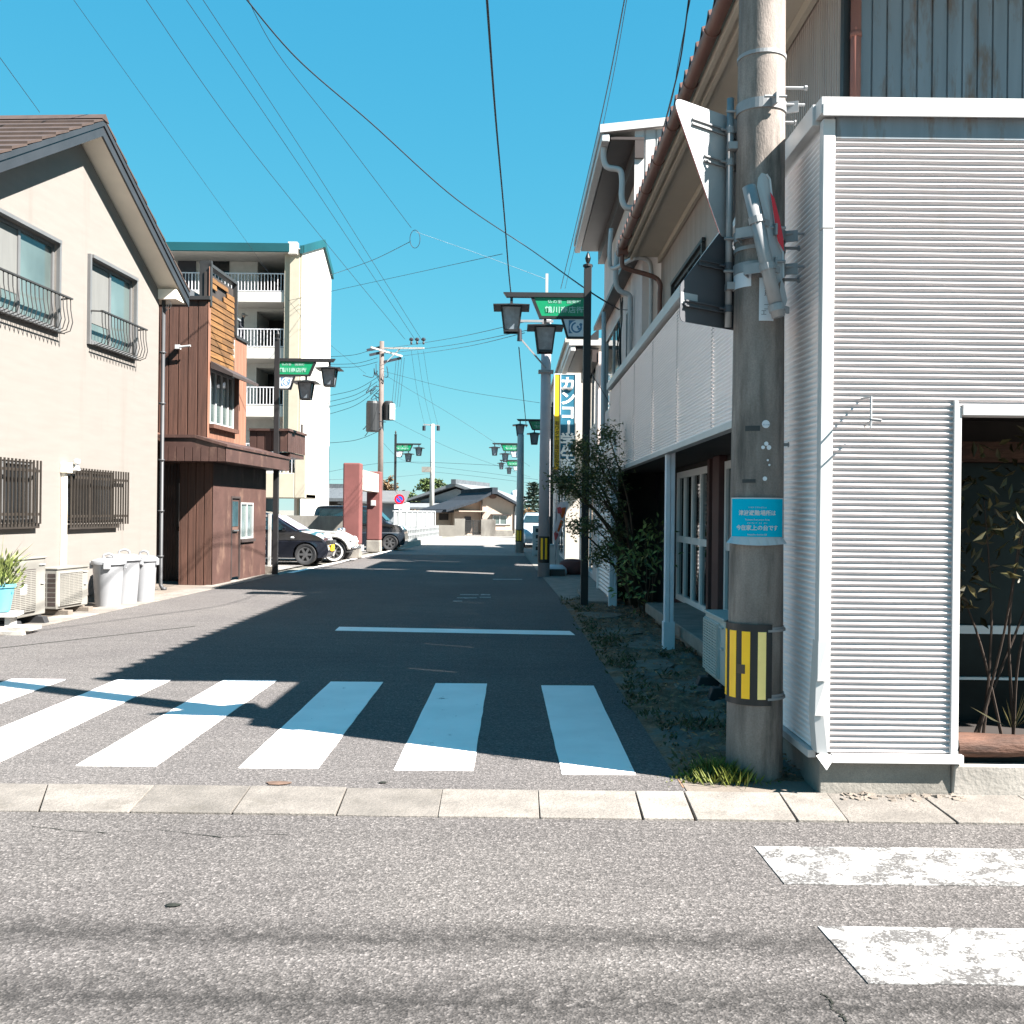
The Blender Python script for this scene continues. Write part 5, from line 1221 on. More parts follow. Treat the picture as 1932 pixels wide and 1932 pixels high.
# ------------------------------------------------------------------ other utility poles
def pole(name, px, d, pytop, r0, r1, m, label, extra=None, base=0):
    x = at(px, 966, d).x; zt = at(px, pytop, d).z
    t = thing('utility_pole', (x, d, 0), 0, label, 'utility pole', 'utility poles')
    MB().lathe([(0, base), (r0, base), (r1, zt), (0, zt)], n=20).build('shaft', m, t, smooth=True)
    return t, zt
t, zt = pole('p', 1027, 23.1, 590, .135, .105, 'pole_grey', 'grey utility pole on the shaded right kerb beside the banner')
zA = at(1029, 608, 23.1).z
mb = MB(); mb.box(-.03, .03, -.05, .05, zt, at(1031, 517, 23.1).z); mb.build('pole_extension', 'pole_white', t)
mb = MB(); mb.bar((-.62, -.12, zA), (.15, -.12, zA), .05, .05); mb.build('cross_arm', 'galv', t)
mb = MB(); mb.bar((-.62, -.12, zA - .35), (0, -.1, zA - 1.05), .035, .035); mb.box(-.17, .17, -.14, .14, zA - 1.15, zA - 1.09); mb.build('brace', 'galv', t)
MB().lathe([(0, 0), (.06, 0), (.045, .25), (.02, .28), (0, .28)], (-.6, -.12, zA - .45), 8).build('insulator', 'insulator', t)
g0 = thing('reflective_guard', t.location, 0, 'black and yellow guard sheet on the grey utility pole by the banner', 'pole guard')
za, zb2 = at(1022, 1062, 23).z, at(1022, 1012, 23).z
MB().patch(.135, za, zb2, R(-120), R(60), n=12).build('sheet', 'black_paint', g0)
for a in (-32, 8): MB().patch(.140, za + .08, zb2 - .04, R(a), R(a + 20), n=3, th=.003).build('stripe', 'yellow', g0)
t, zt = pole('p', 981, 36.6, 820, .15, .11, 'pole_white', 'white sunlit utility pole at the far corner of the shop')
g0 = thing('reflective_guard', t.location, 0, 'small striped guard sheet on the white sunlit utility pole', 'pole guard')
za, zb2 = at(975, 1022, 36.6).z, at(975, 999, 36.6).z
MB().patch(.15, za, zb2, R(-120), R(30), n=12).build('sheet', 'black_paint', g0)
for a in (-70, -35, 0): MB().patch(.155, za + .04, zb2 - .03, R(a), R(a + 20), n=3, th=.003).build('stripe', 'yellow', g0)
# transformer pole
D5 = 55; t, zt = pole('p', 717, D5, 644, .165, .12, 'pole_brown', 'tall brownish utility pole carrying two transformers over the brick gateway')
X5 = t.location.x
def l5(px, py, dy=0): p = at(px, py, D5 + dy); return Vector((p.x - X5, dy, p.z))
mb = MB(); mb.box(-.15, .15, -.15, .15, at(717, 705, D5).z, zt - .0); 
MB().bar(l5(702, 657, .3), l5(800, 657, -.3), .09, .09).build('cross_arm', 'pole_white', t); MB().bar(l5(700, 655, -1.2), l5(758, 672, 1.0), .09, .09).build('cross_arm', 'pole_white', t); MB().bar(l5(722, 690), l5(758, 655), .05, .05).build('brace', 'galv', t)
for px, py in ((776, 648), (787, 648), (799, 648)):
    p = l5(px, py); mb = MB(); mb.lathe([(0, -.05), (.05, -.05), (.06, .05), (.03, .12), (.11, .16), (.12, .24), (.07, .3), (0, .32)], p, 10); mb.build('insulator', 'insulator', t)
for px, py in ((692, 661), (697, 670), (724, 683)):
    p = l5(px, py); MB().bar(p, p + Vector((.9, .2, .25)), .13, .13).build('insulator', 'insulator', t)
p = l5(708, 782); MB().lathe([(0, -.95), (.33, -.95), (.35, -.9), (.35, .55), (.3, .68), (0, .7)], p + Vector((-.1, -.3, 0)), 18).build('transformer', 'transformer', t)
p = l5(733, 778); tr = MB().lathe([(0, -.42), (.27, -.42), (.27, .52), (.2, .6), (0, .6)], p, 16).build('transformer', 'transformer', t); MB().box(p.x + .1, p.x + .33, -.32, .2, p.z - .4, p.z + .45).build('cooling_fins', 'ac_grey', tr)
MB().bar(l5(708, 767), l5(746, 771), .08, .08).build('cross_arm', 'pole_white', t)
random.seed(8); mb = MB()
for k in range(26):
    a = l5(random.uniform(704, 722), random.uniform(685, 800)); b = a + Vector((random.uniform(-.7, .5), random.uniform(-.4, .1), random.uniform(-.9, .5)))
    mb.tube(spline([a, (a + b) / 2 + Vector((random.uniform(-.4, .4), 0, -.3)), b], 4), .022, 4)
for x in (742, 747, 752, 757): mb.tube([l5(x + 6, 675), l5(x - 3, 768)], .012, 4)
mb.build('cable_bundle', 'wire', t)
t, zt = pole('p', 814.5, 75, 800, .19, .13, 'pole_white', 'pale slender utility pole beside the far houses')
X7 = t.location.x
def l7(px, py): p = at(px, py, 75); return Vector((p.x - X7, 0, p.z))
MB().bar(l7(799, 801), l7(829, 803), .09, .09).build('cross_arm', 'galv', t); MB().box(l7(806, 0).x, l7(822, 0).x, -.3, .3, l7(0, 882).z, l7(0, 872).z).build('switch_box', 'ac_white', t)
mb = MB()
for x, y in ((800, 806), (827, 806)): mb.lathe([(0, -.25), (.12, -.25), (.12, .1), (0, .1)], l7(x, y), 8)
mb.build('insulator', 'insulator', t)

# ------------------------------------------------------------------ wires
WG = 'overhead wires across the street'
def wire(P, r, label, m='wire', k=10):
    Q = spline([at(*p) for p in P], k)
    if P[0][1] < 0 or P[0][0] < 0:                       # runs on overhead, past the top of the view
        d = (Q[0] - Q[1]).normalized(); Q = [Q[0] + d * 18 + Vector((0, 0, -.004 * 18 * 18 * max(0, d.z)))] + [Q[0] + d * 9] + Q
    o = MB().tube(Q, r * .78, 6).build('overhead_wire', m, smooth=True); return tag(o, label, 'wire', WG)
wire([(916, -40, 9), (935, 220, 13), (951, 400, 17.5), (963, 545, 21), (976, 625, 22.9)], .017, 'thick black wire dropping from the top centre to the grey pole arm')
wire([(979, 655, 22.9), (985, 720, 29), (993, 806, 37)], .017, 'thick wire running on from the grey pole arm to the half hidden lamp')
wire([(450, -20, 15), (560, 110, 16.5), (700, 232, 18.5), (860, 375, 21), (1000, 470, 23.5), (1102, 543, 16.2), (1168, 584, 17)], .015, 'thick wire sweeping down from upper left to the stucco house')
wire([(455, -30, 20), (520, 95, 22), (640, 250, 25), (776, 430, 30)], .009, 'thin wire ending in a hanging loop above the street')
lp = [(783 + 9.5 * math.cos(R(a)), 451 + 17 * math.sin(R(a)), 30) for a in range(-120, 250, 30)]; wire(lp, .012, 'small hanging loop of cable in mid air above the street', k=3)
wire([(783, 437, 30), (900, 478, 27), (1031, 527, 23.2)], .008, 'pale thin wire from the hanging loop to the pole extension', 'wire_pale')
wire([(623, 519, 48), (700, 492, 40), (774, 456, 30)], .013, 'wire from the apartment block up to the hanging loop')
wire([(545, 567, 48), (760, 520, 38), (948, 479, 26)], .010, 'nearly level wire crossing beneath the hanging loop')
for a, b, c, l in (((262, -20, 30), (480, 290, 40), (764, 640, 55), 'leftmost of the three high voltage wires'), ((338, -20, 30), (560, 305, 41), (784, 642, 55), 'middle one of the three high voltage wires'), ((370, -20, 30), (590, 315, 42), (796, 642, 55), 'rightmost of the three high voltage wires')):
    wire([a, b, c], .013, l + ' to the transformer pole')
wire([(125, -20, 22), (300, 225, 28), (466, 457, 40)], .007, 'very thin pale wire from the top left to the apartment roof', 'wire')
wire([(466, 457, 40), (580, 610, 48), (690, 705, 54)], .008, 'thin wire across the white apartment end wall')
wire([(-10, 95, 14), (75, 212, 18)], .006, 'short thin wire above the cream house roof')
wire([(1182, -20, 14), (1130, 240, 19), (1058, 545, 30)], .012, 'left wire of the pair above the stucco house eaves')
wire([(1186, -20, 14), (1137, 240, 19), (1066, 545, 30)], .007, 'right wire of the pair above the stucco house eaves')
wire([(1302, -20, 11), (1285, 105, 12), (1268, 180, 13), (1252, 240, 14.5)], .012, 'twisted cable beside the brown tiled eaves')
wire([(1306, -20, 11), (1281, 110, 12), (1270, 178, 13), (1253, 240, 14.5)], .006, 'thin strand hanging along the twisted cable')
for a, b, l in (((1000, 605, 23), (700, 662, 55), 'upper'), ((1000, 622, 23), (697, 671, 55), 'middle'), ((990, 628, 23), (758, 672, 55), 'lower')):
    m_ = ((a[0] + b[0]) / 2, (a[1] + b[1]) / 2 + 5, 38); wire([a, m_, b], .010, l + ' of three wires joining the grey pole and the transformer pole')
for i, (y0, y1) in enumerate(((655, 672), (675, 685), (683, 690), (712, 748), (720, 760), (728, 770), (735, 785), (815, 835))):
    wire([(712, y0 if i > 2 else y0, 55), (668, (y0 + y1) / 2 + 6, 56), (600, y1 + 2, 58)], .016, ('first', 'second', 'third', 'fourth', 'fifth', 'sixth', 'seventh', 'lowest')[i] + ' from the top of the wires fanning left from the transformer pole')
for i, (a, c) in enumerate((((776, 662, 55), (802, 806, 75)), ((788, 662, 55), (815, 806, 75)), ((799, 662, 55), (827, 806, 75)))):
    wire([a, ((a[0] + c[0]) / 2 - 1, (a[1] + c[1]) / 2 + 10, 65), c], .010, ('left', 'middle', 'right')[i] + ' of three thin wires dropping to the pale slender pole')
for a, b, c, l in (((722, 700, 55), (860, 735, 50), (1018, 760, 40), 'sagging wire from the transformer pole towards the grey pole'), ((722, 705, 55), (880, 800, 60), (1000, 880, 60), 'steep faint wire from the transformer pole to the right'), ((735, 790, 55), (860, 850, 62), (1000, 900, 70), 'lower faint wire from the transformer pole to the right'),
    ((620, 890, 60), (745, 872, 55), (975, 880, 48), 'low wire passing behind the far lantern lamp'), ((815, 880, 75), (900, 890, 70), (1015, 905, 60), 'upper wire running over the far beige house'), ((815, 890, 75), (900, 899, 70), (1015, 913, 60), 'lower wire running over the far beige house'), ((620, 905, 62), (720, 902, 65), (814, 893, 75), 'low wire left of the pale slender pole'), ((718, 830, 55), (760, 868, 60), (814, 876, 75), 'wire linking the transformer pole low down to the pale pole')):
    wire([a, b, c], .010, l)
wire([(1168, 584, 17), (1230, 588, 16), (1262, 590, 15.6)], .008, 'short level wire along the stucco house wall')
wire([(1105, 690, 15.6), (1135, 735, 16.5), (1152, 765, 16.8)], .008, 'slack wire from the near lamp down to the fascia')

# ------------------------------------------------------------------ cars
def wheel(par, x, y, r, side, spokes=6, m='rim', white=False):
    T = Matrix.Translation((x, y, r)) @ Matrix.Rotation(R(-90 * side), 4, 'X')
    wd = .16
    w_ = MB().lathe([(r * .62, -wd * .9), (r * .93, -wd * .9), (r, -wd * .7), (r, 0 - .02), (r * .93, .01), (r * .68, .005), (r * .62, -.01)], n=28, T=T).build('wheel', 'rubber', par, smooth=False); smooth_by_angle(w_, 40)
    mb = MB(); mb.lathe([(0, -.02), (r * .2, -.02), (r * .22, .0), (0, .005)], n=14, T=T)
    for k in range(spokes):
        a = 2 * math.pi * k / spokes; mb.bar(T @ Vector((r * .12 * math.cos(a), r * .12 * math.sin(a), -.01)), T @ Vector((r * .62 * math.cos(a), r * .62 * math.sin(a), -.012)), r * (.20 if not white else .14), .02, up=T.to_3x3() @ Vector((0, 0, 1)))
    mb.lathe([(r * .58, -.03), (r * .68, -.03), (r * .68, .003), (r * .58, .0)], n=28, T=T)
    mb.build('rim', m, w_)
    MB().lathe([(0, -.06), (r * .62, -.06), (r * .62, -.05), (0, -.05)], n=20, T=T).build('brake_disc', 'iron_dark', w_)
    if white: MB().lathe([(r * .70, -.003), (r * .86, -.003), (r * .86, .009), (r * .70, .008)], n=28, T=T).build('whitewall', 'car_white', w_)
def car(loc, rz, label, paint, upper, wheels, W, beltz, roofz, roofw=.8, arch=.34, bottom=.20, wr=.29, wins=(), shield=None, cat='car', spokes=6, foil=False, white=False, nose_taper=.14):
    """upper: outline from rear bumper over the roof to the front bumper (x, z)"""
    t = thing('parked_car', loc, rz, label, cat, 'parked cars')
    up_ = [(p.x, p.z) for p in spline([(x, 0, z) for x, z in upper], 4)]
    low = []
    for wx in sorted(wheels, reverse=True):
        dx = math.sqrt(max(0, arch ** 2 - (bottom - wr) ** 2)); a0 = math.atan2(bottom - wr, dx)
        for k in range(11):
            a = a0 + (math.pi - 2 * a0) * k / 10; low.append((wx + arch * math.cos(a), wr + arch * math.sin(a)))
    prof = up_ + [(up_[-1][0] - .06, bottom)] + low + [(up_[0][0] + .06, bottom)]
    xmax = max(abs(p[0]) for p in prof)
    def hw(x, z):
        f = 1.0 if z < beltz else 1 - (1 - roofw) * ((z - beltz) / (roofz - beltz)) ** 1.15
        e = max(0, (abs(x) - xmax * .72) / (xmax * .28)); return W / 2 * f * (1 - nose_taper * e * e)
    n = len(prof); mb = MB(); vs = []
    K = (-1, -.93, -.6, 0, .6, .93, 1)
    for x, z in prof:
        h = hw(x, z)
        for q in K: vs.append((x - (.05 if abs(q) == 1 and abs(x) > xmax * .9 else 0) * (1 if x > 0 else -1), q * h, z - (.03 if abs(q) == 1 and z > beltz else 0)))
    m_ = len(K); fs = []
    for i in range(n):
        j = (i + 1) % n
        for k in range(m_ - 1): fs.append((i * m_ + k, i * m_ + k + 1, j * m_ + k + 1, j * m_ + k))
    tri = tessellate_polygon([[Vector((x, 0, z)) for x, z in prof]])
    for a, b, c in tri: fs.append((a * m_, b * m_, c * m_)); fs.append((c * m_ + m_ - 1, b * m_ + m_ - 1, a * m_ + m_ - 1))
    mb.add(vs, fs); o = mb.build('body', paint, t)
    bm = bmesh.new(); bm.from_mesh(o.data); bmesh.ops.recalc_face_normals(bm, faces=bm.faces); bm.to_mesh(o.data); bm.free(); smooth_by_angle(o, 38)
    MB().box(-xmax + .15, xmax - .2, -W / 2 + .22, W / 2 - .22, bottom - .02, beltz - .2).build('underbody', 'black_paint', t)
    for wn in wins:
        for s in (1, -1):
            P = [Vector((x, s * (hw(x, z) + .004), z)) for x, z in wn]; MB().prism(P if s < 0 else P, (0, s * .004, 0)).build('side_window', 'car_glass', t)
    if shield:
        for (x0, z0), (x1, z1), nm in shield:
            nx, nz = (z1 - z0), -(x1 - x0); l = math.hypot(nx, nz); s = -1 if nz < 0 else 1; nx, nz = nx / l * .012 * s, nz / l * .012 * s
            a, b = hw(x0, z0) * .9, hw(x1, z1) * .9
            MB().prism([(x0 + nx, -a, z0 + nz), (x0 + nx, a, z0 + nz), (x1 + nx, b, z1 + nz), (x1 + nx, -b, z1 + nz)], (nx * .3, 0, nz * .3)).build(nm, 'shade_foil' if foil and nm == 'windscreen' else 'car_glass', t)
    for wx in wheels:
        for s in (1, -1): wheel(t, wx, s * (W / 2 - .02), wr, s, spokes, 'rim', white)
    return t, hw
def lamp_pair(t, x, y, z, r, m='lamp_glass', name='headlight', sq=(1, 1, 1)):
    for s in (1, -1):
        T = Matrix.Translation((x, s * y, z)) @ Matrix.Diagonal((*sq, 1)); MB().lathe([(0, -r * .6)] + [(r * math.cos(a), r * math.sin(a)) for a in (R(-30), 0, R(30), R(60))] + [(0, r)], n=14, T=T).build(name, m, t, smooth=True)
# black hatchback, nose to the street (its left flank towards us)
xn = at(622, 1000, 26.9).x
kei = [(-1.66, .30), (-1.70, .62), (-1.62, .95), (-1.45, 1.28), (-1.15, 1.37), (-.5, 1.40), (.0, 1.37), (.32, 1.25), (.62, 1.06), (.92, .90), (1.25, .82), (1.5, .72), (1.64, .55), (1.68, .36)]
t, hw = car((xn - 1.68, 27.35, 0), 0, 'black hatchback with silver sunshade in its windscreen, nose to the street', 'car_black', kei, (-1.12, 1.10), 1.47, .90, 1.40, .80, .33, .20, .285, wins=([(-.32, .92), (.62, .92), (.46, 1.06), (.2, 1.22), (-.32, 1.27)], [(-1.3, .94), (-.42, .92), (-.42, 1.27), (-1.1, 1.25)]), shield=(((.90, .92), (.30, 1.27), 'windscreen'), ((-1.63, .96), (-1.46, 1.27), 'rear_window')), foil=True)
lamp_pair(t, 1.42, .56, .70, .15, sq=(.9, .55, .95)); lamp_pair(t, .76, .735, .72, .045, 'white_paint', 'side_repeater', (1.2, .4, .7))
for s in (1, -1): MB().prism([(.50, s * .73, .90), (.62, s * .73, .90), (.60, s * .73, 1.0), (.52, s * .73, 1.0)], (0, s * .13, 0)).build('mirror', 'car_black', t, bevel=.02)
MB().box(1.675, 1.70, -.17, .17, .36, .53).build('number_plate', 'yellow', t)
for s in (1, -1): MB().box(-.42, -.415, s * .736 - .002, s * .736 + .002, .35, .9).build('door_gap', 'rubber', t)
MB().box(1.55, 1.70, -.45, .45, .56, .64).build('front_grille', 'iron_dark', t)
# white vintage style car with flared wings
xn = at(677, 1040, 28.4).x
bug = [(-1.75, .42), (-1.80, .62), (-1.6, .86), (-1.3, 1.14), (-.9, 1.25), (-.4, 1.26), (-.12, 1.12), (.02, .90), (.45, .88), (.85, .84), (1.25, .84), (1.45, .78), (1.70, .66), (1.82, .56)]
t, hw = car((xn - 2.0, 29.2, 0), 0, 'white vintage style car with whitewall wheels and open front wings', 'car_white', bug, (-1.2, 1.30), 1.5, .86, 1.26, .78, .41, .42, .30, wins=([(-.85, .90), (-.15, .90), (-.25, 1.10), (-.8, 1.16)],), shield=(((-.02, .93), (-.16, 1.13), 'windscreen'),), spokes=8, white=True, nose_taper=.45)
lamp_pair(t, 1.38, .30, .88, .075, 'chrome', 'fog_lamp'); lamp_pair(t, 1.68, .45, .62, .09, 'lamp_glass')
MB().tube([(1.78, -.6, .40), (1.93, -.4, .40), (1.97, 0, .40), (1.93, .4, .40), (1.78, .6, .40)], .03, 8).build('bumper', 'chrome', t, smooth=True)
MB().box(1.6, 1.64, -.5, .5, .26, .30).box(1.2, 1.26, -.6, .6, .28, .33).bar((1.2, -.4, .3), (1.85, -.35, .36), .04, .05).bar((1.2, .4, .3), (1.85, .35, .36), .04, .05).build('front_axle', 'iron_dark', t)
MB().box(1.98, 2.0, -.16, .16, .30, .46).build('number_plate', 'plate_white', t)
mb = MB()                                                # flared wing edge
for s in (1, -1):
    P = [Vector((1.30 + .43 * math.cos(a), s * .76, .30 + .43 * math.sin(a))) for a in [R(8 + 17 * k) for k in range(11)]]
    mb.tube(P, .045, 8)
mb.build('wing_flare', 'car_white', t, smooth=True)
# dark tall van behind the gateway and the second dark car beyond
xn = at(764, 1010, 37.2).x
van = [(-1.68, .28), (-1.70, .7), (-1.66, 1.1), (-1.55, 1.5), (-1.3, 1.60), (-.4, 1.62), (.35, 1.58), (.68, 1.40), (.98, 1.08), (1.22, .96), (1.52, .88), (1.66, .66), (1.70, .34)]
kw = dict(wins=([(-.30, .98), (.82, .98), (.55, 1.36), (.4, 1.46), (-.30, 1.48)], [(-1.5, 1.0), (-.40, .98), (-.40, 1.48), (-1.4, 1.46)]), shield=(((1.0, 1.09), (.62, 1.46), 'windscreen'),))
t, hw = car((xn - 1.70, 37.9, 0), 0, 'dark blue box van seen through and beside the brick red gateway', 'car_navy', van, (-1.12, 1.16), 1.47, .96, 1.62, .86, .33, .2, .285, **kw)
lamp_pair(t, 1.50, .56, .78, .14, sq=(.9, .6, .7)); lamp_pair(t, 1.55, .5, .42, .06, 'chrome', 'fog_lamp')
for s in (1, -1): MB().box(.78, .9, s * .8 - .06, s * .8 + .06, .98, 1.12).build('mirror', 'car_navy', t, bevel=.02)
xn = at(757, 1010, 41).x
t, hw = car((xn - 1.70, 41.8, 0), 0, 'black car with roof rack hidden behind the dark blue van', 'car_black', van, (-1.12, 1.16), 1.47, .96, 1.62, .86, .33, .2, .285, **kw)
lamp_pair(t, 1.50, .56, .78, .14, sq=(.9, .6, .7))
MB().tube([(-.9, -.55, 1.72), (.2, -.55, 1.72), (.75, -.55, 1.55)], .03, 6).tube([(-.9, .55, 1.72), (.2, .55, 1.72), (.75, .55, 1.55)], .03, 6).build('roof_rack', 'iron_dark', t)
t, hw = car((1.22, 43.4, 0), R(-90), 'silver car facing us beyond the white utility pole', 'car_silver', [(-1.95, .3), (-2.0, .7), (-1.9, .98), (-1.3, 1.2), (-.8, 1.40), (.1, 1.42), (.5, 1.28), (.9, 1.0), (1.4, .92), (1.85, .78), (2.02, .55), (2.05, .34)], (-1.25, 1.3), 1.66, .98, 1.42, .78, .34, .2, .3, wins=([(-.2, 1.0), (.75, 1.0), (.4, 1.26), (-.2, 1.34)], [(-1.2, 1.02), (-.3, 1.0), (-.3, 1.34), (-.85, 1.32)]), shield=(((.9, 1.02), (.5, 1.3), 'windscreen'),))
lamp_pair(t, 1.86, .58, .68, .13, sq=(.6, .9, .8)); MB().box(1.99, 2.04, -.35, .35, .52, .66).build('front_grille', 'iron_dark', t)

# ------------------------------------------------------------------ gateway, walls, fence, signs of the car park
a, b = at(665, 1000, 30.9), at(706, 1000, 35.6)
gt = thing('gateway', (a.x, a.y, 0), 0, 'brick red gateway with two broad pillars and a white beam', 'gateway')
d = b - a; z = 2.80
for q, w_, hh in ((Vector((0, 0, 0)), .26, at(665, 874, 30.9).z), (d, .24, at(706, 890, 35.6).z)):
    MB().box(q.x - w_, q.x + w_, q.y - .26, q.y + .26, .42, hh).build('pillar', 'brick_red', gt, bevel=.04)
    MB().box(q.x - w_ - .004, q.x + w_ + .004, q.y - .264, q.y + .264, 0, .42).build('pillar_base', 'concrete', gt, bevel=.03)
MB().box(-.15, .20, .27, d.y - .27, 2.08, 2.70).build('beam', 'stucco_white', gt)
MB().box(d.x - .08, d.x + .08, d.y - .32, d.y - .265, 1.62, 1.80).box(d.x - .06, d.x + .06, d.y - .325, d.y - .321, 1.64, 1.78).build('meter_box', 'ac_grey', gt)
zt = at(600, 973, 33.4).z
wl = tag(MB().box(-14, -5.35, 33.3, 33.5, 0, zt).build('boundary_wall', 'wall_stained'), 'low stained concrete wall behind the black hatchback', 'wall')
# traditional house roof behind the wall
th = thing('tiled_house', (-9.2, 62, 0), 0, 'old house with grey tiled roof between the apartment block and the gateway', 'house')
z = lambda px, py: at(px, py, 62).z
ex = at(675, 950, 62).x + 9.2; sx_ = at(612, 950, 62).x + 9.2
MB().box(sx_, ex - .5, .2, 6, 0, z(640, 943)).build('wall', 'porch_dark', th)
mb = MB(); mb.prism([(sx_ - .5, -.4, z(640, 946)), (ex, -.4, z(640, 946)), (ex, -.4, z(640, 940)), (sx_ - .5, -.4, z(640, 940))], (0, .2, 0)); mb.prism([(sx_ - .5, -.3, z(640, 940)), (sx_ - .5, 3.2, z(640, 918)), (sx_ - .5, 3.2, z(640, 922)), (sx_ - .5, -.3, z(640, 943))], (ex - sx_ - .2, 0, 0)); mb.build('roof', 'tile_grey', th)
mb = MB(); mb.bar((sx_ - .5, 3.2, z(640, 916)), (ex - .7, 3.2, z(640, 916)), .3, .35); mb.build('ridge', 'tile_grey', th)
sh = thing('shed', (-6.3, 47.5, 0), 0, 'low grey roofed shed behind the brick red gateway', 'shed')
zz = lambda py: at(690, py, 47.5).z
MB().box(-.9, 1.2, 0, 3.5, 0, zz(946)).build('wall', 'house_grey', sh); mb = MB(); mb.prism([(-1.0, -.4, zz(946)), (-1.0, 1.5, zz(924)), (-1.0, 1.5, zz(927)), (-1.0, -.4, zz(949))], (2.4, 0, 0)); mb.build('roof', 'alu', sh)
# white panel fence on a block wall
f0, f1 = Vector((G(738, 1038).x, G(738, 1038).y + .6, 0)), Vector((G(826, 1021).x, 50.2, 0))
fd = (f1 - f0).normalized(); fn = Vector((fd.y, -fd.x, 0)); Lf = (f1 - f0).length
wf = thing('panel_fence', f0, math.atan2(fd.y, fd.x), 'white panel fence on pierced concrete blocks along the car park', 'fence')
MB().box(0, Lf, -.15, .35, 0, .22).build('footing', 'concrete_light', wf)
mb = MB(); TF_ = frame((0, 0, 0), (1, 0, 0), (0, -1, 0)); hl = []
k = 0
while .3 + k * .42 + .3 < Lf:
    for zz_ in (.30, .52): hl.append((.3 + k * .42, .3 + k * .42 + .28, zz_, zz_ + .13))
    k += 1
mb.wall(TF_, 0, Lf, .2, .75, hl, .1); mb.box(0, Lf, .1, .12, .2, .75); mb.build('block_wall', 'fence_white', wf)
MB().ribs(TF_, 0, Lf - 1.6, .76, 1.42, .22, .03, 'v', .2).build('panels', 'fence_white', wf)
mb = MB()
for i in range(9): x = i * (Lf - 1.6) / 8; mb.box(x - .03, x + .03, -.06, -.035, .7, 1.46)
mb.box(0, Lf - 1.6, -.035, .03, 1.42, 1.46); mb.build('fence_rail', 'white_paint', wf)
np_ = at(754, 942, 39); ns = thing('no_parking_sign', (np_.x, 39, 0), 0, 'round blue and red no parking sign on a white post before the white fence', 'road sign')
MB().tube([(0, 0, 0), (0, 0, np_.z + .1)], .03, 10).build('post', 'white_paint', ns, smooth=True)
Tn = frame((0, -.035, np_.z), (1, 0, 0), (0, -1, 0))
MB().lathe([(0, 0), (.205, 0), (.205, .004), (0, .004)], n=28, T=Tn).build('plate', 'sign_back', ns)
MB().lathe([(.125, .0045), (.195, .0045), (.195, .0065), (.125, .0065)], n=28, T=Tn).build('ring', 'sign_red', ns); MB().lathe([(0, .0045), (.125, .0045), (.125, .006), (0, .006)], n=28, T=Tn).build('disc', 'sign_blue', ns)
mb = MB(); mb.box(-.14, .14, -.022, .022, .0062, .0075, Tn @ Matrix.Rotation(R(-45), 4, 'Z')); mb.build('bar', 'sign_red', ns)
z1 = at(754, 960, 39).z - np_.z; p = MB().box(-.20, .20, z1 - .0, z1 + .16, .0, .004, Tn).build('lower_plate', 'plate_white', ns); MB().box(-.15, -.06, z1 + .05, z1 + .10, .0045, .006, Tn).box(-.02, .05, z1 + .05, z1 + .10, .0045, .006, Tn).box(.08, .15, z1 + .05, z1 + .10, .0045, .006, Tn).build('lettering', 'sign_back', p)

# ------------------------------------------------------------------ far houses
fx = at(938, 966, 64).x
fh = thing('far_house', (fx, 64, 0), R(16), 'beige bungalow with dark tiled roof facing down the street', 'house')
k = 64 / F
def fz(py, px=930): return at(px, py, 64).z
wl_, wr_ = -2.6, 1.05; pkx = -.30
zpe, zle, zre = fz(928), fz(964), fz(952)
mb = MB(); mb.prism([(-1.05, 0, 0), (1.15, 0, 0), (1.15, 0, fz(952)), (pkx, 0, fz(931)), (-1.05, 0, fz(943))], (0, 7, 0)); mb.prism([(-2.7, .35, 0), (-1.05, .35, 0), (-1.05, .35, fz(943)), (-2.7, .35, fz(960))], (0, 6.5, 0)); mb.build('wall', 'house_beige', fh)
def froof(y0, y1):
    mb = MB(); sl = [(-3.35, fz(967)), (-1.4, fz(948)), (pkx, fz(929.5)), (1.35, fz(955))]
    for i in range(3):
        (xa, za_), (xb, zb_) = sl[i], sl[i + 1]
        mb.prism([(xa, y0, za_), (xb, y0, zb_), (xb, y0, zb_ + .16), (xa, y0, za_ + .16)], (0, y1 - y0, 0))
    return mb
froof(-.5, 8).build('roof', 'tile_dark', fh)
MB().bar((pkx, -.55, fz(926)), (pkx, 8, fz(926)), .35, .4).build('ridge', 'tile_dark', fh)
MB().box(-4.6, -2.72, 1.0, 6, 0, fz(966)).build('wing', 'house_beige', fh); mb = MB(); mb.prism([(-5.0, .3, fz(968)), (-2.7, .3, fz(968)), (-2.7, .3, fz(963)), (-5.0, .3, fz(963))], (0, 6, 0)); mb.build('wing_roof', 'tile_dark', fh)
MB().box(-2.62, -.75, -.75, .34, fz(966), fz(964)).build('porch_roof', 'house_beige', fh)
window(fh, frame((0, -.03, 0), (1, 0, 0), (0, -1, 0)), -.30, .62, fz(990), fz(972), 1, 'alu_white', 'curtain_glass', .05, -.02)
MB().box(-.42, .80, -.25, -.01, fz(971.5), fz(970)).build('window_hood', 'porch_dark', fh); MB().box(.64, .9, -.06, -.01, fz(990), fz(972)).build('shutter_box', 'house_beige', fh)
MB().box(-2.0, -1.6, .30, .345, .2, fz(975)).build('door', 'door_dark', fh)
MB().box(-4.2, -3.9, .95, .99, .6, fz(968.5)).box(-3.5, -2.9, .95, .99, .9, fz(970)).build('dark_opening', 'porch_dark', fh)
mb = MB(); mb.lathe([(0, 0), (.3, 0), (.3, .03), (0, .03)], n=16, T=frame((pkx, -.02, fz(937)), (1, 0, 0), (0, -1, 0)) @ Matrix.Diagonal((.8, .45, 1, 1))); mb.build('gable_vent', 'tile_brown', fh)
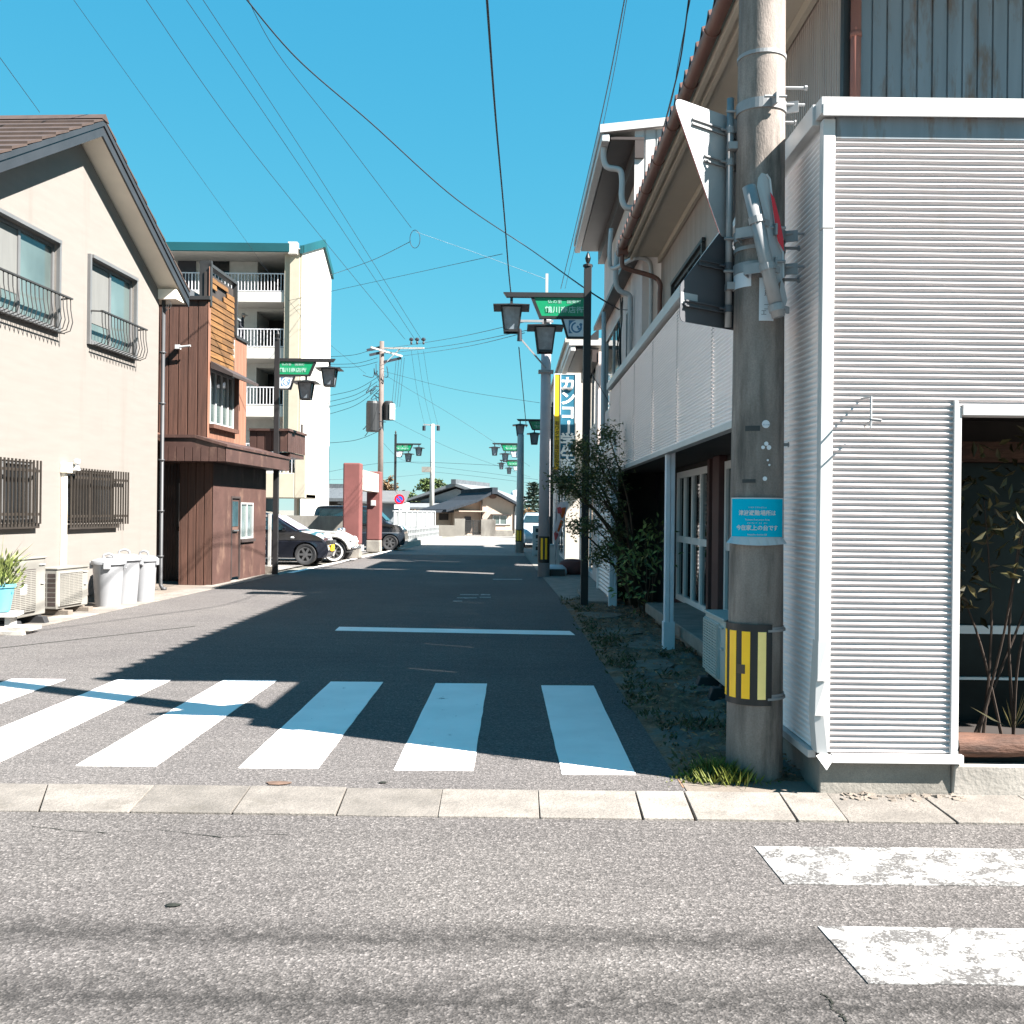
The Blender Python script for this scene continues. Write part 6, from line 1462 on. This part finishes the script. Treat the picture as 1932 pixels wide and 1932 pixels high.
mb = MB(); mb.tube([(-1.0, -.06, fz(943)), (-1.0, -.06, 0)], .035, 6); mb.tube([(1.1, -.06, fz(953)), (1.1, -.06, .1)], .035, 6); mb.build('downpipe', 'porch_dark', fh)
# yard wall and gate in front of it
zw = at(900, 992, 61).z; X = lambda px: at(px, 1000, 61).x
yw = thing('yard_wall', (X(890), 61, 0), 0, 'grey concrete yard wall in front of the beige bungalow', 'wall')
for a_, b_, hh in ((822, 858, .62), (858, 877, 1.02), (908, 935, 1.0), (935, 968, .35)): MB().box(X(a_) - X(890), X(b_) - X(890), -.12, .12, 0, hh).build('wall_section', 'wall_stained' if hh > .4 else 'concrete', yw)
gg = thing('yard_gate', (X(893), 61, 0), 0, 'low dark metal gate in the grey yard wall', 'gate')
mb = MB(); w_ = (X(908) - X(877)) / 2 - .03; mb.box(-w_, w_, -.03, .03, .15, .2); mb.box(-w_, w_, -.03, .03, .88, .93); mb.box(-.03, .03, -.035, .035, .05, .9)
for i in range(24): x = -w_ + 2 * w_ * i / 23; mb.box(x - .012, x + .012, -.02, .02, .2, .88)
mb.build('gate_leaf', 'iron_dark', gg)
bh2 = thing('far_house', (at(865, 966, 82).x, 82, 0), R(-14), 'larger grey gabled house with pale tiled roof behind the bungalow', 'house')
z8 = lambda py: at(865, py, 82).z
mb = MB(); mb.prism([(-3.2, 0, 0), (2.6, 0, 0), (2.6, 0, z8(945)), (-.2, 0, z8(922)), (-3.2, 0, z8(945))], (0, 9, 0)); mb.build('wall', 'house_grey', bh2)
mb = MB()
for s in (1, -1): mb.prism([(-.2, -.7, z8(917)), (-.2 + s * 3.9, -.7, z8(946)), (-.2 + s * 3.9, -.7, z8(942)), (-.2, -.7, z8(911))], (0, 10, 0))
mb.build('roof', 'roof_grey', bh2)
MB().bar((-.2, -.8, z8(909.5)), (-.2, 9.4, z8(909.5)), .4, .4).build('ridge', 'tile_grey', bh2)
mb = MB(); mb.prism([(-4.6, -2.5, z8(958)), (-4.6, .0, z8(948)), (-4.6, 0, z8(951)), (-4.6, -2.5, z8(962))], (4.4, 0, 0)); mb.box(-4.4, -.4, -2.2, 0, 0, z8(960)); mb.build('lean_to', 'roof_grey', bh2)
wt = thing('water_tank', (at(975, 966, 95).x, 95, 0), 0, 'pale round water tank rising behind the bungalow and the white pole', 'tank')
zq = lambda py: at(975, py, 95).z
MB().lathe([(0, zq(960)), (.62, zq(960)), (.66, zq(945)), (.6, zq(932)), (.4, zq(926)), (0, zq(924))], n=20).build('tank', 'water_tank', wt, smooth=True); MB().tube([(-.4, 0, 0), (-.4, 0, zq(960))], .06, 6).tube([(.4, 0, 0), (.4, 0, zq(960))], .06, 6).build('stand', 'galv', wt)

# ------------------------------------------------------------------ trees and plants
def crown(mb, c, rad, n, size, clumps=14, seed=1):
    rg = random.Random(seed); c = Vector(c); cl = []
    for i in range(clumps):
        while True:
            p = Vector((rg.uniform(-1, 1), rg.uniform(-1, 1), rg.uniform(-1, 1)))
            if p.length < 1: break
        cl.append((c + Vector((p.x * rad[0], p.y * rad[1], p.z * rad[2])) * .8, rg.uniform(.22, .42)))
    for i in range(n):
        q, f = rg.choice(cl); d = Vector((rg.gauss(0, 1), rg.gauss(0, 1), rg.gauss(0, .8))).normalized()
        p = q + Vector((d.x * rad[0], d.y * rad[1], d.z * rad[2])) * f * rg.uniform(.5, 1.1)
        l = Vector((rg.gauss(0, 1), rg.gauss(0, 1), rg.gauss(-.1, .6))).normalized() * size * rg.uniform(.6, 1.3)
        mb.leaf(p, l, size * .55)
def tree(px, py, d, rpx, hpx, label, m='leaf_far', n=1500, size=.3, name='tree', seed=1, clumps=16, cat='tree'):
    p = at(px, py, d); k = d / F; t = thing(name, (p.x, d, 0), 0, label, cat, 'trees beyond the car park')
    mb = MB(); crown(mb, (0, 0, p.z), (rpx * k, rpx * k, hpx * k), n, size, clumps, seed); mb.build('crown', m, t)
    MB().tube([(0, 0, -.1), (.05, 0, p.z * .5), (0, 0, p.z + hpx * k * .4)], [.16, .12, .05], 8).tube([(0, 0, p.z * .6), (rpx * k * .5, .2, p.z + hpx * k * .2)], [.07, .02], 6).tube([(0, 0, p.z * .55), (-rpx * k * .5, -.2, p.z + hpx * k * .3)], [.07, .02], 6).build('trunk', 'bark', t)
tree(779, 952, 92, 26, 24, 'light green bamboo like tree left of the far roofs', n=2200, size=.34, seed=2, clumps=26)
tree(800, 955, 96, 22, 18, 'olive tree directly behind the white panel fence', n=1500, size=.34, seed=5)
tree(752, 948, 88, 20, 26, 'dark green tree behind the far lantern lamp', 'leaf_conifer', n=1600, size=.3, seed=6)
tree(735, 925, 84, 15, 28, 'thin yellowish tree beside the transformer pole', 'leaf_dry', n=900, size=.26, seed=7)
tree(690, 930, 80, 18, 22, 'dark tree seen through the brick red gateway', 'leaf_conifer', n=1300, size=.3, seed=8)
tree(655, 930, 95, 14, 16, 'bare reddish tree left of the gateway', 'leaf_dry', n=500, size=.26, seed=9)
tree(815, 918, 110, 26, 16, 'rounded tree behind the pale slender pole', n=1500, size=.36, seed=11)
tree(1000, 975, 58, 14, 17, 'low scrubby tree between the white pole and the grey pole', 'leaf_dry', n=900, size=.22, seed=12)
tree(768, 968, 60, 22, 10, 'low brownish bush over the top of the white panel fence', 'leaf_dry', n=800, size=.22, seed=13, name='bush', cat='bush')
# layered pine
p = at(1006, 940, 66); k = 66 / F; t = thing('pine_tree', (p.x, 66, 0), 0, 'dark layered pine between the white pole and the grey pole', 'tree', 'trees beyond the car park')
mb = MB(); rg = random.Random(3)
for i in range(7):
    z = at(1006, 915 + i * 8, 66).z; r = (6 + i * 3.2) * k
    for j in range(230):
        a = rg.uniform(0, 6.28); q = r * rg.random() ** .5; mb.leaf((q * math.cos(a), q * math.sin(a), z + rg.gauss(0, .05) - q * .12), (rg.gauss(0, .16), rg.gauss(0, .16), rg.uniform(.02, .16)), .10)
mb.build('crown', 'leaf_conifer', t); MB().tube([(0, 0, 0), (0, 0, at(1006, 915, 66).z)], [.15, .04], 8).build('trunk', 'bark', t)
# shrub behind the near lamp post
b0 = G(1196, 1150); sh_ = thing('shrub', (b0.x, b0.y, 0), 0, 'tall feathery shrub leaning over the kerb in front of the near lamp post', 'shrub')
loc = lambda px, py, d: at(px, py, d) - Vector((b0.x, b0.y, 0))
mb = MB(); tips = []
CL = [(1092, 845, 14.0, 22), (1060, 900, 14.0, 28), (1115, 850, 14.1, 36), (1143, 875, 14.3, 36), (1085, 922, 14.0, 36), (1122, 928, 14.2, 36), (1152, 955, 14.5, 26), (1087, 992, 13.9, 22), (1130, 1050, 14.1, 24), (1152, 1030, 14.3, 24), (1147, 818, 14.5, 26), (1065, 915, 13.9, 22), (1110, 895, 14, 34), (1150, 905, 14.6, 34), (1118, 990, 14.2, 20), (1160, 1000, 14.6, 22)]
base = [loc(1190, 1140, 15.2), loc(1200, 1145, 15.3), loc(1212, 1140, 15.2)]
rg = random.Random(5)
for i, c in enumerate(CL):
    e = loc(*c[:3]); s = base[i % 3]; m1 = s.lerp(e, .45) + Vector((.1, 0, .25)) if c[1] < 960 else s.lerp(e, .5) + Vector((.05, 0, .1))
    P = spline([s, m1, e], 6); mb.tube(P, [.028 * (1 - j / len(P)) + .004 for j in range(len(P))], 5)
    for j in range(5):
        f = P[len(P) - 2 - j]; g_ = f + Vector((rg.gauss(0, .15), rg.gauss(0, .12), rg.gauss(.05, .12))); mb.tube([f, g_], [.006, .002], 4)
mb.build('branches', 'bark', sh_)
mb = MB()
for c in CL:
    e = loc(*c[:3]); r = c[3] * 14.2 / F
    for j in range(int(c[3] * 15)):
        d = Vector((rg.gauss(0, 1), rg.gauss(0, .8), rg.gauss(0, .8))); q = e + d * r * .5
        l = Vector((rg.gauss(0, 1), rg.gauss(0, 1), rg.gauss(-.35, .6))).normalized() * rg.uniform(.035, .085); mb.leaf(q, l, rg.uniform(.014, .026))
mb.build('foliage', 'leaf', sh_)
b1 = G(1225, 1160); au = thing('shrub', (b1.x, b1.y, 0), 0, 'glossy yellow green broad leaved shrub beside the white porch post', 'shrub')
loc = lambda px, py, d: at(px, py, d) - Vector((b1.x, b1.y, 0))
mb = MB(); lb = MB(); rg = random.Random(6)
for px, py, d, r, n in ((1190, 1040, 13.8, 26, 60), (1225, 1030, 13.9, 24, 55), (1243, 1002, 14.0, 18, 40), (1200, 1088, 13.6, 26, 60), (1180, 1112, 13.6, 18, 34), (1225, 1065, 13.8, 26, 60), (1205, 1125, 13.5, 16, 30), (1250, 1040, 14, 16, 30), (1172, 1070, 13.8, 16, 34), (1215, 1000, 14, 16, 28)):
    c = loc(px, py, d); r *= 13.8 / F; s = Vector((rg.uniform(-.1, .1), .2, 0)); lb.tube(spline([s, s.lerp(c, .5) + Vector((.05, .1, .05)), c], 5), [.014 - .0011 * j for j in range(11)], 5)
    for j in range(int(n * .7)):
        a = c + Vector((rg.gauss(0, .55), rg.gauss(0, .5), rg.gauss(0, .55))) * r; l = ((a - c) + Vector((rg.gauss(0, .05), rg.gauss(-.03, .05), rg.gauss(.0, .05)))).normalized() * rg.uniform(.07, .13); mb.leaf(a, l, rg.uniform(.035, .055), up=Vector((rg.gauss(0, .4), -.6, 1)))
mb.build('foliage', 'leaf_gloss', au); lb.build('branches', 'bark', au)
# plant in the entrance recess
pl = thing('potted_shrub', (3.0, 5.75, .2), 0, 'leafy reddish shrub growing behind the log in the dark entrance', 'shrub')
lb = MB(); mb = MB(); rg = random.Random(8)
for e in ((-.35, .0, 1.35), (-.1, -.1, 1.55), (.2, .05, 1.5), (-.5, .05, .95), (.1, -.15, 1.15), (-.2, -.12, 1.2)):
    e = Vector(e); P = spline([(rg.uniform(-.35, -.1), .1, 0), Vector((-.25, .05, .3)).lerp(e, .35), e], 6); lb.tube(P, [.010 - .0006 * j for j in range(len(P))], 6)
    for j in range(60):
        q = e + Vector((rg.gauss(0, .13), rg.gauss(0, .1), rg.gauss(-.02, .15))); l = Vector((rg.gauss(0, 1), rg.gauss(-.4, 1), rg.gauss(-.7, .6))).normalized() * rg.uniform(.06, .12); mb.leaf(q, l, rg.uniform(.025, .04))
for j in range(12): a = rg.uniform(0, 6.28); mb.leaf((-.25 + .02 * math.cos(a), -.15, .1), (.22 * math.cos(a), .05 * math.sin(a), rg.uniform(.1, .3)), .014)
lb.build('branches', 'stem_dark', pl); mb.build('foliage', 'leaf_red', pl)
# grass tuft at the foot of the pole, weeds and litter on the verge
tg = MB(); rg = random.Random(10); c0 = G(1365, 1470)
for j in range(900):
    x, y = rg.gauss(0, .13), rg.gauss(0, .07); h = rg.uniform(.04, .13) * math.exp(-(x / .2) ** 2); a = rg.uniform(0, 6.28)
    tg.leaf((x, y, 0), (h * .7 * math.cos(a), h * .7 * math.sin(a), h), .012)
o = tg.build('grass_tuft', 'grass'); o.location = c0; tag(o, 'sunlit tuft of yellow green grass at the foot of the near pole', 'grass')
wd = MB(); lt = MB(); rg = random.Random(12)
def edge(y): return .93 - .006 * (y - 5.4)
for j in range(95):
    y = 5.6 + 11 * rg.random() ** 1.3; x = edge(y) + abs(rg.gauss(0, .16)) if rg.random() < .7 else edge(y) + rg.uniform(0, 1.2)
    s = rg.uniform(.04, .12)
    for k in range(rg.randint(10, 26)):
        a = rg.uniform(0, 6.28); wd.leaf((x + rg.gauss(0, s * .5), y + rg.gauss(0, s * .5), .015 + abs(rg.gauss(0, s * .35))), (math.cos(a) * s * .4, math.sin(a) * s * .4, rg.uniform(.1, .6) * s), rg.uniform(.01, .024))
tag(wd.build('weeds', 'weed'), 'low weeds sprouting along the shaded right verge', 'weeds', kind='stuff')
for j in range(2800):
    y = 5.55 + 10.5 * rg.random() ** 1.2; x = edge(y) + .05 + rg.uniform(0, 1.35); a = rg.uniform(0, 6.28); s = rg.uniform(.02, .05)
    lt.leaf((x, y, .03 + rg.uniform(0, .02)), (math.cos(a) * s, math.sin(a) * s, rg.uniform(-.005, .015)), s * .5, up=Vector((rg.gauss(0, .3), rg.gauss(0, .3), 1)))
tag(lt.build('leaf_litter', 'litter'), 'dry brown leaf litter scattered over the shaded verge', 'leaves', kind='stuff')
mb = MB(); rg = random.Random(14)
for (x, y, s) in ((1.35, 9.6, .3), (1.45, 11.0, .35), (1.3, 12.2, .28), (1.5, 8.4, .25), (1.25, 14.2, .4), (1.42, 7.2, .2)):
    n = 7; P = [(x + s * rg.uniform(.6, 1) * math.cos(2 * math.pi * k / n), y + 1.3 * s * rg.uniform(.6, 1) * math.sin(2 * math.pi * k / n), .0) for k in range(n)]; mb.prism(P, (0, 0, .035 + rg.uniform(0, .01)))
tag(mb.build('broken_paving', 'paving_dark', bevel=.008), kind='structure')
# outdoor unit in the shade behind the near pole
ac((1.625, 8.62, 0), R(180), .80, .30, .50, 'shaded outdoor unit half hidden behind the near concrete pole', 'rubber', ('ac_shaded', 'ac_grey'), lift=.13)
# trim the black post foot, banner and things by the grey pole
g = at(1048, 1083, 23.6)
bn = thing('banner', (g.x, 23.6, 0), 0, 'tall white banner with orange and pink motif drooping on its thin pole', 'banner')
q = lambda px, py, dy=0: at(px, py, 23.6 + dy) - Vector((g.x, 23.6, 0))
MB().tube([(0, 0, .2), q(1049.5, 930)], .012, 6).build('pole', 'galv', bn); MB().tube([q(1049.5, 945), q(1074, 942)], .008, 6).build('crossbar', 'galv', bn)
LP = [(1048.5, 948), (1047, 975), (1043.5, 1000), (1044.5, 1020), (1047.5, 1040), (1046.5, 1058)]; RP = [(1074, 946), (1069, 965), (1064, 985), (1058, 1005), (1052, 1030), (1049, 1056)]
vs = []; fs = []
for i in range(6):
    for j in range(5):
        s = j / 4; vs.append(q(LP[i][0] * (1 - s) + RP[i][0] * s, LP[i][1] * (1 - s) + RP[i][1] * s, .05 * math.sin(j * 1.9 + i)))
for i in range(5):
    for j in range(4): fs.append((i * 5 + j, i * 5 + 5 + j, i * 5 + 6 + j, i * 5 + 1 + j))
cl = MB().add(vs, fs).build('cloth', 'banner', bn, smooth=True)
def blob(P, m): 
    c = q(sum(p[0] for p in P) / len(P), sum(p[1] for p in P) / len(P), -.09); MB().add([c] + [q(x, y, -.085) for x, y in P], [(0, 1 + (i + 1) % len(P), 1 + i) for i in range(len(P))]).build('motif', m, cl)
blob([(1051, 958), (1057, 956), (1062, 962), (1058, 970), (1052, 968)], 'banner_pink'); blob([(1060, 958), (1068, 957), (1066, 968), (1062, 978), (1058, 974), (1060, 966)], 'banner_orange'); blob([(1058, 980), (1063, 984), (1059, 994), (1054, 1004), (1051, 1002), (1055, 990)], 'banner_orange'); blob([(1051, 1004), (1054, 1008), (1051, 1016), (1048, 1020), (1047, 1012)], 'banner_pink'); blob([(1045, 1006), (1049, 1002), (1050, 1010), (1047, 1020)], 'banner_pink')
MB().lathe([(0, 0), (.24, 0), (.27, .06), (.25, .17), (.16, .24), (0, .25)], n=18).build('base', 'plate_white', bn, smooth=True); MB().box(-.16, .2, -.36, -.27, 0, .16).build('block', 'iron_dark', bn)
g = G(1012, 1052); hb = thing('signboard', (at(1012, 1050, 33.5).x, 33.5, 0), 0, 'white standing signboard with dark panels and prices behind the grey pole', 'signboard')
z = lambda py: at(1012, py, 33.5).z
MB().box(-.13, .23, -.04, .06, .02, z(992)).build('board', 'ac_grey', hb)
for y, h_ in ((997, 7), (1009, 7), (1031, 7), (1021, 1.4), (1026, 1.4)): MB().box(-.03, .12, -.046, -.041, z(y + h_), z(y)).build('dark_panel', 'ink', hb); text('630', .12, 'white_paint', parent=hb, T=facing((.05, -.046, z(1047))), bold=.03)
bk = G(1082, 1078)
tag(MB().lathe([(0, 0), (.22, 0), (.30, .12), (.28, .3), (.16, .36), (0, .37)], n=14).build('sack', 'brick_red', T=Matrix.Translation((1.42, 24.0, 0)), smooth=True), 'rounded reddish brown sack beside the banner base', 'sack')
tag(MB().box(-.14, .14, -.12, .12, 0, .62).box(-.15, .15, -.13, .13, .62, .66).build('storage_box', 'ac_grey', T=Matrix.Translation((at(1044, 1040, 25.5).x, 25.5, 0)), bevel=.01), 'grey lidded box standing between grey pole and banner', 'box')
tag(MB().box(-.1, .1, -.05, .05, 0, .02).build('paper_scrap', 'plate_white', T=Matrix.Translation((at(1036, 1080, 24.2).x, 24.2, .02))), 'scrap of white paper on the ground by the grey pole', 'paper')
# leaves fallen on the road
for i, (px, py, l) in enumerate(((326, 1710, 'single dark dead leaf on the near cross street'), (722, 1478, 'dark flattened leaf in front of the crosswalk'), (525, 1479, 'flat rusty brown leaf patch at the gutter edge'))):
    s = (.03, .025, .07)[i]; g = G(px, py); n = 9
    tag(MB().add([(0, 0, .012)] + [(s * math.cos(2 * math.pi * k / n) * (1 + .3 * math.sin(k * 2.3)), s * .55 * math.sin(2 * math.pi * k / n), .006) for k in range(n)], [(0, 1 + k, 1 + (k + 1) % n) for k in range(n)]).build('dead_leaf', ('leaf_dead', 'leaf_dead', 'stain_rust')[i], T=Matrix.Translation(g)), l, 'leaf')
